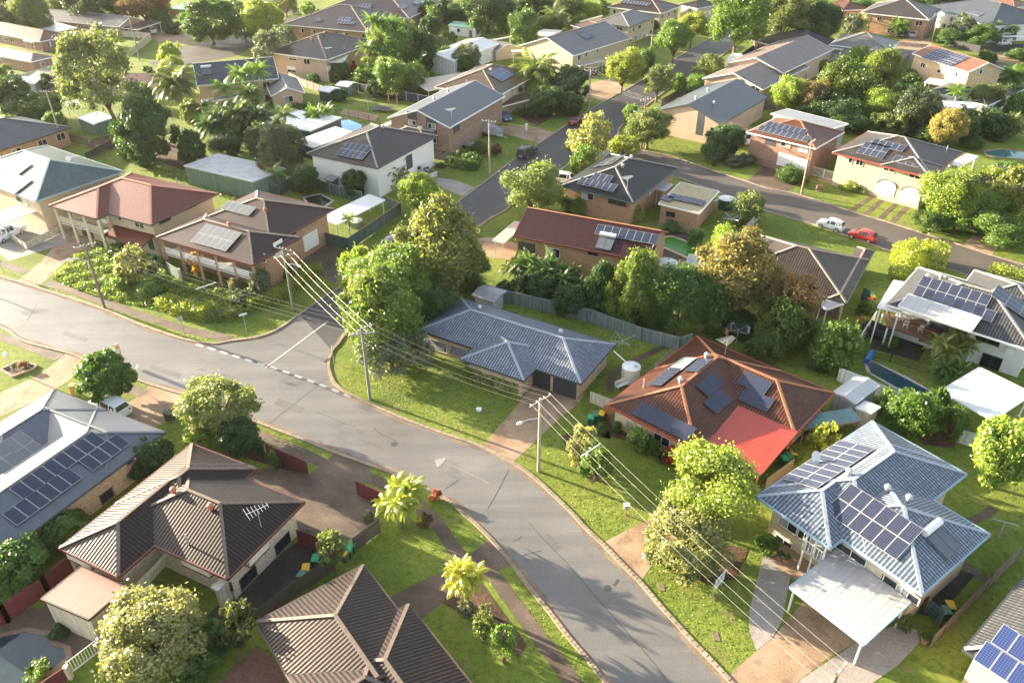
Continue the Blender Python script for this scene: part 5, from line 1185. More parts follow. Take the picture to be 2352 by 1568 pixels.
# ---------------------------------------------------------------- sheds and outbuildings
def shed(label, short, rect, z, roof, wall, e='gg', r='ab', dz=.3, flip=0, win=(), fascia=None, pitch=12, name='shed', cat='shed', px=None):
    return H(label, short, [(*rect, g_(e=e, r=r, dz=dz, flip=flip))], z, roof, wall, pitch, .08, win=win, auto=False, fascia=fascia or GREYMET, name=name, cat=cat, cap=False, px=px)
shed('big white metal shed with a low gable roof at upper centre', 'the big white shed', ((1072, 91), (990, 128), (1042, 141)), 3.6, M['white'], WRIB, fascia=WHITE)
shed('small tan gabled shed behind the big white shed', None, ((1102, 105), (1140, 117), 7), 2.6, T['fib'], CREAM, pitch=18)
shed('cream shed with a green roof and green door', 'the green roofed shed', ((1030, 58), (1093, 68), (1104, 60)), 2.6, M['green'], WRIB, e='s', dz=.5, flip=0, win=[(1081, 79, 1.0, 2.0, 'd'), (1053, 70, .9, .8, 'b')])
shed('long dark green metal shed with a stained grey roof', 'the long green shed', ((500, 353), (428, 384), (582, 421)), 3.0, M['old'], GNRIB, e='s', dz=.3, r='bc')
shed('navy pool house with a flat white roof', 'the navy pool house', ((668, 251), (620, 278), (712, 303)), 2.9, M['white'], DKW, e='s', dz=.2, fascia=WHITE, win=[(637, 292, .9, 1.0)])
shed('small black shed with a white roof beside the navy fence', None, ((730, 207), (756, 215), (782, 203)), 2.2, M['white'], DKW)
shed('small pale green shed behind the small black shed', None, ((770, 196), (800, 202), (822, 190)), 2.2, M['zinc'], GNRIB)
shed('grey garden shed with double doors below the mango trees', None, ((911, 166), (940, 163), 4), 2.1, M['zinc'], GRIB)
shed('small weathered grey shed behind the blue grey tiled house', None, ((1113, 655), (1083, 677), (1134, 691)), 2.3, M['old'], GRIB, r='bc')
shed('ribbed cream shed with a faded terracotta metal roof beside the curved pool', 'the cream pool shed', ((186, 1302), (293, 1344), (207, 1426)), 2.8, M['tan'], CRIB, e='s', dz=.3, r='ab', flip=0, fascia=DKB)
shed('grey steel garden shed with a low gable against the pool fence', 'the grey steel shed', ((1969, 861), (1920, 901), (1965, 926)), 2.3, M['zinc'], GRIB)
shed('tiny cream shed with a striped white roof beside the grey steel shed', None, ((1988, 921), (1969, 936), (1999, 953)), 2.1, M['white'], CRIB, e='s', dz=.2)
shed('grey dome topped shed by the green metal fence', None, ((745, 410), (762, 418), (788, 404)), 2.0, M['grey'], GNRIB)
shed('cream upright cupboard shed against the dark brown tiled house', None, ((487, 1347), (500, 1355), (527, 1330)), 2.2, M['cream'], CRIB, e='s', dz=.1)
shed('pale blue garden shed beyond the dark leafy trees', None, ((1912, 178), (1930, 180), 2.5), 2.2, M['zinc'], GRIB, e='s')
shed('grey shed with a light roof left of the tall gum tree', None, ((24, 190), (80, 192), 5), 2.5, M['zinc'], GRIB)
shed('green shed beneath the tall gum tree', None, ((178, 270), (215, 285), 4), 2.3, M['zinc'], GNRIB, e='s')
shed('grey roofed garage on the right edge by the round trees', None, ((2276, 418), (2352, 432), 9), 2.8, T['grey'], CREAM, pitch=18, name='garage', cat='garage')
shed('brown roofed house wing hidden behind the tall gum tree', 'the brown roof behind the gum', ((200, 190), (342, 194), 8), 2.9, T['orbr'], CREAM, pitch=18, name='house_wing', cat='house wing', px=(300, 190))
shed('pale green roofed house at the top beyond the round tree', 'the pale green roof', ((386, 20), (500, 27), 9), 2.9, M['green'] if 0 else sheet('pale_green_sheet', (.25, .38, .30), .3, .4), B['red'], e='hh', pitch=18, name='house', cat='house')
slab('red brown carport roof beside the pale green roof', None, (505, 28), (560, 24), (530, 12), 2.7, T['orbr'], .3)
slab('white flat roof at the top centre behind the fence', None, (935, 0), (985, 10), (1010, -6), 3, M['white'], .2, name='patio_roof', cat='patio roof')
slab('tan flat awning in front of the small tan gabled shed', None, (1130, 90), (1150, 98), (1175, 86), 2.5, M['pink'], .2)
slab('bright red ribbed patio roof joined to the terracotta tiled house', 'the red patio roof', (1600, 1014), (1741, 1082), (1830, 993), 2.75, M['red'], .25, name='patio_roof', cat='patio roof', edge=REDT, postm=REDT)
r_, P_, L_, W_ = slab('white ribbed carport with pale blue edging over the brown driveway', 'the white ribbed carport', (1815, 1344), (1992, 1481), (2091, 1384), 2.8, M['wribb'], .3, edge=BLT)
slab('large white flat patio roof beside the dark lap pool', 'the large white patio roof', (2159, 896), (2281, 961), (2372, 905), 2.9, M['white'], .2, name='patio_roof', cat='patio roof')
slab('white flat carport roof left of the outdoor deck', None, (2054, 642), (2014, 708), (2070, 718), 4.9, M['white'], .2, name='patio_roof', cat='patio roof', posts=True)
slab('white ribbed awning shading the outdoor deck', 'the white deck awning', (2065, 699), (2240, 758), (2252, 732), 6.35, M['wribb'], .35, name='awning', cat='awning', posts=False)
slab('long L shaped white patio roof beside the green fence', 'the long white patio roof', (884, 458), (755, 523), (735, 502), 2.7, M['old'] if 0 else M['white'], .2, name='patio_roof', cat='patio roof')
slab('teal shade cloth roof beside the terracotta tiled house', None, (1845, 984), (1920, 973), (1957, 938), 2.2, plain('shade_cloth', (.10, .17, .18), .9, var=.3), .1, name='shade_sail', cat='shade roof', edge=TIMBER, postm=TIMBER)
slab('ribbed cream carport roof at the left end of the long maroon roof', None, (1132, 550), (1175, 560), (1205, 515), 2.7, M['pink'], .2)
slab('silver louvred pergola roof beside the green kidney pool', None, (1576, 603), (1630, 612), (1642, 596), 2.5, M['zinc'], .4, name='pergola', cat='pergola')
slab('white flat awning beside the cream house with arched garages', None, (2180, 375), (2225, 387), (2246, 360), 2.8, M['white'], .1, name='awning', cat='awning')
slab('striped grey patio roof behind the plum brown tiled house', None, (482, 488), (520, 500), (562, 470), 4.0, M['zinc'], .2, name='patio_roof', cat='patio roof', posts=False)
slab('plum striped awning at the corner of the weathered brown roof', None, (1878, 695), (1922, 722), (1945, 695), 2.5, M['pergola'], .2, name='awning', cat='awning')
slab('corrugated white roof over the gap behind the low brick garage', None, (1505, 432), (1530, 438), (1545, 424), 2.9, M['zinc'], .1, name='awning', cat='awning')
slab('cream metal canopy over the white house driveway at bottom left', None, (330, 1300), (310, 1340), (365, 1300), 2.6, M['cream'], .2, name='awning', cat='awning') if 0 else None
slab('white patio roof between the grey gable and the pool house', None, (878, 286), (930, 296), (935, 266), 2.7, M['white'], .2, name='patio_roof', cat='patio roof')
slab('long white carport roof left of the pale gabled solar house', None, (1176, 115), (1200, 150), (1250, 115), 2.9, M['white'], .2)
# balconies and window boxes on the nearer houses
veranda(h3, (1834, 1199), 2.5, 1.4, 3, solid=False, sub=(.62, 1))
for (px, py, L_) in ((205, 1308, 2.6), (470, 1330, 2.8), (590, 1290, 2.2)):
    b = wallhit(h4, px, py)
    if b:
        _, p, u, x, n = b; mb = MB(); p = V((p.x, p.y, 2.25)); mb.box(p - u * L_ / 2, u * L_, n * .5, (0, 0, .95)); mb.box(p - u * (L_ / 2 + .05) - V((0, 0, .08)), u * (L_ + .1), n * .55, (0, 0, .08), 1); mb.build('window_box', [plain('cream_box', (.64, .58, .46), .7), MAR], h4.root)
mb = MB(); a, b = G(300, 1352, 3.2), G(385, 1265, 3.2); a2, b2 = G(312, 1375, .9), G(385, 1310, .9)
mb.face([a, b, G(387, 1290, 1.3), G(312, 1378, 1.3)]); mb.build('drop_blind', boards('blind_cream', (.62, .58, .42), .12), h4.root)

# ---------------------------------------------------------------- further small roofs of the far blocks
slab('second pale lean-to roof below the bright white gabled carport', None, (52, 92), (90, 100), (118, 88), 2.6, M['pink'], .1)
H('small house with a faded brown roof left of the tall gum tree', None, [((64, 178), (124, 190), 6, g_(e='gg'))], 2.6, T['tan'], B['red'], 16, .4, px=(95, 178), auto=True)
slab('white sheet awning under the tall gum tree', None, (150, 242), (190, 240), (186, 230), 2.4, M['white'], .1, name='awning', cat='awning')
H('tan tiled house tucked behind the pale gabled solar house', None, [((1311, 58), (1378, 77), 7, g_(e='hh'))], 4.2, T['tan'], CREAM, 20, .4, px=(1345, 60))
slab('flat white roof left of the pale grey hip roof', None, (1333, 49), (1362, 54), (1383, 36), 4.0, M['white'], .1, wallm=CREAM, posts=False)
slab('pale grey carport roof over the white hatchback at far right', None, (2302, 82), (2352, 104), (2380, 84), 2.8, M['zinc'], .2)
H('small brick outbuilding at the top beside dark conifers', None, [((1022, 16), (1046, 24), 4, g_(e='gg'))], 2.8, M['white'], B['brown'], 14, .2, px=(1034, 18), auto=True, name='shed', cat='shed')
H('white walled house with a grey roof at the very top right of centre', None, [((2139, 4), (2200, 12), 8)], 4.5, T['grey'], WW, 20, .4, px=(2170, 6))
H('pale roofed house at the very top edge left of the street', None, [((1250, -6), (1310, 4), 9)], 4.0, T['fib'], CREAM, 20, .4, px=(1280, 0))
H('orange roofed cottage in the top left corner', None, [((-10, 12), (48, 22), 7)], 3.0, T['orbr'], CREAM, 20, .4, px=(20, 14))
H('grey roofed house at the top edge beyond the autumn tree', None, [((560, -2), (640, 8), 9)], 3.0, T['grey'], B['orange'], 20, .4, px=(600, 0))
# ---------------------------------------------------------------- trees and shrubs
DG, MG, LG, LIME, OL, PO, YG, GOLD, AUT, GREYG = (.034, .062, .020), (.055, .095, .022), (.09, .14, .028), (.15, .195, .03), (.10, .12, .04), (.165, .165, .065), (.17, .19, .032), (.20, .165, .05), (.165, .10, .042), (.085, .10, .065)
RED = (.26, .045, .018)
for a in (  # centre, box, kind, colour, look, clear trunk
    (214, 158, 180, 176, 'airy', (.11, .125, .05), 'tall gum tree with forked dark trunk', 6.5), (335, 300, 130, 150, 'dense', DG, 'broad dark green tree', .3), (480, 46, 112, 88, 'dense', MG, 'rounded mid green tree', 1.2), (330, 12, 120, 62, 'spread', AUT, 'orange autumn tree', 1.5),
    (205, 10, 130, 60, 'round', DG, 'dark tree', 1), (70, 35, 70, 80, 'round', OL, 'olive tree', 1), (120, 12, 70, 50, 'airy', OL, 'thin olive tree', 1), (18, 40, 50, 60, 'round', GREYG, 'grey green tree', 1), (604, 48, 92, 84, 'round', YG, 'bright yellow green tree', 1.5), (618, 110, 92, 84, 'airy', GREYG, 'grey olive tree', 1.2), (560, 62, 60, 50, 'airy', OL, 'sparse olive tree', 1),
    (388, 128, 55, 52, 'round', LIME, 'lime rounded tree', .2), (394, 152, 60, 46, 'cone', YG, 'golden conifer', 0), (905, 110, 112, 112, 'round', MG, 'large mango tree', .8), (962, 120, 80, 88, 'dense', DG, 'dark mango tree', .5), (860, 128, 60, 90, 'airy', OL, 'olive garden tree', .5), (900, 178, 80, 84, 'round', LG, 'light mottled tree', .3), (938, 192, 74, 60, 'round', MG, 'rounded garden tree', .2),
    (1120, 30, 110, 74, 'round', DG, 'dark leafy tree', .8), (1022, 25, 44, 52, 'cone', DG, 'narrow dark conifer', 0), (1200, 68, 60, 84, 'lumpy', MG, 'leafy garden tree', .3), (1230, 18, 96, 56, 'round', DG, 'dark tropical tree', .8), (1300, 16, 80, 54, 'round', OL, 'olive tropical tree', .8), (1355, 28, 50, 40, 'round', LIME, 'bright lime shrub tree', .2), (1075, 130, 66, 62, 'airy', GREYG, 'grey green tree', .5), (1068, 148, 50, 40, 'round', MG, 'dark rounded tree', .3),
    (1550, 88, 84, 74, 'round', LG, 'round topped street tree', 2.2), (1590, 62, 78, 58, 'round', YG, 'pale topped street tree', 2.2), (1697, 42, 132, 118, 'spread', LG, 'big spreading street tree', 3.2), (1800, 40, 112, 96, 'round', OL, 'olive street tree', 2), (1890, 52, 96, 86, 'round', DG, 'dark garden tree', 1), (1790, 10, 70, 50, 'round', GREYG, 'grey green tree', 1),
    (1431, 158, 96, 76, 'spread', YG, 'sunlit flat topped street tree', 1.8), (1512, 182, 76, 62, 'airy', OL, 'slender street tree', 2), (1483, 140, 60, 56, 'round', MG, 'green tree', .5), (1256, 230, 70, 60, 'dense', MG, 'rounded dark garden tree', .4), (1308, 196, 90, 86, 'dense', DG, 'large dark shade tree', .4), (1630, 152, 70, 56, 'airy', OL, 'brownish olive tree', .8), (1602, 194, 66, 42, 'lumpy', LG, 'leafy garden shrub tree', .1),
    (1364, 318, 78, 108, 'airy', PO, 'pale feathery olive tree', .8), (1340, 365, 62, 62, 'lumpy', LG, 'lime leafed corner tree', .3), (1432, 335, 76, 50, 'airy', YG, 'yellow green shrub tree', .2), (1490, 290, 104, 80, 'spread', OL, 'wide olive corner tree', 1.2), (1448, 262, 40, 44, 'lumpy', LG, 'light leafy tree', .4), (1668, 322, 82, 68, 'dense', DG, 'dense round dark tree', .2), (1640, 345, 54, 44, 'round', MG, 'grey green bush tree', 0),
    (1022, 560, 205, 190, 'spread', (.125, .13, .04), 'huge spreading olive gold tree', 3), (905, 630, 200, 140, 'spread', (.115, .16, .034), 'large lime green street tree', 3), (880, 720, 190, 190, 'spread', (.09, .12, .025), 'wide green street tree', 1.5), (895, 795, 176, 120, 'airy', GREYG, 'grey olive corner tree', .6), (845, 680, 90, 110, 'airy', PO, 'pale olive limb tree', 3), (985, 690, 130, 110, 'round', DG, 'deep green tree', .8), (965, 450, 98, 92, 'round', LIME, 'rounded lime tree', .8), (1222, 432, 128, 108, 'lumpy', (.13, .16, .05), 'pale lime tree', 1),
    (815, 422, 56, 60, 'dense', DG, 'small dark tree', .2), (702, 412, 60, 62, 'dense', DG, 'small dark yard tree', .3), (640, 338, 112, 104, 'airy', (.06, .075, .045), 'dark grey green tree', .8), (440, 335, 62, 84, 'cone', DG, 'dark cypress tree', 0), (28, 222, 104, 84, 'round', DG, 'dark rounded tree', .3), (96, 250, 84, 62, 'round', MG, 'dark green tree', .2), (612, 400, 66, 50, 'airy', (.10, .06, .03), 'reddish brown shrub tree', .2),
    (1462, 660, 120, 180, 'cone', (.085, .115, .026), 'tall conical green tree', .3), (1388, 660, 84, 130, 'cone', DG, 'slim dark tree', .2), (1562, 692, 132, 150, 'round', (.045, .08, .018), 'broad dark green tree', .5), (1704, 624, 190, 172, 'spread', (.14, .115, .04), 'orange tinted autumn tree', 2), (1815, 690, 134, 122, 'spread', AUT, 'copper leafed autumn tree', 1.5), (1668, 558, 70, 74, 'lumpy', LIME, 'lime sapling', .6), (1720, 474, 82, 66, 'airy', OL, 'straggly olive shrub tree', .2),
    (2184, 450, 132, 116, 'lumpy', (.13, .165, .028), 'leafy lime olive tree', .6), (2246, 478, 110, 86, 'lumpy', LG, 'clumped garden tree', .5), (2318, 450, 84, 120, 'lumpy', (.11, .12, .026), 'olive roadside tree', .6), (2306, 532, 118, 74, 'lumpy', LG, 'rounded roadside tree', .3), (2140, 510, 80, 40, 'lumpy', MG, 'low leafy tree', .1), (2185, 430, 70, 76, 'airy', OL, 'upper olive tree', 1),
    (1800, 748, 116, 120, 'round', (.06, .085, .018), 'yellow flecked dark tree', .2), (1915, 792, 112, 108, 'round', LG, 'bright green garden tree', .2), (1810, 216, 76, 76, 'lumpy', LIME, 'lime olive tree', .3), (1868, 226, 74, 74, 'airy', (.12, .09, .04), 'brownish tree', .4), (1942, 196, 112, 110, 'lumpy', (.06, .085, .018), 'large dark green tree', .5), (2022, 168, 84, 106, 'lumpy', (.09, .11, .022), 'tall leafy green tree', .5), (1924, 254, 112, 62, 'round', DG, 'low dark tree mass', .1), (2018, 246, 72, 76, 'lumpy', LIME, 'pale lime tree', .3), (2022, 286, 70, 52, 'airy', OL, 'olive shrub tree', 0),
    (2106, 258, 96, 92, 'round', (.05, .065, .035), 'grey green crowned tree', .4), (2182, 294, 84, 84, 'round', GOLD, 'golden olive tree', .3), (2268, 222, 74, 56, 'round', OL, 'round olive tree', .4), (2252, 174, 40, 42, 'lumpy', LIME, 'yellow green shrub tree', 0), (2210, 64, 60, 54, 'airy', GREYG, 'grey dome tree', .2), (2255, 80, 70, 44, 'round', MG, 'dark green garden tree', .2), (1975, 18, 60, 24, 'round', MG, 'small far green tree', .2), (2165, 8, 90, 40, 'round', DG, 'dark far tree', .8), (2110, 3, 70, 30, 'round', DG, 'dark distant tree', .8),
    (240, 862, 130, 106, 'dense', (.055, .10, .016), 'dense rounded green tree', .9), (498, 930, 168, 128, 'spread', (.13, .145, .045), 'broad light olive tree', 1.2), (548, 1000, 96, 84, 'dense', DG, 'dark dense tree', .2), (352, 1045, 90, 84, 'dense', DG, 'dark hedge tree', .1), (455, 1003, 66, 54, 'lumpy', LIME, 'bright broad leafed tree', .1),
    (132, 1210, 130, 92, 'lumpy', (.06, .10, .02), 'leafy dark lime tree', .3), (45, 1290, 120, 110, 'lumpy', MG, 'green lime flecked tree', .3), (30, 1345, 90, 70, 'lumpy', LG, 'lime fronted tree', .1), (340, 1462, 236, 200, 'spread', (.165, .16, .065), 'large golden olive tree', .8), (440, 1520, 112, 96, 'lumpy', MG, 'mid green tree', .2), (545, 1435, 88, 106, 'dense', (.06, .07, .025), 'red flecked dark tree', .3), (762, 1255, 76, 86, 'airy', OL, 'olive tree with orange tips', 1),
    (1650, 1108, 210, 168, 'lumpy', (.16, .19, .035), 'big bright lime tree', 2.2), (1575, 1238, 186, 158, 'spread', (.15, .15, .055), 'wide olive wattle tree', .3), (1340, 1022, 70, 96, 'airy', PO, 'pale flowering shrub tree', .1), (1370, 1065, 76, 84, 'lumpy', LG, 'leafy light green shrub tree', .1), (1895, 1000, 66, 72, 'airy', YG, 'yellow lime feathery tree', .3),
    (2100, 952, 92, 108, 'lumpy', (.06, .105, .018), 'glossy green screening tree', .1), (2190, 970, 76, 78, 'lumpy', (.07, .115, .02), 'rounded glossy screening tree', .1), (2032, 922, 50, 66, 'airy', LG, 'light feathery screening tree', .1), (2312, 1040, 142, 172, 'lumpy', (.13, .17, .035), 'tall lime green tree', .5), (1110, 1424, 58, 66, 'airy', OL, 'thin young tree', 1.2), (1158, 1462, 58, 66, 'airy', LG, 'thin yellow tipped sapling', 1.6), (1068, 1395, 40, 44, 'airy', GREYG, 'small grey green sapling', .2),
    (300, 610, 100, 84, 'airy', PO, 'pale olive garden tree', .3), (598, 650, 56, 62, 'airy', GREYG, 'grey purple shrub tree', .3), (455, 605, 44, 50, 'airy', (.36, .20, .06), 'orange leafed young tree', .5), (590, 30, 40, 40, 'airy', LG, 'thin far tree', 1), (1010, 130, 60, 44, 'round', MG, 'green tree', .3), (1090, 60, 40, 40, 'round', MG, 'round tree', .2),
    (708, 25, 40, 40, 'airy', LG, 'slim light tree', 1.5), (655, 8, 60, 40, 'airy', OL, 'light far tree', 1.5), (1700, 498, 40, 36, 'lumpy', LG, 'small lime tree', .1), (880, 155, 50, 40, 'lumpy', LG, 'leafy lime tree', .1), (2330, 60, 60, 40, 'round', OL, 'olive far tree', .3), (1960, 60, 44, 52, 'airy', GREYG, 'silver green palm like tree', .2), (2090, 265, 40, 50, 'lumpy', MG, 'dark tree', .2), (780, 165, 40, 42, 'lumpy', MG, 'dark citrus tree', .1),
    (20, 12, 60, 40, 'round', DG, 'dark corner tree', .8), (150, 24, 60, 34, 'airy', OL, 'thin olive tree', .5), (268, 14, 50, 46, 'round', MG, 'dark round tree', .5), (90, 62, 60, 40, 'airy', OL, 'olive shrub tree', .1), (42, 245, 110, 60, 'lumpy', DG, 'dark leafy tree', .1), (20, 285, 50, 40, 'lumpy', LG, 'yellow green shrub tree', 0), (120, 285, 60, 50, 'airy', MG, 'thin dark tree', .2),
    (300, 330, 70, 60, 'lumpy', MG, 'leafy low tree', .1), (930, 80, 80, 70, 'airy', OL, 'olive mango tree', .5), (870, 90, 60, 70, 'airy', LG, 'pale leafed tree', .5), (990, 70, 50, 60, 'dense', DG, 'dark narrow tree', .3), (960, 175, 50, 60, 'lumpy', LG, 'leafy light tree', .2), (845, 160, 40, 50, 'lumpy', LIME, 'lime leafed tree', .2), (1150, 50, 50, 50, 'lumpy', MG, 'leafy tree', .3), (1190, 20, 60, 40, 'round', DG, 'dark mango tree', .5), (1265, 55, 60, 40, 'lumpy', OL, 'olive leafed tree', .2), (1330, 50, 40, 30, 'lumpy', LG, 'light shrub tree', .1), (1000, 40, 40, 50, 'airy', MG, 'thin green tree', .3),
    (600, 325, 70, 80, 'airy', (.05, .07, .04), 'wispy dark tree', .5), (575, 290, 70, 60, 'lumpy', DG, 'dark leafy tree', .1), (520, 330, 80, 50, 'round', DG, 'low dark tree', .1), (480, 260, 50, 50, 'lumpy', MG, 'leafy shrub tree', .1), (640, 305, 50, 60, 'airy', MG, 'thin dark tree', .4), (1310, 240, 60, 50, 'dense', DG, 'dark screening tree', .1), (1180, 215, 50, 50, 'lumpy', MG, 'leafy garden tree', .2), (1330, 330, 60, 60, 'airy', PO, 'pale drooping tree', .4),
    (1970, 140, 50, 60, 'lumpy', LG, 'light leafy tree', .3), (1990, 220, 70, 70, 'lumpy', MG, 'leafy dark tree', .2), (1900, 215, 60, 60, 'lumpy', LG, 'light leafy tree', .2), (1955, 280, 80, 50, 'lumpy', DG, 'dark low tree', .1), (1860, 265, 60, 40, 'round', DG, 'dark tree', .1), (2060, 290, 50, 50, 'airy', OL, 'olive tree', .2), (2290, 290, 60, 60, 'dense', DG, 'dark tree', .2), (2220, 300, 60, 60, 'dense', DG, 'dark shade tree', .2), (2130, 310, 50, 40, 'lumpy', MG, 'leafy tree', .1), (2340, 240, 50, 50, 'lumpy', MG, 'leafy tree', .2), (2300, 70, 60, 40, 'airy', OL, 'olive tree', .3), (1870, 80, 60, 60, 'lumpy', MG, 'leafy garden tree', .4), (1940, 100, 40, 40, 'lumpy', LG, 'leafy light tree', .2), (1840, 20, 60, 50, 'airy', OL, 'olive leafed tree', .8), (2075, 12, 60, 30, 'round', DG, 'dark tree', .5), (2190, 20, 50, 40, 'lumpy', MG, 'leafy tree', .3),
    (1240, 660, 90, 70, 'dense', DG, 'dark screening tree', .1), (1310, 690, 80, 70, 'dense', DG, 'dark hedge tree', .1), (1430, 700, 110, 90, 'dense', (.04, .075, .018), 'dark leafy tree', .1), (1640, 690, 110, 130, 'round', (.055, .085, .02), 'green leafy tree', .4), (1760, 790, 90, 70, 'round', (.05, .075, .016), 'dark flowering tree', .1), (1700, 740, 80, 60, 'dense', DG, 'dark shade tree', .1), (1850, 770, 80, 70, 'lumpy', MG, 'leafy green tree', .1), (960, 720, 110, 90, 'dense', DG, 'deep green tree', .2), (1060, 620, 120, 100, 'dense', (.05, .075, .02), 'dark lower tree', .3), (820, 620, 80, 100, 'lumpy', LIME, 'lime edge tree', 1), (2270, 430, 90, 90, 'lumpy', (.12, .15, .028), 'leafy lime tree', .4), (2345, 520, 60, 70, 'lumpy', (.11, .14, .028), 'leafy roadside tree', .3), (2200, 500, 80, 60, 'lumpy', LG, 'low lime tree', .1),
    (2150, 930, 50, 80, 'lumpy', MG, 'glossy hedge tree', .1), (2062, 945, 50, 70, 'lumpy', MG, 'thin screening tree', .1), (100, 1240, 80, 70, 'lumpy', DG, 'dark hedge tree', .1), (160, 1190, 60, 50, 'lumpy', LG, 'lime tipped tree', .1), (400, 1530, 90, 80, 'lumpy', LG, 'leafy lime tree', .1), (510, 985, 60, 70, 'dense', DG, 'dark understorey tree', .1), (320, 1075, 60, 50, 'dense', DG, 'dark low tree', .1), (500, 1470, 60, 80, 'dense', DG, 'dark garden tree', .1),
    (1010, 105, 50, 40, 'lumpy', OL, 'low olive tree', .1), (1030, 90, 40, 30, 'airy', MG, 'thin green tree', .2), (985, 30, 40, 50, 'dense', DG, 'dark columnar tree', 0), (1060, 30, 60, 44, 'round', MG, 'leafy far tree', .4), (1145, 12, 50, 30, 'airy', GREYG, 'grey far tree', .5), (1385, 22, 36, 40, 'lumpy', MG, 'green far tree', .2), (1500, 60, 30, 26, 'lumpy', MG, 'low green tree', .1), (1640, 15, 50, 30, 'round', OL, 'olive far tree', .5), (1745, 5, 60, 30, 'round', DG, 'dark far tree', .5), (1850, 5, 50, 30, 'round', OL, 'olive far tree', .6), (1950, 8, 50, 24, 'round', DG, 'dark far tree', .3), (2055, 8, 40, 24, 'lumpy', MG, 'green far tree', .3), (2220, 2, 50, 24, 'round', DG, 'dark far tree', .4), (2340, 35, 40, 30, 'airy', OL, 'thin far tree', .2),
    (655, 90, 50, 60, 'airy', GREYG, 'grey green verge tree', .5), (575, 45, 40, 40, 'lumpy', LG, 'light far tree', .4), (540, 20, 50, 40, 'airy', OL, 'olive far tree', .5), (370, 40, 50, 40, 'round', MG, 'dark far tree', .3), (400, 65, 40, 24, 'lumpy', DG, 'low dark tree', 0), (160, 100, 40, 30, 'lumpy', MG, 'leafy low tree', 0), (110, 190, 40, 40, 'lumpy', DG, 'dark yard tree', .1), (10, 165, 40, 30, 'lumpy', LG, 'light yard tree', 0), (330, 220, 60, 50, 'lumpy', MG, 'leafy yard tree', .1), (440, 260, 50, 60, 'airy', OL, 'thin yard tree', .3), (690, 250, 40, 30, 'lumpy', MG, 'low yard tree', 0), (720, 185, 30, 30, 'lumpy', MG, 'small yard tree', 0), (860, 205, 40, 36, 'lumpy', DG, 'low dark yard tree', 0), (995, 180, 30, 30, 'lumpy', LG, 'small light yard tree', 0), (760, 395, 40, 30, 'airy', MG, 'thin yard tree', .2),
    (1100, 340, 40, 30, 'lumpy', MG, 'low lawn tree', 0), (1140, 345, 30, 26, 'lumpy', (.10, .05, .03), 'reddish low tree', 0), (1230, 255, 40, 30, 'lumpy', DG, 'low dark tree', 0), (1560, 190, 40, 36, 'lumpy', LG, 'light leafy tree', .1), (1590, 215, 40, 30, 'lumpy', MG, 'low leafy tree', 0), (1760, 215, 30, 30, 'lumpy', MG, 'small leafy tree', 0), (1780, 180, 40, 50, 'lumpy', MG, 'leafy dark tree', .2), (1830, 175, 40, 30, 'lumpy', LG, 'light low tree', 0), (2090, 185, 40, 30, 'lumpy', MG, 'leafy low tree', 0), (2060, 230, 40, 30, 'lumpy', DG, 'dark low tree', 0), (2270, 130, 40, 26, 'lumpy', MG, 'leafy low tree', 0), (2320, 215, 40, 40, 'lumpy', DG, 'dark leafy tree', .1), (2240, 330, 40, 30, 'lumpy', MG, 'leafy low tree', 0), (2310, 390, 60, 40, 'lumpy', LG, 'light leafy tree', .1),
    (1600, 545, 40, 40, 'lumpy', MG, 'leafy yard tree', .1), (1540, 520, 40, 20, 'lumpy', MG, 'low vine tree', 0), (1640, 640, 60, 50, 'lumpy', LG, 'light yard tree', .2), (1500, 720, 80, 70, 'round', (.05, .08, .02), 'leafy dark tree', .1), (1160, 660, 40, 30, 'lumpy', DG, 'low dark tree', 0), (1260, 560, 60, 40, 'lumpy', MG, 'leafy low tree', .1), (1190, 660, 50, 50, 'airy', DG, 'dark frond tree', .2)):
    cx, cy, w_, h_, kind, col, look, tl = a
    tree(cx, cy, w_, h_, kind, col, look, tl, base=(277, 302) if cx == 214 else None)
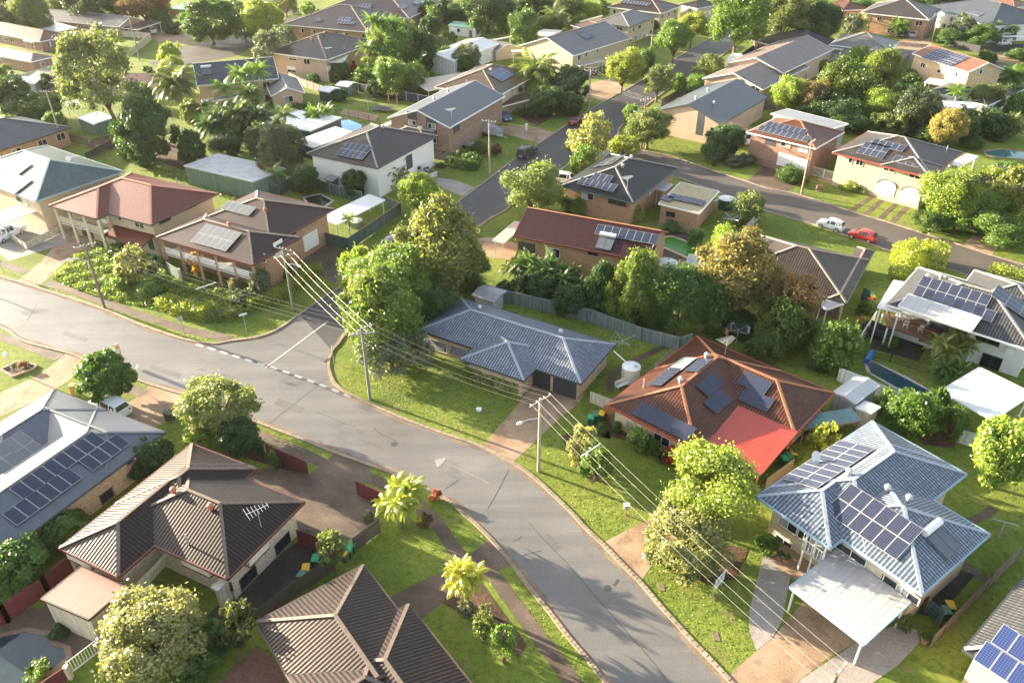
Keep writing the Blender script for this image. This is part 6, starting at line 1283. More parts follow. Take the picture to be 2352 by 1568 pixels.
for a in ((1463, 1003, 62, 62, 'shrub', LG, 'clipped round lime bush'), (1414, 978, 26, 30, 'shrub', MG, 'small dark green bush'), (1498, 1028, 34, 40, 'shrub', MG, 'mid green bush'), (1540, 1042, 36, 46, 'shrub', RED, 'flame red croton bush'), (1520, 1045, 26, 34, 'shrub', DG, 'dark shrub'), (1562, 1052, 30, 30, 'shrub', GOLD, 'gold and orange bush'),
    (1763, 1246, 52, 52, 'shrub', MG, 'glossy round green bush'), (1833, 1048, 34, 34, 'shrub', MG, 'green bush'), (1994, 706, 42, 38, 'shrub', MG, 'round clipped green bush'), (1976, 740, 26, 32, 'shrub', GOLD, 'yellow tipped bush'), (630, 1052, 26, 44, 'shrub', MG, 'upright green shrub'), (598, 1030, 16, 40, 'shrub', DG, 'narrow dark shrub'), (1380, 985, 28, 26, 'shrub', MG, 'round leafy bush'), (1384, 990, 20, 16, 'shrub', MG, 'low green bush'),
    (812, 156, 18, 30, 'shrub', RED, 'bright red leafed shrub'), (790, 158, 24, 36, 'shrub', PO, 'pale olive shrub'), (842, 180, 60, 46, 'shrub', LG, 'leafy bright shrub'), (870, 170, 50, 40, 'shrub', LIME, 'lime shrub'), (1640, 352, 46, 36, 'shrub', GREYG, 'grey green bush'), (1662, 350, 24, 24, 'shrub', YG, 'yellow lime bush'), (1950, 424, 40, 16, 'shrub', LIME, 'yellow lime bush'), (1985, 432, 36, 16, 'shrub', LIME, 'second lime bush'),
    (1000, 1140, 30, 30, 'shrub', (.16, .05, .03), 'reddish shrub'), (975, 1200, 36, 40, 'shrub', (.10, .07, .03), 'red tipped shrub'), (845, 1185, 24, 26, 'shrub', GREYG, 'pale flowering shrub'), (860, 1150, 18, 18, 'shrub', DG, 'small dark plant'), (2080, 1425, 46, 44, 'shrub', OL, 'olive bush'), (2128, 1390, 30, 36, 'shrub', GREYG, 'spiky grey plant'), (90, 1535, 60, 50, 'shrub', LG, 'strappy poolside plant'), (133, 1450, 44, 28, 'shrub', DG, 'low poolside plant'),
    (280, 645, 60, 46, 'shrub', LG, 'weedy light shrub'), (350, 660, 70, 40, 'shrub', LG, 'sprawling garden shrub'), (340, 625, 50, 40, 'shrub', MG, 'garden shrub'), (270, 575, 46, 28, 'shrub', MG, 'dark garden shrub'), (560, 680, 60, 36, 'shrub', DG, 'dark corner shrub'), (540, 655, 40, 40, 'shrub', (.11, .09, .05), 'brownish shrub'), (620, 590, 44, 50, 'shrub', DG, 'dark shrub'), (1550, 470, 26, 20, 'shrub', DG, 'dark shrub'), (745, 430, 24, 20, 'shrub', MG, 'small shrub'),
    (1080, 365, 50, 32, 'shrub', MG, 'clipped box shrub'), (1056, 352, 24, 24, 'shrub', MG, 'clipped bush'), (1690, 368, 44, 18, 'shrub', GREYG, 'agave bed'), (1715, 366, 40, 18, 'shrub', GREYG, 'pale agave bed'), (1812, 400, 60, 30, 'shrub', MG, 'leafy garden shrub'), (1840, 408, 36, 22, 'shrub', LG, 'light garden shrub'), (50, 836, 26, 20, 'shrub', (.14, .08, .05), 'brown grass tuft'), (2336, 180, 30, 24, 'shrub', DG, 'dark bush'), (2335, 125, 50, 14, 'shrub', MG, 'clipped lawn hedge bush'), (338, 158, 24, 14, 'shrub', DG, 'dark bush'), (1883, 152, 40, 34, 'shrub', LG, 'bright green shrub'), (1895, 105, 36, 12, 'shrub', YG, 'yellow lime shrub'), (1640, 375, 12, 12, 'shrub', DG, 'small dark shrub'), (760, 205, 30, 20, 'shrub', MG, 'green shrub'), (780, 220, 40, 22, 'shrub', DG, 'dark shrub'), (2050, 790, 40, 20, 'shrub', MG, 'low green plant'), (2330, 270, 30, 26, 'shrub', MG, 'green shrub'), (2180, 85, 60, 22, 'shrub', MG, 'mixed garden shrub'), (2240, 98, 50, 18, 'shrub', MG, 'leafy shrub'), (660, 620, 30, 40, 'shrub', MG, 'leafy papaya shrub'), (2000, 360, 12, 10, 'shrub', MG, 'small shrub'), (325, 1020, 30, 24, 'shrub', MG, 'leafy shrub'), (480, 1440, 40, 40, 'shrub', MG, 'leafy shrub'), (700, 1225, 24, 20, 'shrub', DG, 'dark shrub'), (1010, 380, 20, 14, 'shrub', MG, 'small lawn shrub'), (2005, 985, 24, 40, 'shrub', MG, 'leafy shrub'), (1700, 755, 60, 40, 'shrub', MG, 'garden shrub'), (1660, 765, 44, 34, 'shrub', MG, 'dark leafy shrub'), (1870, 835, 50, 36, 'shrub', DG, 'dark garden shrub')):
    tree(*a)
for a in (((402, 192), 100, 6.5, 'feather', (.06, .075, .026), 'tall queen palm with hanging fronds', None, True), ((1228, 165), 112, 6.0, 'feather', (.10, .12, .035), 'big sunlit queen palm', None, True), ((853, 45), 46, 13, 'king', LG, 'tall slim palm', (860, 158), True), ((870, 50), 46, 12.5, 'king', LG, 'tall slim palm', (878, 160), True), ((898, 52), 46, 11, 'king', LG, 'tall slim palm', (900, 165), True), ((842, 108), 46, 8, 'king', LG, 'slim palm', (850, 195), True),
    ((652, 262), 62, 10, 'king', (.09, .12, .04), 'lone pale trunked palm', (672, 390), True), ((515, 200), 64, 6.5, 'king', LG, 'king palm', None, True), ((552, 168), 60, 7.5, 'king', LG, 'king palm', None, True), ((592, 160), 60, 8, 'king', LG, 'king palm', None, True), ((574, 215), 60, 5, 'feather', MG, 'dense feather palm', None, False), ((505, 270), 84, 4, 'feather', (.045, .07, .025), 'dark feather palm', None, True), ((545, 262), 80, 5, 'feather', (.05, .075, .028), 'dark feather palm', None, True), ((590, 265), 74, 4.5, 'feather', (.045, .07, .028), 'dark feather palm', None, True), ((480, 290), 64, 3.5, 'feather', DG, 'low dark feather palm', None, False),
    ((2200, 210), 48, 5, 'king', LG, 'lone slender palm', None, False), ((2325, 175), 66, 2.5, 'feather', MG, 'banana like palm', None, False), ((1887, 12), 40, 9, 'king', LG, 'far tall palm', (1880, 80), True), ((2068, 60), 44, 3, 'feather', LG, 'small feather palm', None, False), ((1160, 20), 60, 5, 'feather', OL, 'far feather palm', None, False), ((1275, 40), 66, 4, 'feather', OL, 'far feather palm', None, False), ((1975, 52), 46, 3, 'feather', PO, 'silver fan palm', None, False), ((630, 395), 50, 3, 'king', LG, 'young papaya palm', None, False), ((800, 500), 34, 4, 'king', LIME, 'pale papaya palm', None, False)):
    palm(*a[0], a[1], a[2], a[3], a[4], a[5], base=a[6], skirt=a[7])
for a in ((918, 1148, 136, 3.0, YG, 'golden cane palm clump'), (1068, 1318, 116, 3.6, (.24, .235, .04), 'brilliant yellow palm clump'), (1235, 615, 120, 2.8, (.045, .075, .02), 'dark cane palm clump'), (1300, 640, 90, 2.6, (.04, .07, .02), 'dark cane palm clump'), (1190, 610, 80, 2.4, (.05, .075, .02), 'dark cane palm clump'), (1345, 660, 70, 2.4, DG, 'dark cane palm clump'), (905, 395, 90, 2.2, (.10, .11, .03), 'olive cane palm clump'), (740, 268, 84, 2.6, LG, 'leaning cane palm clump'),
    (1330, 472, 56, 1.5, LG, 'golden cane palm'), (1378, 452, 60, 1.8, LIME, 'golden cane palm'), (1420, 478, 54, 1.4, YG, 'golden cane palm'), (1462, 485, 54, 1.3, YG, 'golden cane palm'), (1300, 462, 50, 1.6, MG, 'golden cane palm'), (2178, 795, 120, 3.0, (.10, .12, .035), 'cane palm clump'), (2190, 850, 90, 1.5, MG, 'low cane palm clump'), (2330, 285, 70, 2.6, (.11, .12, .04), 'olive palm clump'), (2240, 275, 100, 2.6, (.05, .075, .025), 'dark palm clump'), (1205, 45, 60, 2.2, LG, 'palm clump'), (1010, 420, 1, .1, LG, None) if 0 else (1090, 20, 60, 2.5, MG, 'far palm clump')):
    palm(a[0], a[1], a[2], a[3], 'clump', a[4], a[5])
hedge([(1075, 862), (1140, 880), (1195, 900)], 1.6, 1.5, LG, 'clipped lime hedge')
hedge([(2062, 612), (2110, 600), (2168, 612)], 3.0, 2.8, (.20, .22, .028), 'tall clipped yellow lime hedge'); hedge([(2040, 635), (2085, 640)], 1.6, 1.4, YG, 'low golden hedge'); hedge([(2268, 636), (2352, 655), (2400, 665)], 2.0, 1.7, (.19, .22, .03), 'long clipped lime hedge')
hedge([(375, 700), (425, 722), (478, 728)], 2.0, 1.4, YG, 'golden corner hedge'); hedge([(572, 705), (640, 690), (690, 650), (732, 622)], 1.5, 1.2, YG, 'golden clipped hedge'); hedge([(480, 735), (560, 722)], 1.6, .9, OL, 'rambling dull hedge')
hedge([(2048, 172), (2085, 175), (2110, 210)], 2, 1.6, MG, 'clipped green hedge'); hedge([(2172, 105), (2260, 118)], 2, 1.6, MG, 'flowering hedge'); hedge([(2052, 215), (2120, 222)], 2, 2, DG, 'dark clipped hedge'); hedge([(1028, 378), (1085, 392), (1092, 380)], 1.6, 1.3, MG, 'clipped box hedge'); hedge([(2318, 130), (2400, 138)], 2.5, 1.6, MG, 'clipped lawn hedge')
hedge([(130, 690), (300, 740)], .1, .1, LG, 'x') if 0 else None
cover('ground_cover', [(118, 640), (180, 585), (260, 570), (330, 600), (380, 590), (400, 640), (520, 665), (600, 690), (560, 735), (480, 745), (370, 715), (250, 690), (180, 668)], 60, .15, .8, (.13, .165, .035), 3)
cover('rough_grass', [(348, 384), (430, 392), (580, 425), (640, 440), (560, 470), (470, 440), (440, 415), (350, 405)], 16, .2, .7, (.13, .15, .04), 5)
for i, pl in enumerate(([(775, 870), (830, 830), (960, 815), (1080, 870), (1200, 905), (1175, 945), (1110, 1012), (1013, 984), (870, 928), (800, 898)], [(1185, 1056), (1230, 1010), (1290, 960), (1400, 985), (1480, 1030), (1560, 1085), (1550, 1128), (1388, 1240), (1310, 1163), (1240, 1096)],
    [(1478, 1330), (1512, 1287), (1600, 1190), (1700, 1130), (1765, 1170), (1750, 1275), (1718, 1400), (1735, 1490), (1668, 1538), (1600, 1472), (1530, 1393)], [(800, 1245), (870, 1190), (960, 1190), (1040, 1270), (1010, 1310), (895, 1368), (850, 1300)], [(1125, 1236), (1060, 1178), (985, 1132), (860, 1080), (852, 1092), (975, 1163), (1052, 1245), (1095, 1255)],
    [(985, 1430), (1040, 1385), (1120, 1400), (1200, 1490), (1270, 1568), (1080, 1568)], [(1152, 1308), (1176, 1306), (1250, 1402), (1380, 1568), (1340, 1568), (1215, 1410)], [(2150, 990), (2352, 1130), (2352, 1260), (2270, 1310), (2180, 1190), (2210, 1090)], [(604, 980), (700, 1015), (758, 1043), (735, 1060), (604, 1000)],
    [(92, 661), (240, 714), (430, 783), (515, 783), (430, 767), (240, 703), (110, 655)], [(600, 768), (690, 716), (770, 655), (735, 635), (640, 690), (570, 750)], [(1760, 480), (1880, 525), (2010, 572), (1990, 590), (1850, 590), (1730, 545)], [(1480, 350), (1640, 380), (1600, 345), (1500, 315)])):
    cover('lawn_grass', pl, 40, .05, .05, (.13, .145, .028), 20 + i, 2.1)
# ---------------------------------------------------------------- fences and walls
GG = boards('grey_green_fence', (.17, .21, .205), .22); MARF = boards('maroon_fence', (.15, .028, .03), .2); DKT = boards('dark_timber_fence', (.085, .07, .06), .15); PALE = boards('weathered_timber', (.21, .17, .13), .15); NAVY = boards('navy_fence', (.035, .05, .085), .22); DGRN = boards('dark_green_fence', (.07, .115, .105), .2); BEI = boards('beige_fence', (.46, .40, .33), .2); PGR = boards('pale_green_fence', (.38, .42, .36), .2); CRF = boards('cream_fence', (.55, .48, .36), .2); BLKF = boards('black_fence', (.025, .025, .028), .2)
fence([(1112, 652), (1176, 670), (1351, 709), (1476, 753), (1563, 775), (1590, 766)], GG, 'long grey green metal fence behind the blue grey tiled house', post=GREYW)
fence([(1558, 789), (1480, 856), (1408, 919)], plain('mesh_grey', (.3, .31, .31), .5), 'grey wire mesh fence left of the terracotta tiled house', h=1.3, kind='mesh', post=GREYMET)
fence([(1356, 899), (1408, 919)], CRIB, 'short cream ribbed fence beside the cream water tank', h=1.4); fence([(1386, 931), (1405, 941)], plain('rust_gate', (.25, .09, .05)), 'rust red side gate of the terracotta tiled house', h=1.6, name='side_gate', cat='gate')
fence([(608, 1019), (704, 1060)], MARF, 'left maroon metal fence panel at the brown driveway', h=1.7); fence([(816, 1104), (885, 1134)], MARF, 'right maroon metal fence panel beside the golden cane palm', h=1.7)
fence([(870, 1188), (808, 1236)], DKT, 'dark grey paling fence behind the open green bin', h=1.7, kind='paling'); fence([(770, 1268), (748, 1286), (670, 1336), (585, 1402)], DKT, 'dark leaning paling fence beside the chocolate tiled roof', h=1.7, kind='paling', post=DKMET); fence([(680, 1216), (735, 1234)], MARF, 'maroon side gate against the dark brown tiled house', h=1.8, name='side_gate', cat='gate')
fence([(160, 1273), (95, 1326), (0, 1391), (-60, 1435)], MARF, 'maroon panel fence with cream piers behind the curved pool', h=1.8, post=CREAMP, posted=4.0); fence([(230, 1461), (152, 1520)], WHITE, 'white picket pool fence in front of the curved pool', h=1.3, kind='pickets', post=WHITE); fence([(150, 1530), (75, 1580)], MARF, 'maroon wall with cream rail at the lower left edge', h=1.3, post=CREAMP, posted=9)
fence([(735, 531), (798, 547), (919, 466), (886, 452)], DGRN, 'dark green panel fence with brick piers round the patio yard', h=1.9, post=B['orange'], posted=4.0)
fence([(735, 415), (800, 434), (830, 440)], DGRN, 'dark green back fence behind the long white patio roof', h=1.8, post=GREYMET); fence([(600, 420), (640, 425), (680, 398), (735, 412)], DGRN, 'dark green yard fence beside the long green shed', h=1.8, post=B['orange'], posted=5)
fence([(822, 192), (905, 207), (988, 222), (1010, 228)], NAVY, 'navy panel fence with white posts behind the trampoline lawn', h=1.9, post=WHITE, posted=3.2); fence([(770, 248), (800, 254), (870, 270), (872, 282)], DKMET, 'thin black pool fence beside the raised blue pool', h=1.2, kind='mesh', post=DKMET)
fence([(958, 335), (1043, 352)], BLKF, 'black metal fence beside the charcoal gabled brick house', h=1.8); fence([(1520, 228), (1560, 205), (1602, 205)], DKT, 'brown paling fence at the left corner of the grey gable', h=1.8, kind='paling'); fence([(1708, 222), (1764, 232), (1800, 240)], PALE, 'timber paling fence right of the grey gabled house', h=1.8, kind='paling')
fence([(660, 165), (690, 180), (748, 200)], PALE, 'timber panel fence beside the blue wading pool', h=1.8, post=TIMBER); fence([(0, 185), (60, 168), (124, 148)], PGR, 'pale green fence below the low red brown roof', h=1.8); fence([(178, 66), (300, 72), (345, 76), (300, 112)], CRF, 'cream panel fence below the long pale grey roof', h=1.7)
fence([(2014, 714), (1990, 750), (1969, 784)], WB, 'white vinyl fence left of the outdoor deck', h=1.6, post=WHITE); fence([(1981, 791), (2050, 810), (2114, 830)], DKMET, 'black tubular pool fence above the dark lap pool', h=1.2, kind='mesh', post=TIMBER, posted=3); fence([(1929, 844), (2000, 872), (2074, 905)], WRIB, 'white ribbed fence along the dark lap pool', h=1.7); fence([(2206, 984), (2264, 1000)], WRIB, 'white ribbed fence in front of the large white patio roof', h=1.7, post=DKMET)
fence([(2352, 1251), (2279, 1321), (2176, 1428), (2150, 1455)], PALE, 'weathered timber fence between the pale blue and grey roofed houses', h=1.7, kind='paling', post=TIMBER); fence([(1762, 1098), (1826, 1052)], PALE, 'timber fence in front of the wheelie bins right of the red patio roof', h=1.5, kind='paling'); fence([(1919, 968), (1958, 942)], PALE, 'timber fence under the teal shade roof', h=1.5, kind='paling')
fence([(1748, 477), (1690, 545)], BEI, 'beige metal fence beside the green lawn', h=1.7, post=DKMET); fence([(2174, 90), (2254, 106), (2352, 101)], BLKF, 'long dark metal fence below the bluish grey roof', h=1.8, post=DKMET); fence([(1864, 381), (1925, 397)], WHITE, 'white picket gate beside the red brick house', h=1.6, kind='pickets', post=WHITE, name='driveway_gate', cat='gate')
fence([(0, 521), (57, 557), (160, 508)], CRIB, 'low cream ribbed wall beside the sloping driveway', h=1.1, name='garden_wall', cat='wall'); fence([(195, 352), (265, 316), (300, 300)], DKT, 'dark timber retaining fence below the tall gum tree', h=1.2); fence([(200, 318), (130, 300)], PALE, 'old paling fence beside the left slate roof', h=1.4, kind='paling')
fence([(1510, 506), (1580, 518), (1620, 528)], plain('pool_wire', (.30, .38, .33), .5), 'green wire fence behind the green kidney pool', h=1.2, kind='mesh'); fence([(374, 570), (378, 600), (410, 618)], GNRIB, 'green metal side fence left of the plum brown tiled house', h=1.8, post=CREAMP, posted=3); fence([(2000, 668), (1984, 660)], DGRN, 'dark green fence behind the three coloured bins', h=1.8); fence([(1700, 220 + 12), (1705, 235)], PALE, 'x') if 0 else None
fence([(1316, 243), (1350, 224)], CREAM, 'low tan brick garden wall beside the street lawn', h=.8, name='garden_wall', cat='wall'); fence([(1700, 125), (1730, 105), (1745, 95)], BLKF, 'black fence by the far bend of the street', h=1.5); fence([(56 + 588, 30), (588 + 120, 18)], WHITE, 'white pale fence at the top left street', h=1.2, kind='pickets'); fence([(1880, 175), (1925, 188)], DKT, 'dark paling fence behind the pale blue garden shed', h=1.6, kind='paling'); fence([(2063, 155), (2090, 122)], DKT, 'dark timber fence left of the orange tiled gable', h=1.6, kind='paling')
# ---------------------------------------------------------------- pools
def pool(poly, water, label, cop=CONC, up=.12, wall=None, z=.0):
    pts = [G(*q, z) for q in poly]; c = sum(pts, V()) / len(pts); c.z = 0; root = thing('swimming_pool', c)
    out = [V((p.x, p.y, 0)) + (V((p.x, p.y, 0)) - c).normalized() * .45 for p in pts]; ins = [V((p.x, p.y, 0)) for p in pts]; m = MB(); n = len(pts)
    for i in range(n):
        j = (i + 1) % n; U = V((0, 0, z + up))
        m.face([out[i] + U, out[j] + U, ins[j] + U, ins[i] + U], hint=V((0, 0, 1))); m.face([out[i] + V((0, 0, .002)), out[j] + V((0, 0, .002)), out[j] + U, out[i] + U], hint=out[i] + out[j] - 2 * c); m.face([ins[i] + V((0, 0, .05)), ins[j] + V((0, 0, .05)), ins[j] + U, ins[i] + U], hint=2 * c - ins[i] - ins[j])
    m.build('coping', wall or cop, root); m = MB(); m.face([p + V((0, 0, z + up - .045)) for p in ins], hint=V((0, 0, 1))); m.build('water', water, root)
    px = (sum(q[0] for q in poly) / n, sum(q[1] for q in poly) / n); reg(root, px, cat='swimming pool', label=label); LAND.append((px, label.split(' with')[0].replace('narrow ', 'the ') if 0 else 'the pool'))
    LAND.pop(); return root
pool([(1992, 838), (2005, 832), (2075, 868), (2145, 905), (2128, 917), (2062, 893), (2000, 858)], waterm('dark_blue_water', (.02, .065, .085)), 'long narrow dark lap pool beside the white ribbed fence')
pool([(1518, 548), (1545, 545), (1590, 562), (1640, 586), (1632, 600), (1575, 590), (1525, 568)], waterm('green_water', (.035, .16, .02), .25), 'kidney shaped green pool right of the long maroon roof', cop=plain('tan_coping', (.40, .28, .18), .8))
pool([(-60, 1520), (-30, 1480), (10, 1462), (60, 1452), (105, 1462), (118, 1482), (148, 1490), (152, 1510), (125, 1535), (90, 1560), (40, 1600), (-40, 1620)], waterm('murky_water', (.035, .05, .055), .03), 'curved dark pool with brown coping at bottom left', cop=plain('brown_coping', (.20, .13, .09), .8))
pool([(774, 278), (800, 276), (832, 288), (828, 300), (800, 304), (772, 288)], waterm('bright_blue_water', (.05, .32, .55)), 'raised bright blue pool with a black wall', wall=DKW, z=1.0)
pool([(2264, 348), (2300, 344), (2352, 350), (2400, 362), (2352, 366), (2290, 362), (2266, 356)], waterm('teal_water', (.06, .18, .16)), 'oval teal pool with brick coping near the right edge', cop=plain('brick_coping', (.32, .18, .11), .8))
pool([(2133, 46), (2165, 44), (2172, 60), (2140, 62)], waterm('turquoise_water', (.05, .35, .42)), 'small turquoise pool behind the mauve grey roofed house')
pool([(702, 176), (722, 178), (725, 186), (706, 185)], waterm('wading_blue', (.03, .2, .6)), 'little blue wading pool beside the tan house', up=.35, cop=plain('pool_blue', (.05, .2, .55)))
pool([(700, 455), (735, 448), (762, 462), (745, 475), (710, 470)], waterm('dark_green_water', (.02, .03, .02)), 'round dark green pond behind the long white patio roof')
mb = MB(); a, b = G(1988, 838), G(2002, 817); mb.tube([a + V((0, 0, .5)), b + V((0, 0, .5))], .32, 14); o = mb.build('pool_cover_roll', plain('cover_blue', (.02, .14, .42), .5)); reg(o, (1995, 828), cat='pool cover', label='rolled blue cover at the end of the lap pool')
# ---------------------------------------------------------------- poles and lines
PP = {}
PGM = plain('green_grey_pole', (.20, .20, .15), .85, var=.2, scale=4)
PP[0] = pole((-330, 560), 430, 'power pole beyond the left edge', ((0, .35),), angle=1); PP[1] = pole((241, 708), 560, 'dark leaning timber power pole on the left verge', ((0, 1.6),), lamp=3.3); PP[2] = pole((675, 716), 568, 'grey green power pole with two crossarms by the golden hedge', ((0, .55), (.9, 1.5)), lamp=-.5, mat=PGM)
PP[3] = pole((850, 917), 752, 'weathered power pole with double crossarms on the corner lawn', ((0, 1.9), (.5, 1.25)), mat=PGM); PP[4] = pole((1237, 1082), 915, 'power pole with street lamp on the sunny kerbside lawn', ((0, 1.75),), lamp=3.7, mat=PALEBARK); PP[5] = pole((1990, 1790), 1545, 'crossarm topped pole at the bottom edge of the photo', ((0, 1.75),), hfix=9.6, top=(1922, 1548))
PP[6] = pole((1125, 402), 276, 'pale double power pole beside the covered boat', ((0, .7),), mat=PALEBARK); PP[7] = pole((1352, 252), 154, 'power pole left of the sunlit flat topped tree', ((0, .95), (.5, .95)), mat=PALEBARK); PP[8] = pole((1473, 343), 227, 'brown power pole at the corner junction', ((0, 1.55),), lamp=3.6); PP[9] = pole((1491, 162), 80, 'power pole before the round topped street tree', ((0, 1),), mat=PALEBARK); PP[10] = pole((1606, 56), 14, 'far power pole at the top of the street', ((0, 1),), mat=PALEBARK)
PP[11] = pole((1840, 447), 324, 'tan timber power pole in front of the red brick house', ((0, 1.9),), mat=plain('tan_pole', (.30, .21, .13), .85)); PP[12] = pole((2140, 96), 32, 'pale pole left of the bluish grey roof', ((0, 1),), mat=PALEBARK, ); PP[13] = pole((1831, 62), 18, 'pale pole beside the olive street tree', ((0, 1),), mat=PALEBARK); PP[14] = pole((321, 139), 38, 'green grey pole on the cream fence corner', ((0, 1.1),), mat=PGM); PP[15] = pole((146, 336), 208, 'mottled pole behind the teal tiled house', ((0, .9),), mat=PALEBARK); PP[16] = pole((2700, 660), 500, 'power pole beyond the right edge', ((0, 1.9),))
for a, i, b, j, lab, px, sg, sp in ((0, 0, 1, 0, 'four power lines leaving the left edge to the leaning pole', (100, 530), .3, None), (1, 0, 3, 0, 'four power lines over the weedy corner garden', (500, 660), .7, .48), (2, 1, 3, 1, 'four steep power lines across the side street', (740, 680), .3, None), (3, 0, 4, 0, 'four power lines above the corner lawn', (1050, 830), .6, None), (4, 0, 5, 0, 'four power lines crossing the lower right lawns', (1550, 1200), .6, .24), (2, 0, 6, 0, 'four power lines over the side street trees', (900, 420), .8, None), (6, 0, 7, 0, 'four power lines past the covered boat', (1240, 215), .5, None), (7, 1, 8, 0, 'four slack power lines over the upper street', (1415, 205), .9, None), (7, 0, 9, 0, 'four power lines beside the pale gabled house', (1430, 120), .5, None), (9, 0, 10, 0, 'four power lines near the top of the street', (1550, 50), .5, None), (8, 0, 11, 0, 'four power lines over the broad corner lawn', (1660, 290), .7, None), (11, 0, 16, 0, 'four power lines over the right hand street', (2150, 430), .7, None), (15, 0, 14, 0, 'four thin power lines near the tall gum tree', (210, 120), .6, None)):
    span(PP[a][i], PP[b][j], lab, px, sg, sp)
# ---------------------------------------------------------------- vehicles
WHT, SILV, DGREY, BLK, REDC, MAROON, NAVYC = (.75, .75, .74), (.42, .43, .45), (.05, .055, .065), (.02, .02, .022), (.42, .035, .03), (.16, .012, .015), (.03, .06, .16)
for a in (('hatch', (1907, 524), (1850, 508), WHT, 'white three door hatchback parked at the green lawn kerb'), ('hatch', (1979, 549), (1930, 535), REDC, 'bright red hatchback parked behind the white one'), ('sedan', (1326, 284), (1356, 268), MAROON, 'dark maroon sedan parked on the upper street'), ('canopy', (1211, 356), (1250, 330), DGREY, 'dark grey utility with canopy and roof rack'),
    ('ute', (974, 402), (935, 385), SILV, 'silver pickup with open tray on the grey driveway'), ('suv', (256, 944), (215, 925), WHT, 'white wagon nosed in behind the slate grey metal roof'), ('suv', (1302, 420), (1340, 425), WHT, 'white wagon beside the black tiled house'), ('suv', (908, 565), (935, 545), BLK, 'black wagon under the lime green street tree'), ('hatch', (1637, 63), (1665, 52), WHT, 'white hatchback on the far street verge'), ('van', (1712, 326), (1730, 345), WHT, 'white van beside the red brick house'),
    ('suv', (2093, 84), (2090, 70), SILV, 'silver wagon under the white slatted awning'), ('hatch', (2070, 84), (2068, 72), DGREY, 'dark hatchback under the white slatted awning'), ('hatch', (2303, 104), (2340, 104), WHT, 'white hatchback below the bluish grey roof'), ('suv', (345, 76), (300, 66), WHT, 'white wagon under the brown tiled carport'), ('hatch', (1160, 275), (1180, 290), NAVYC, 'navy hatchback under the brown veranda'), ('hatch', (1352, 172), (1330, 165), BLK, 'black hatchback under the flat pale carport'), ('ute', (20, 545), (70, 520), WHT, 'white utility under the rust stained carport'), ('suv', (248 - 8, 82 + 6), (270, 80), SILV, 'silver car behind the cream panel fence'), ('van', (1440, 127), (1415, 118), WHT, 'white van beside the small brick garage'), ('hatch', (2300 - 540, 96), (1775, 104), REDC, 'red car beyond the dark charcoal roof')):
    car(*a)
# boat under a grey cover, box trailer, caravan
b = G(1128, 312); q = G(1165, 322); u = (q - b).normalized(); w_ = V((-u.y, u.x, 0)); root = thing('boat', b); hull, cov = MB(), MB(); st = [(-3, .95, .75), (-2, 1.1, 1.3), (-.6, 1.15, 1.75), (.6, 1.1, 1.45), (1.8, .8, 1.2), (2.6, .35, 1.05), (3, .05, 1.0)]
for (x0, w0, h0), (x1, w1, h1) in zip(st, st[1:]):
    for s in (-1, 1):
        P = lambda x, y, z: b + u * x + w_ * y * s + V((0, 0, z))
        cov.face([P(x0, w0, .95), P(x1, w1, .95), P(x1, w1 * .55, .95 + h1 * .75), P(x0, w0 * .55, .95 + h0 * .75)], hint=w_ * s + V((0, 0, .6))); cov.face([P(x0, w0 * .55, .95 + h0 * .75), P(x1, w1 * .55, .95 + h1 * .75), P(x1, 0, .98 + h1 * .85), P(x0, 0, .98 + h0 * .85)], hint=V((0, 0, 1))); hull.face([P(x0, w0, .96), P(x1, w1, .96), P(x1, w1 * .3, .42), P(x0, w0 * .6, .42)], hint=w_ * s)
P = lambda y, z: b - u * 3 + w_ * y + V((0, 0, z)); cov.face([P(-.95, .95), P(.95, .95), P(.52, 1.5), P(0, 1.6), P(-.52, 1.5)], hint=-u); hull.face([P(-.95, .95), P(.95, .95), P(.57, .42), P(-.57, .42)], hint=-u)
cov.build('boat_cover', plain('boat_cover_cloth', (.30, .30, .33), .8, var=.2), root); hull.build('hull', WHITE, root)
for x in (-.6, .4):
    for s in (-1, 1): m = MB(); c = b + u * x + w_ * s * .95 + V((0, 0, .33)); m.tube([c - w_ * .1, c + w_ * .1], .33, 14); m.build('trailer_wheel', RUBBER, root)
m = MB(); m.beam(b - u * 2.5 + V((0, 0, .4)), b + u * 4 + V((0, 0, .45)), .1, .1); m.build('trailer_beam', GREYMET, root); reg(root, (1128, 305), cat='boat', label='boat under a grey cover on its trailer')
def trailer(px, toward, col, label, ln=2.4, wd=1.5, hb=.55, name='box_trailer'):
    b = G(*px); q = G(*toward); u = (q - b).normalized(); w_ = V((-u.y, u.x, 0)); root = thing(name, b); m = MB(); o = b - u * ln / 2 - w_ * wd / 2
    for e in ((o, u * ln, w_ * .04), (o + w_ * (wd - .04), u * ln, w_ * .04), (o + w_ * .04, u * .04, w_ * (wd - .08)), (o + u * (ln - .04) + w_ * .04, u * .04, w_ * (wd - .08))): m.box(e[0] + V((0, 0, .5)), e[1], e[2], (0, 0, hb))
    m.box(o + V((0, 0, .46)), u * ln, w_ * wd, (0, 0, .05)); m.build('tub', col, root)
    for s in (-1, 1): m = MB(); c = b + w_ * s * (wd / 2 + .1) + V((0, 0, .32)); m.tube([c - w_ * .09, c + w_ * .09], .32, 14); m.build('wheel', RUBBER, root)
    m = MB(); m.beam(b + u * ln / 2 + V((0, 0, .48)), b + u * (ln / 2 + 1.3) + V((0, 0, .48)), .08, .08); m.build('drawbar', GREYMET, root); reg(root, px, cat='trailer', label=label); return root
trailer((1072, 338), (1100, 345), GREYMET, 'grey box trailer beside the charcoal gabled brick house'); r_ = trailer((2012, 770), (2060, 790), DKMET, 'dark trailer with big tyres beneath the white carport roof', 3.0, 1.7, .7)
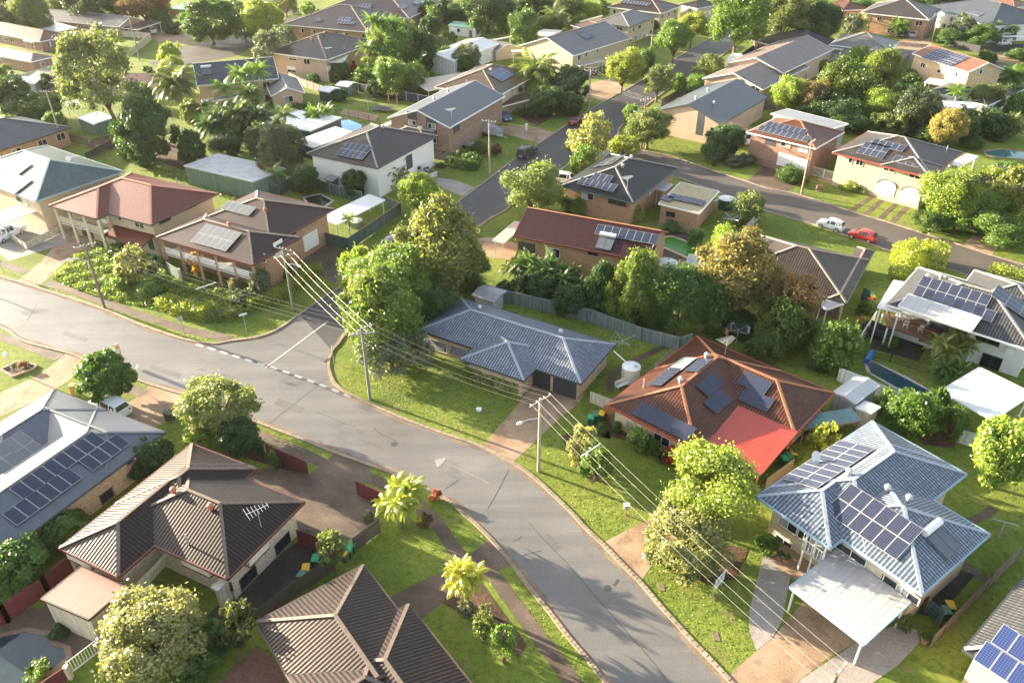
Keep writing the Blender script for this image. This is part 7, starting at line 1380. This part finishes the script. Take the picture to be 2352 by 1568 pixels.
b = G(1685, 152); q = G(1706, 138); u = (q - b).normalized(); w_ = V((-u.y, u.x, 0)); root = thing('caravan', b); m = MB(); o = b - u * 2.8 - w_ * 1.1 + V((0, 0, .5)); prof = [(0, 0), (5.6, 0), (5.9, .9), (5.3, 2.0), (.5, 2.15), (-.1, 1.1)]
for s in (0, 2.2): m.face([o + w_ * s + u * x + V((0, 0, z)) for x, z in prof], hint=w_ * (s - 1))
for (x0, z0), (x1, z1) in zip(prof, prof[1:] + prof[:1]): m.face([o + u * x0 + V((0, 0, z0)), o + u * x1 + V((0, 0, z1)), o + u * x1 + V((0, 0, z1)) + w_ * 2.2, o + u * x0 + V((0, 0, z0)) + w_ * 2.2], hint=u * ((x0 + x1) / 2 - 2.8) + V((0, 0, (z0 + z1) / 2 - 1)))
m.build('body', WHITE, root)
for x in (1.2, 3.4): m = MB(); m.box(o + u * x - w_ * .02 + V((0, 0, 1.0)), u * 1.1, w_ * .03, (0, 0, .55)); m.build('window', GLASS, root)
for s in (-.1, 2.2): m = MB(); c = o + u * 2.6 + w_ * s + V((0, 0, -.2)); m.tube([c, c + w_ * .12], .33, 12); m.build('wheel', RUBBER, root)
reg(root, (1690, 145), cat='caravan', label='white caravan beside the two tone gabled house')
# ---------------------------------------------------------------- bins, tanks, hoists and small things
for px, lid, lab in (((1356, 975), GRN, 'dark green bin with bright green lid left of the yellow lidded one'), ((1366, 968), (.05, .16, .08), 'dark green bin with dull green lid on the side lawn'), ((1381, 966), YEL, 'yellow lidded bin by the rust red side gate'), ((803, 1278), GRN, 'green lidded bin between the yellow and open bins'), ((793, 1288), YEL, 'yellow lidded bin under the olive tree with orange tips'), ((811, 1266), (.06, .20, .10), 'pale green bin by the dark grey paling fence'), ((356, 602), GRN, 'green lidded bin in the weedy corner garden'), ((1569, 315), YEL, 'yellow lidded bin against the tan gable wall'), ((1577, 317), REDL, 'red lidded bin between yellow and green ones'), ((1586, 318), GRN, 'green lidded bin against the tan gable wall'), ((1998, 690), GRN, 'green lidded bin behind two other coloured lids'), ((2001, 696), YEL, 'yellow lidded bin in the middle of three'), ((1996, 703), REDL, 'red lidded bin nearest the green bushes'), ((1799, 1070), GRN, 'green lidded bin below the red patio roof'), ((1809, 1062), (.05, .14, .08), 'dull green bin below the red patio roof'), ((1819, 1056), YEL, 'yellow lidded bin below the red patio roof'), ((2166, 1420), (.06, .18, .12), 'green bin beside the lattice screen'), ((2175, 1408), YEL, 'yellow lidded bin beside the lattice screen'), ((375, 104), GRN, 'far green lidded bin on the top left verge'), ((706, 1322), YEL, 'yellow lidded bin behind the dark leaning fence'), ((728, 1300), GRN, 'green lidded bin behind the dark leaning fence'), ((700 - 3, 1336), (.06, .18, .12), 'dull green bin behind the dark leaning fence'), ((1600, 57), REDL, 'far red lidded bin by the white hatchback')):
    binn(px, lid, None, label=lab)
TKC = plain('cream_tank', (.66, .62, .54), .5, var=.04); TKG = plain('green_tank', (.05, .11, .10), .5, var=.05)
tank(1447, 856, 42, 50, TKC, 'cream ribbed round water tank behind the cream fence', pipe=(1410, 806, 2.6)); tank(1528, 618, 48, 52, TKC, 'tall cream water tank between dark trees and the maroon roof'); tank(1666, 466, 36, 36, TKG, 'dark green water tank with a white lid', pipe=(1640, 462, 2.6)); tank(818, 512, 32, 24, plain('grey_tank', (.42, .46, .47), .4), 'low grey round tank under the white patio roof')
hoist((846, 254), 220, 'rotary clothes hoist on the trampoline lawn'); hoist((1427, 815), 760, 'bare rotary clothes hoist behind the blue grey tiled house'); hoist((1690, 790), 770, 'rotary clothes hoist hung with washing', {(.62, .62, .62): 'pale grey sheet hanging on the hoist', (.12, .25, .5): 'blue towel hanging on the hoist', (.55, .58, .6): 'white shirt hanging on the hoist', (.06, .1, .22): 'navy cloth hanging on the hoist', (.5, .2, .12): 'orange cloth hanging on the hoist'}); hoist((1676, 530), 510, 'wire dome clothes hoist beside the low brick garage')
b = G(2292, 1236); root = thing('clothes_line', b); m = MB(); m.tube([b, b + V((0, 0, 1.9))], .05, 8); m.build('post', GREYMET, root); m = MB(); m.beam(b + V((-.9, .4, 1.9)), b + V((.9, -.4, 1.9)), .06, .06); m.build('crossbar', GREYMET, root); reg(root, (2292, 1220), cat='clothes line', label='grey T shaped clothes line post on the right lawn')
b = G(880, 254); root = thing('trampoline', b); m = MB(); fr = MB(); u = V((.93, -.36, 0)); w_ = V((.36, .93, 0)); c = b + V((0, 0, .55)); m.box(c - u * 2 - w_ * 1.3, u * 4, w_ * 2.6, (0, 0, .02)); m.build('mat', DKMET, root)
for s in (-1, 1): fr.beam(c - u * 2.2 + w_ * 1.5 * s, c + u * 2.2 + w_ * 1.5 * s, .12, .08); fr.beam(c + u * 2.2 * s - w_ * 1.5, c + u * 2.2 * s + w_ * 1.5, .12, .08)
fr.build('frame', PGM, root)
for s in (-1, 1):
    for k in (-1, 1): m = MB(); p = c + u * 1.9 * s + w_ * 1.4 * k; m.tube([p, V((p.x, p.y, 0))], .04, 6); m.build('leg', GREYMET, root)
reg(root, (880, 254), cat='trampoline', label='flat rectangular trampoline on the walled lawn')
b = G(903, 240); root = thing('garden_arbour', b); tm = plain('arbour_timber', (.34, .2, .14), .8)
for sx in (-.9, .9):
    for sy in (-.5, .5): m = MB(); m.cbox(b + V((sx, sy, 0)), .12, .12, 2.2); m.build('post', tm, root)
m = MB()
for k in range(6): m.beam(b + V((-1.1 + .44 * k, -.8, 2.25)), b + V((-1.1 + .44 * k, .8, 2.25)), .06, .1)
m.build('roof_slats', tm, root); reg(root, (903, 225), cat='arbour', label='pinkish timber arbour in front of the navy fence')
def box_on_post(px, h, mats, label, sz=(.45, .35, .4), name='letterbox', cat='letterbox', post=WHITE, look=None):
    b = G(*px); root = thing(name, b); m = MB(); m.cbox(b, .1 if sz[0] < .6 else sz[0] * .9, .1 if sz[0] < .6 else sz[1] * .9, h); m.build('post', post, root); m = MB(); m.cbox(b + V((0, 0, h)), *sz); m.cbox(b + V((0, 0, h + sz[2])), sz[0] + .1, sz[1] + .1, .05); m.build('box', mats, root); reg(root, px, cat=cat, label=label); return root
box_on_post((1437, 1182), .8, plain('letterbox_grey', (.45, .42, .38)), 'small grey letterbox on a brick post by the kerb', post=B['red']); box_on_post((1100, 938 + 6), .0 + .05, WHITE, 'little white box lying on the corner lawn', (.45, .35, .25), name='meter_box', cat='meter box'); box_on_post((392, 964), .05, plain('dark_stone', (.10, .085, .07), .9, var=.4, scale=4), 'dark rough stone pillar letterbox on the tan driveway edge', (.8, .6, 1.0)); box_on_post((1272, 265), .2, WHITE, 'tall white gatepost with a letter slot', (.55, .5, 1.6), name='gatepost', cat='gatepost'); box_on_post((1209, 302), .2, WHITE, 'white gatepost near the lower street driveway', (.45, .45, 1.2), name='gatepost', cat='gatepost'); box_on_post((1880, 438), .1, B['red'], 'brick letterbox pillar on the sunny lawn', (.9, .5, .8)); box_on_post((346, 686), .1, B['orange'], 'brick letterbox pillar in the weedy corner garden', (.7, .5, .9)); box_on_post((173, 905), .1, plain('ochre_box', (.45, .26, .08)), 'ochre pillar letterbox behind the slate grey metal roof', (.5, .5, 1.1))
b = G(28, 850); root = thing('garden_lamp', b); m = MB(); m.tube([b, b + V((0, 0, 1.8))], .07, 8); m.build('post', WHITE, root); m = MB(); m.tube([b + V((0, 0, 1.8)), b + V((0, 0, 2.0)), b + V((0, 0, 2.25)), b + V((0, 0, 2.35))], [.12, .28, .22, .05], 10); m.build('lamp_head', WHITE, root); reg(root, (22, 830), cat='garden lamp', label='white garden lamp in the brick edged bed at left')
def sign(px, topy, w, h, fill, label, two=False, face=(.2, -1), tiltd=0, extra=None, name='sign', frame=GREYMET):
    b = G(*px); H_ = height_at(b, topy); root = thing(name, b); n = V((face[0], face[1], 0)).normalized(); u = V((-n.y, n.x, 0))
    for s in ((-1, 1) if two else (0,)): m = MB(); p = b + u * s * w * .45; m.tube([p, p + V((0, 0, H_))], .04, 8); m.build('post', frame, root)
    m = MB(); m.box(b - u * w / 2 + n * .05 + V((0, 0, H_ - h)), u * w, n * .03, (0, 0, h)); m.build('board', fill, root)
    if extra:
        for (x0, z0, x1, z1, mat) in extra: m = MB(); m.box(b - u * w / 2 + u * w * x0 + n * .082 + V((0, 0, H_ - h + h * z0)), u * w * (x1 - x0), n * .006, (0, 0, h * (z1 - z0))); m.build('lettering', mat, root)
    reg(root, px, cat='sign', label=label); return root
SGW = plain('sign_white', (.72, .72, .72), .5, var=.03); SGD = plain('sign_ink', (.30, .30, .32), .6)
sign((1647, 1356), 1318, 1.5, 1.15, SGW, 'white notice board on the lower right lawn', True, (.75, -.65), extra=[(.1, .5, .9, .56, SGD), (.1, .62, .7, .68, SGD), (.15, .74, .85, .86, SGD), (.1, .36, .6, .42, SGD)])
r_ = sign((279, 832), 790, .5, 1.7, SGW, 'narrow white, yellow and red bus stop style sign behind the rounded tree', False, (.9, -.45), extra=[(.12, .62, .88, .86, plain('sign_yellow', (.75, .5, .02))), (0, 0, .12, 1, plain('sign_red', (.6, .05, .06))), (.88, 0, 1, 1, plain('sign_red', (.6, .05, .06)))])
sign((567, 765), 720, .9, .22, SGW, 'street name blade on a grey post at the corner hedge', False, (.5, -.8)); sign((425, 770), 727, .5, .6, plain('sign_back', (.32, .33, .32)), 'grey backed traffic sign on the left footpath'); sign((767, 834), 793, .12, .5, SGW, 'thin white street name post on the corner nose', False, (.9, -.3)); sign((8, 625), 595, .4, .5, plain('sign_back', (.32, .33, .32)), 'grey traffic sign at the far left kerb')
# bench, deck furniture
def bench(px, ang, label, mat=WHITE):
    b = G(*px); root = thing('garden_bench', b, ang); m = MB()
    for k in range(3): m.box((-.8, -.25 + k * .17, .43), (1.6, 0, 0), (0, .14, 0), (0, 0, .03))
    m.build('seat', mat, root, local=True); m = MB()
    for k in range(3): m.box((-.8, .27, .55 + k * .15), (1.6, 0, 0), (0, .03, 0), (0, 0, .11))
    m.build('backrest', mat, root, local=True)
    for s in (-.72, .72): m = MB(); m.box((s - .03, -.25, 0), (.06, 0, 0), (0, .06, 0), (0, 0, .43)); m.box((s - .03, .22, 0), (.06, 0, 0), (0, .06, 0), (0, 0, .95)); m.build('leg', mat, root, local=True)
    reg(root, px, cat='bench', label=label)
bench((2263, 1072), -.75, 'white slatted garden bench under the tall lime green tree'); bench((1428, 890), .6, 'small white garden bench by the cream fence')
DZ = 2.6; WD = plain('deck_timber', (.16, .08, .05), .6, var=.25, scale=3)
q = [(2014, 706), (2250, 778), (2200, 815), (2052, 760)]; pts = [G(*p, DZ) for p in [(2030, 716), (2236, 785), (2214, 806), (2040, 748)]]; c = sum(pts, V()) / 4; root = thing('outdoor_deck', V((c.x, c.y, 0))); m = MB(); m.face(pts, hint=V((0, 0, 1)))
for a, b in zip(pts, pts[1:] + pts[:1]): m.face([a, b, b - V((0, 0, .3)), a - V((0, 0, .3))], hint=(a + b) / 2 - c)
m.build('boards', WD, root); m = MB()
for a, b in ((pts[3], pts[2]), (pts[0], pts[3])): m.beam(a + V((0, 0, 1)), b + V((0, 0, 1)), .12, .06)
m.build('bar_rail', WD, root)
for p in pts: m = MB(); m.cbox(V((p.x, p.y, 0)), .15, .15, DZ - .3); m.build('post', WHITE, root)
reg(root, (2130, 750), cat='deck', label='raised timber deck under the white ribbed awning')
CH = None
def chair(px, ang, lab):
    global CH
    if CH is None:
        CH = thing('deck_chair', (0, 0, 0)); m = MB(); m.box((-.25, -.25, .43), (.5, 0, 0), (0, .5, 0), (0, 0, .04)); m.build('seat', WHITE, CH); m = MB()
        for k in range(4): m.box((-.25, .22, .52 + k * .13), (.5, 0, 0), (0, .03, 0), (0, 0, .09))
        m.build('backrest', WHITE, CH)
        for sx in (-.22, .18):
            for sy in (-.24, .2): m = MB(); m.box((sx, sy, 0), (.04, 0, 0), (0, .04, 0), (0, 0, .43 if sy < 0 else 1.0)); m.build('leg', WHITE, CH)
        r = CH
    else: r = dup(CH)
    r.location = G(*px, DZ); r.rotation_euler = (0, 0, ang); reg(r, px, cat='chair', label=lab, group='white chairs on the outdoor deck')
for px, a, l in (((2072, 738), .4, 'white slatted chair at the left end of the deck'), ((2098, 738), 0, 'white slatted chair behind the deck table'), ((2078, 752), 2.8, 'white slatted chair nearest the deck corner'), ((2112, 762), 3.0, 'white slatted chair in front of the deck table'), ((2128, 748), -.5, 'white slatted chair at the right end of the deck table')): chair(px, a, l)
b = G(2105, 750, DZ); root = thing('outdoor_table', b); m = MB(); m.cbox(b + V((0, 0, .72)), 1.6, .8, .05); m.build('tabletop', WD, root)
for sx in (-.7, .7):
    for sy in (-.3, .3): m = MB(); m.cbox(b + V((sx, sy, 0)), .07, .07, .72); m.build('leg', WD, root)
reg(root, (2105, 748), cat='table', label='brown timber table among white chairs on the deck')
b = G(2005, 1395 - 0); 
for px, label, mat, r0, h0 in (((2122, 1475), 'terracotta pot at the end of the grey driveway', plain('pot', (.40, .19, .11)), .28, .45), ((1788, 1282), 'terracotta pot in the front garden bed', plain('pot', (.40, .19, .11)), .25, .35), ((1803, 1290), 'second terracotta pot in the front garden bed', plain('pot', (.40, .19, .11)), .25, .35), ((663, 640), 'large red glazed pot on the plum house veranda', plain('red_pot', (.2, .04, .03), .4), .5, .7), ((2000, 1390), 'x', CONC, .1, .1))[:4]:
    b = G(*px); root = thing('plant_pot', b); m = MB(); m.tube([b, b + V((0, 0, h0 * .85)), b + V((0, 0, h0))], [r0 * .7, r0, r0 * 1.08], 12); m.build('pot', mat, root); s = bpy.data.objects.new('plant', crown_mesh('shrub', 1.0, 1)); COL.objects.link(s); s.parent = root; s.location = (0, 0, h0 + r0 * .8); s.scale = (r0 * 1.2,) * 3; s.color = (*MG, 1); reg(root, px, cat='plant pot', label=label)
mb = MB(); a, b = G(2137, 1372, 1.8), G(2172, 1402, 1.8); a.z = b.z = 0; d = b - a; w_ = V((-d.y, d.x, 0)).normalized(); root = thing('lattice_screen', (a + b) / 2)
n = 12
for k in range(n): p = a + d * (k / n); mb.beam(p + V((0, 0, .1)), p + d / n * 2.0 * (1 if k < n - 2 else .5) + V((0, 0, 1.7)), .035, .02); mb.beam(p + w_ * .03 + V((0, 0, 1.7)), p + w_ * .03 + d / n * 2.0 * (1 if k < n - 2 else .5) + V((0, 0, .1)), .035, .02)
mb.build('lattice', plain('lattice_teal', (.07, .15, .17)), root); m = MB(); m.cbox(a, .1, .1, 1.8); m.build('post', TIMBER, root); m = MB(); m.cbox(b, .1, .1, 1.8); m.build('post', TIMBER, root); reg(root, (2155, 1388), cat='lattice screen', label='teal lattice screen above the lower right bins')
# small flat covers in the lawn
for px, lab in (((1519, 1348), 'dark sunken valve cover on the lawn by the kerb'), ((1645, 1462), 'dark sunken valve cover near the lower driveway')):
    b = G(*px); m = MB(); m.cbox(b + V((0, 0, .002)), .45, .75, .03); o = m.build('valve_cover', BARK); o.data.transform(Matrix.Translation(-b)); o.location = b; reg(o, px, cat='valve cover', label=lab)
# garden edging of the small bed at left
b = [G(*p) for p in ((2, 850), (40, 832), (85, 840), (78, 848), (30, 866))]; c = sum(b, V()) / 5; root = thing('brick_edging', c); m = MB()
for p, q in zip(b, b[1:] + b[:1]): m.beam(p + V((0, 0, .1)), q + V((0, 0, .1)), .2, .2)
m.build('edging', plain('edging_brick', (.38, .24, .16), .8), root); reg(root, (45, 846), cat='garden edging', label='low brick edging round the small lamp bed at left')
# ---------------------------------------------------------------- morning haze
m_, t_, b_ = nt('haze_air'); t_.nodes.remove(b_); pv = N(t_, 'ShaderNodeVolumePrincipled'); pv.inputs['Color'].default_value = (.97, .95, .92, 1); pv.inputs['Density'].default_value = HAZE; pv.inputs['Anisotropy'].default_value = .35
L(t_, pv.outputs[0], t_.nodes['Material Output'].inputs['Volume'])
mb = MB(); mb.box((-260, -40, -1), (520, 0, 0), (0, 560, 0), (0, 0, 53)); o = mb.build('haze', m_); o['kind'] = 'stuff'
# ---------------------------------------------------------------- labels
def lm(px):
    return min(LAND, key=lambda l: (l[0][0] - px[0]) ** 2 + (1.5 * (l[0][1] - px[1])) ** 2)
auto_ = []
for o, px, look, label in REG:
    if label: o['label'] = label; continue
    (lx, ly), s = lm(px); dx, dy = px[0] - lx, px[1] - ly
    k = 1 + max(0, (px[1] + 300)) / 900
    if abs(dx) > abs(dy) * 1.3: rel = 'left of' if dx < 0 else 'right of'
    else: rel = 'behind' if dy < 0 else 'in front of'
    auto_.append([o, px, f'{look} {rel} {s}'])
by = {}
for a in auto_: by.setdefault(a[2], []).append(a)
NUM = {2: 'two', 3: 'three', 4: 'four', 5: 'five', 6: 'six', 7: 'seven'}; ORD = ['leftmost', 'second from left', 'third from left', 'fourth from left', 'fifth from left', 'sixth from left', 'seventh from left']
for lab, l in by.items():
    if len(l) == 1: l[0][0]['label'] = lab; continue
    l.sort(key=lambda a: a[1][0])
    for i, a in enumerate(l): a[0]['label'] = lab + ', ' + ('rightmost' if i == len(l) - 1 else ORD[i]) + ' of ' + NUM[len(l)]
GRP = {'tree': 'trees in gardens and along the streets', 'shrub': 'garden shrubs', 'palm': 'palms in the gardens', 'car': 'parked cars', 'house': 'houses of the suburb', 'hedge': 'clipped hedges', 'fence': 'garden fences', 'shed': 'backyard sheds', 'carport': 'carports', 'patio roof': 'patio roofs', 'swimming pool': 'backyard pools', 'water tank': 'rainwater tanks', 'letterbox': 'letterboxes', 'clothes hoist': 'clothes hoists'}
seen = {}
for o, px, look, label in REG:
    if o.get('category') in GRP and not o.get('group'): o['group'] = GRP[o['category']]
    seen.setdefault(o['label'], []).append(o.name)
    nwd = len(o['label'].split())
    if nwd > 16 or nwd < 4: print('LABEL LEN', nwd, o['label'])
for k, v in seen.items():
    if len(v) > 1 and 'power lines' not in k: print('DUP LABEL', k, v)
print('things', len(REG), 'objects', len(S.objects))
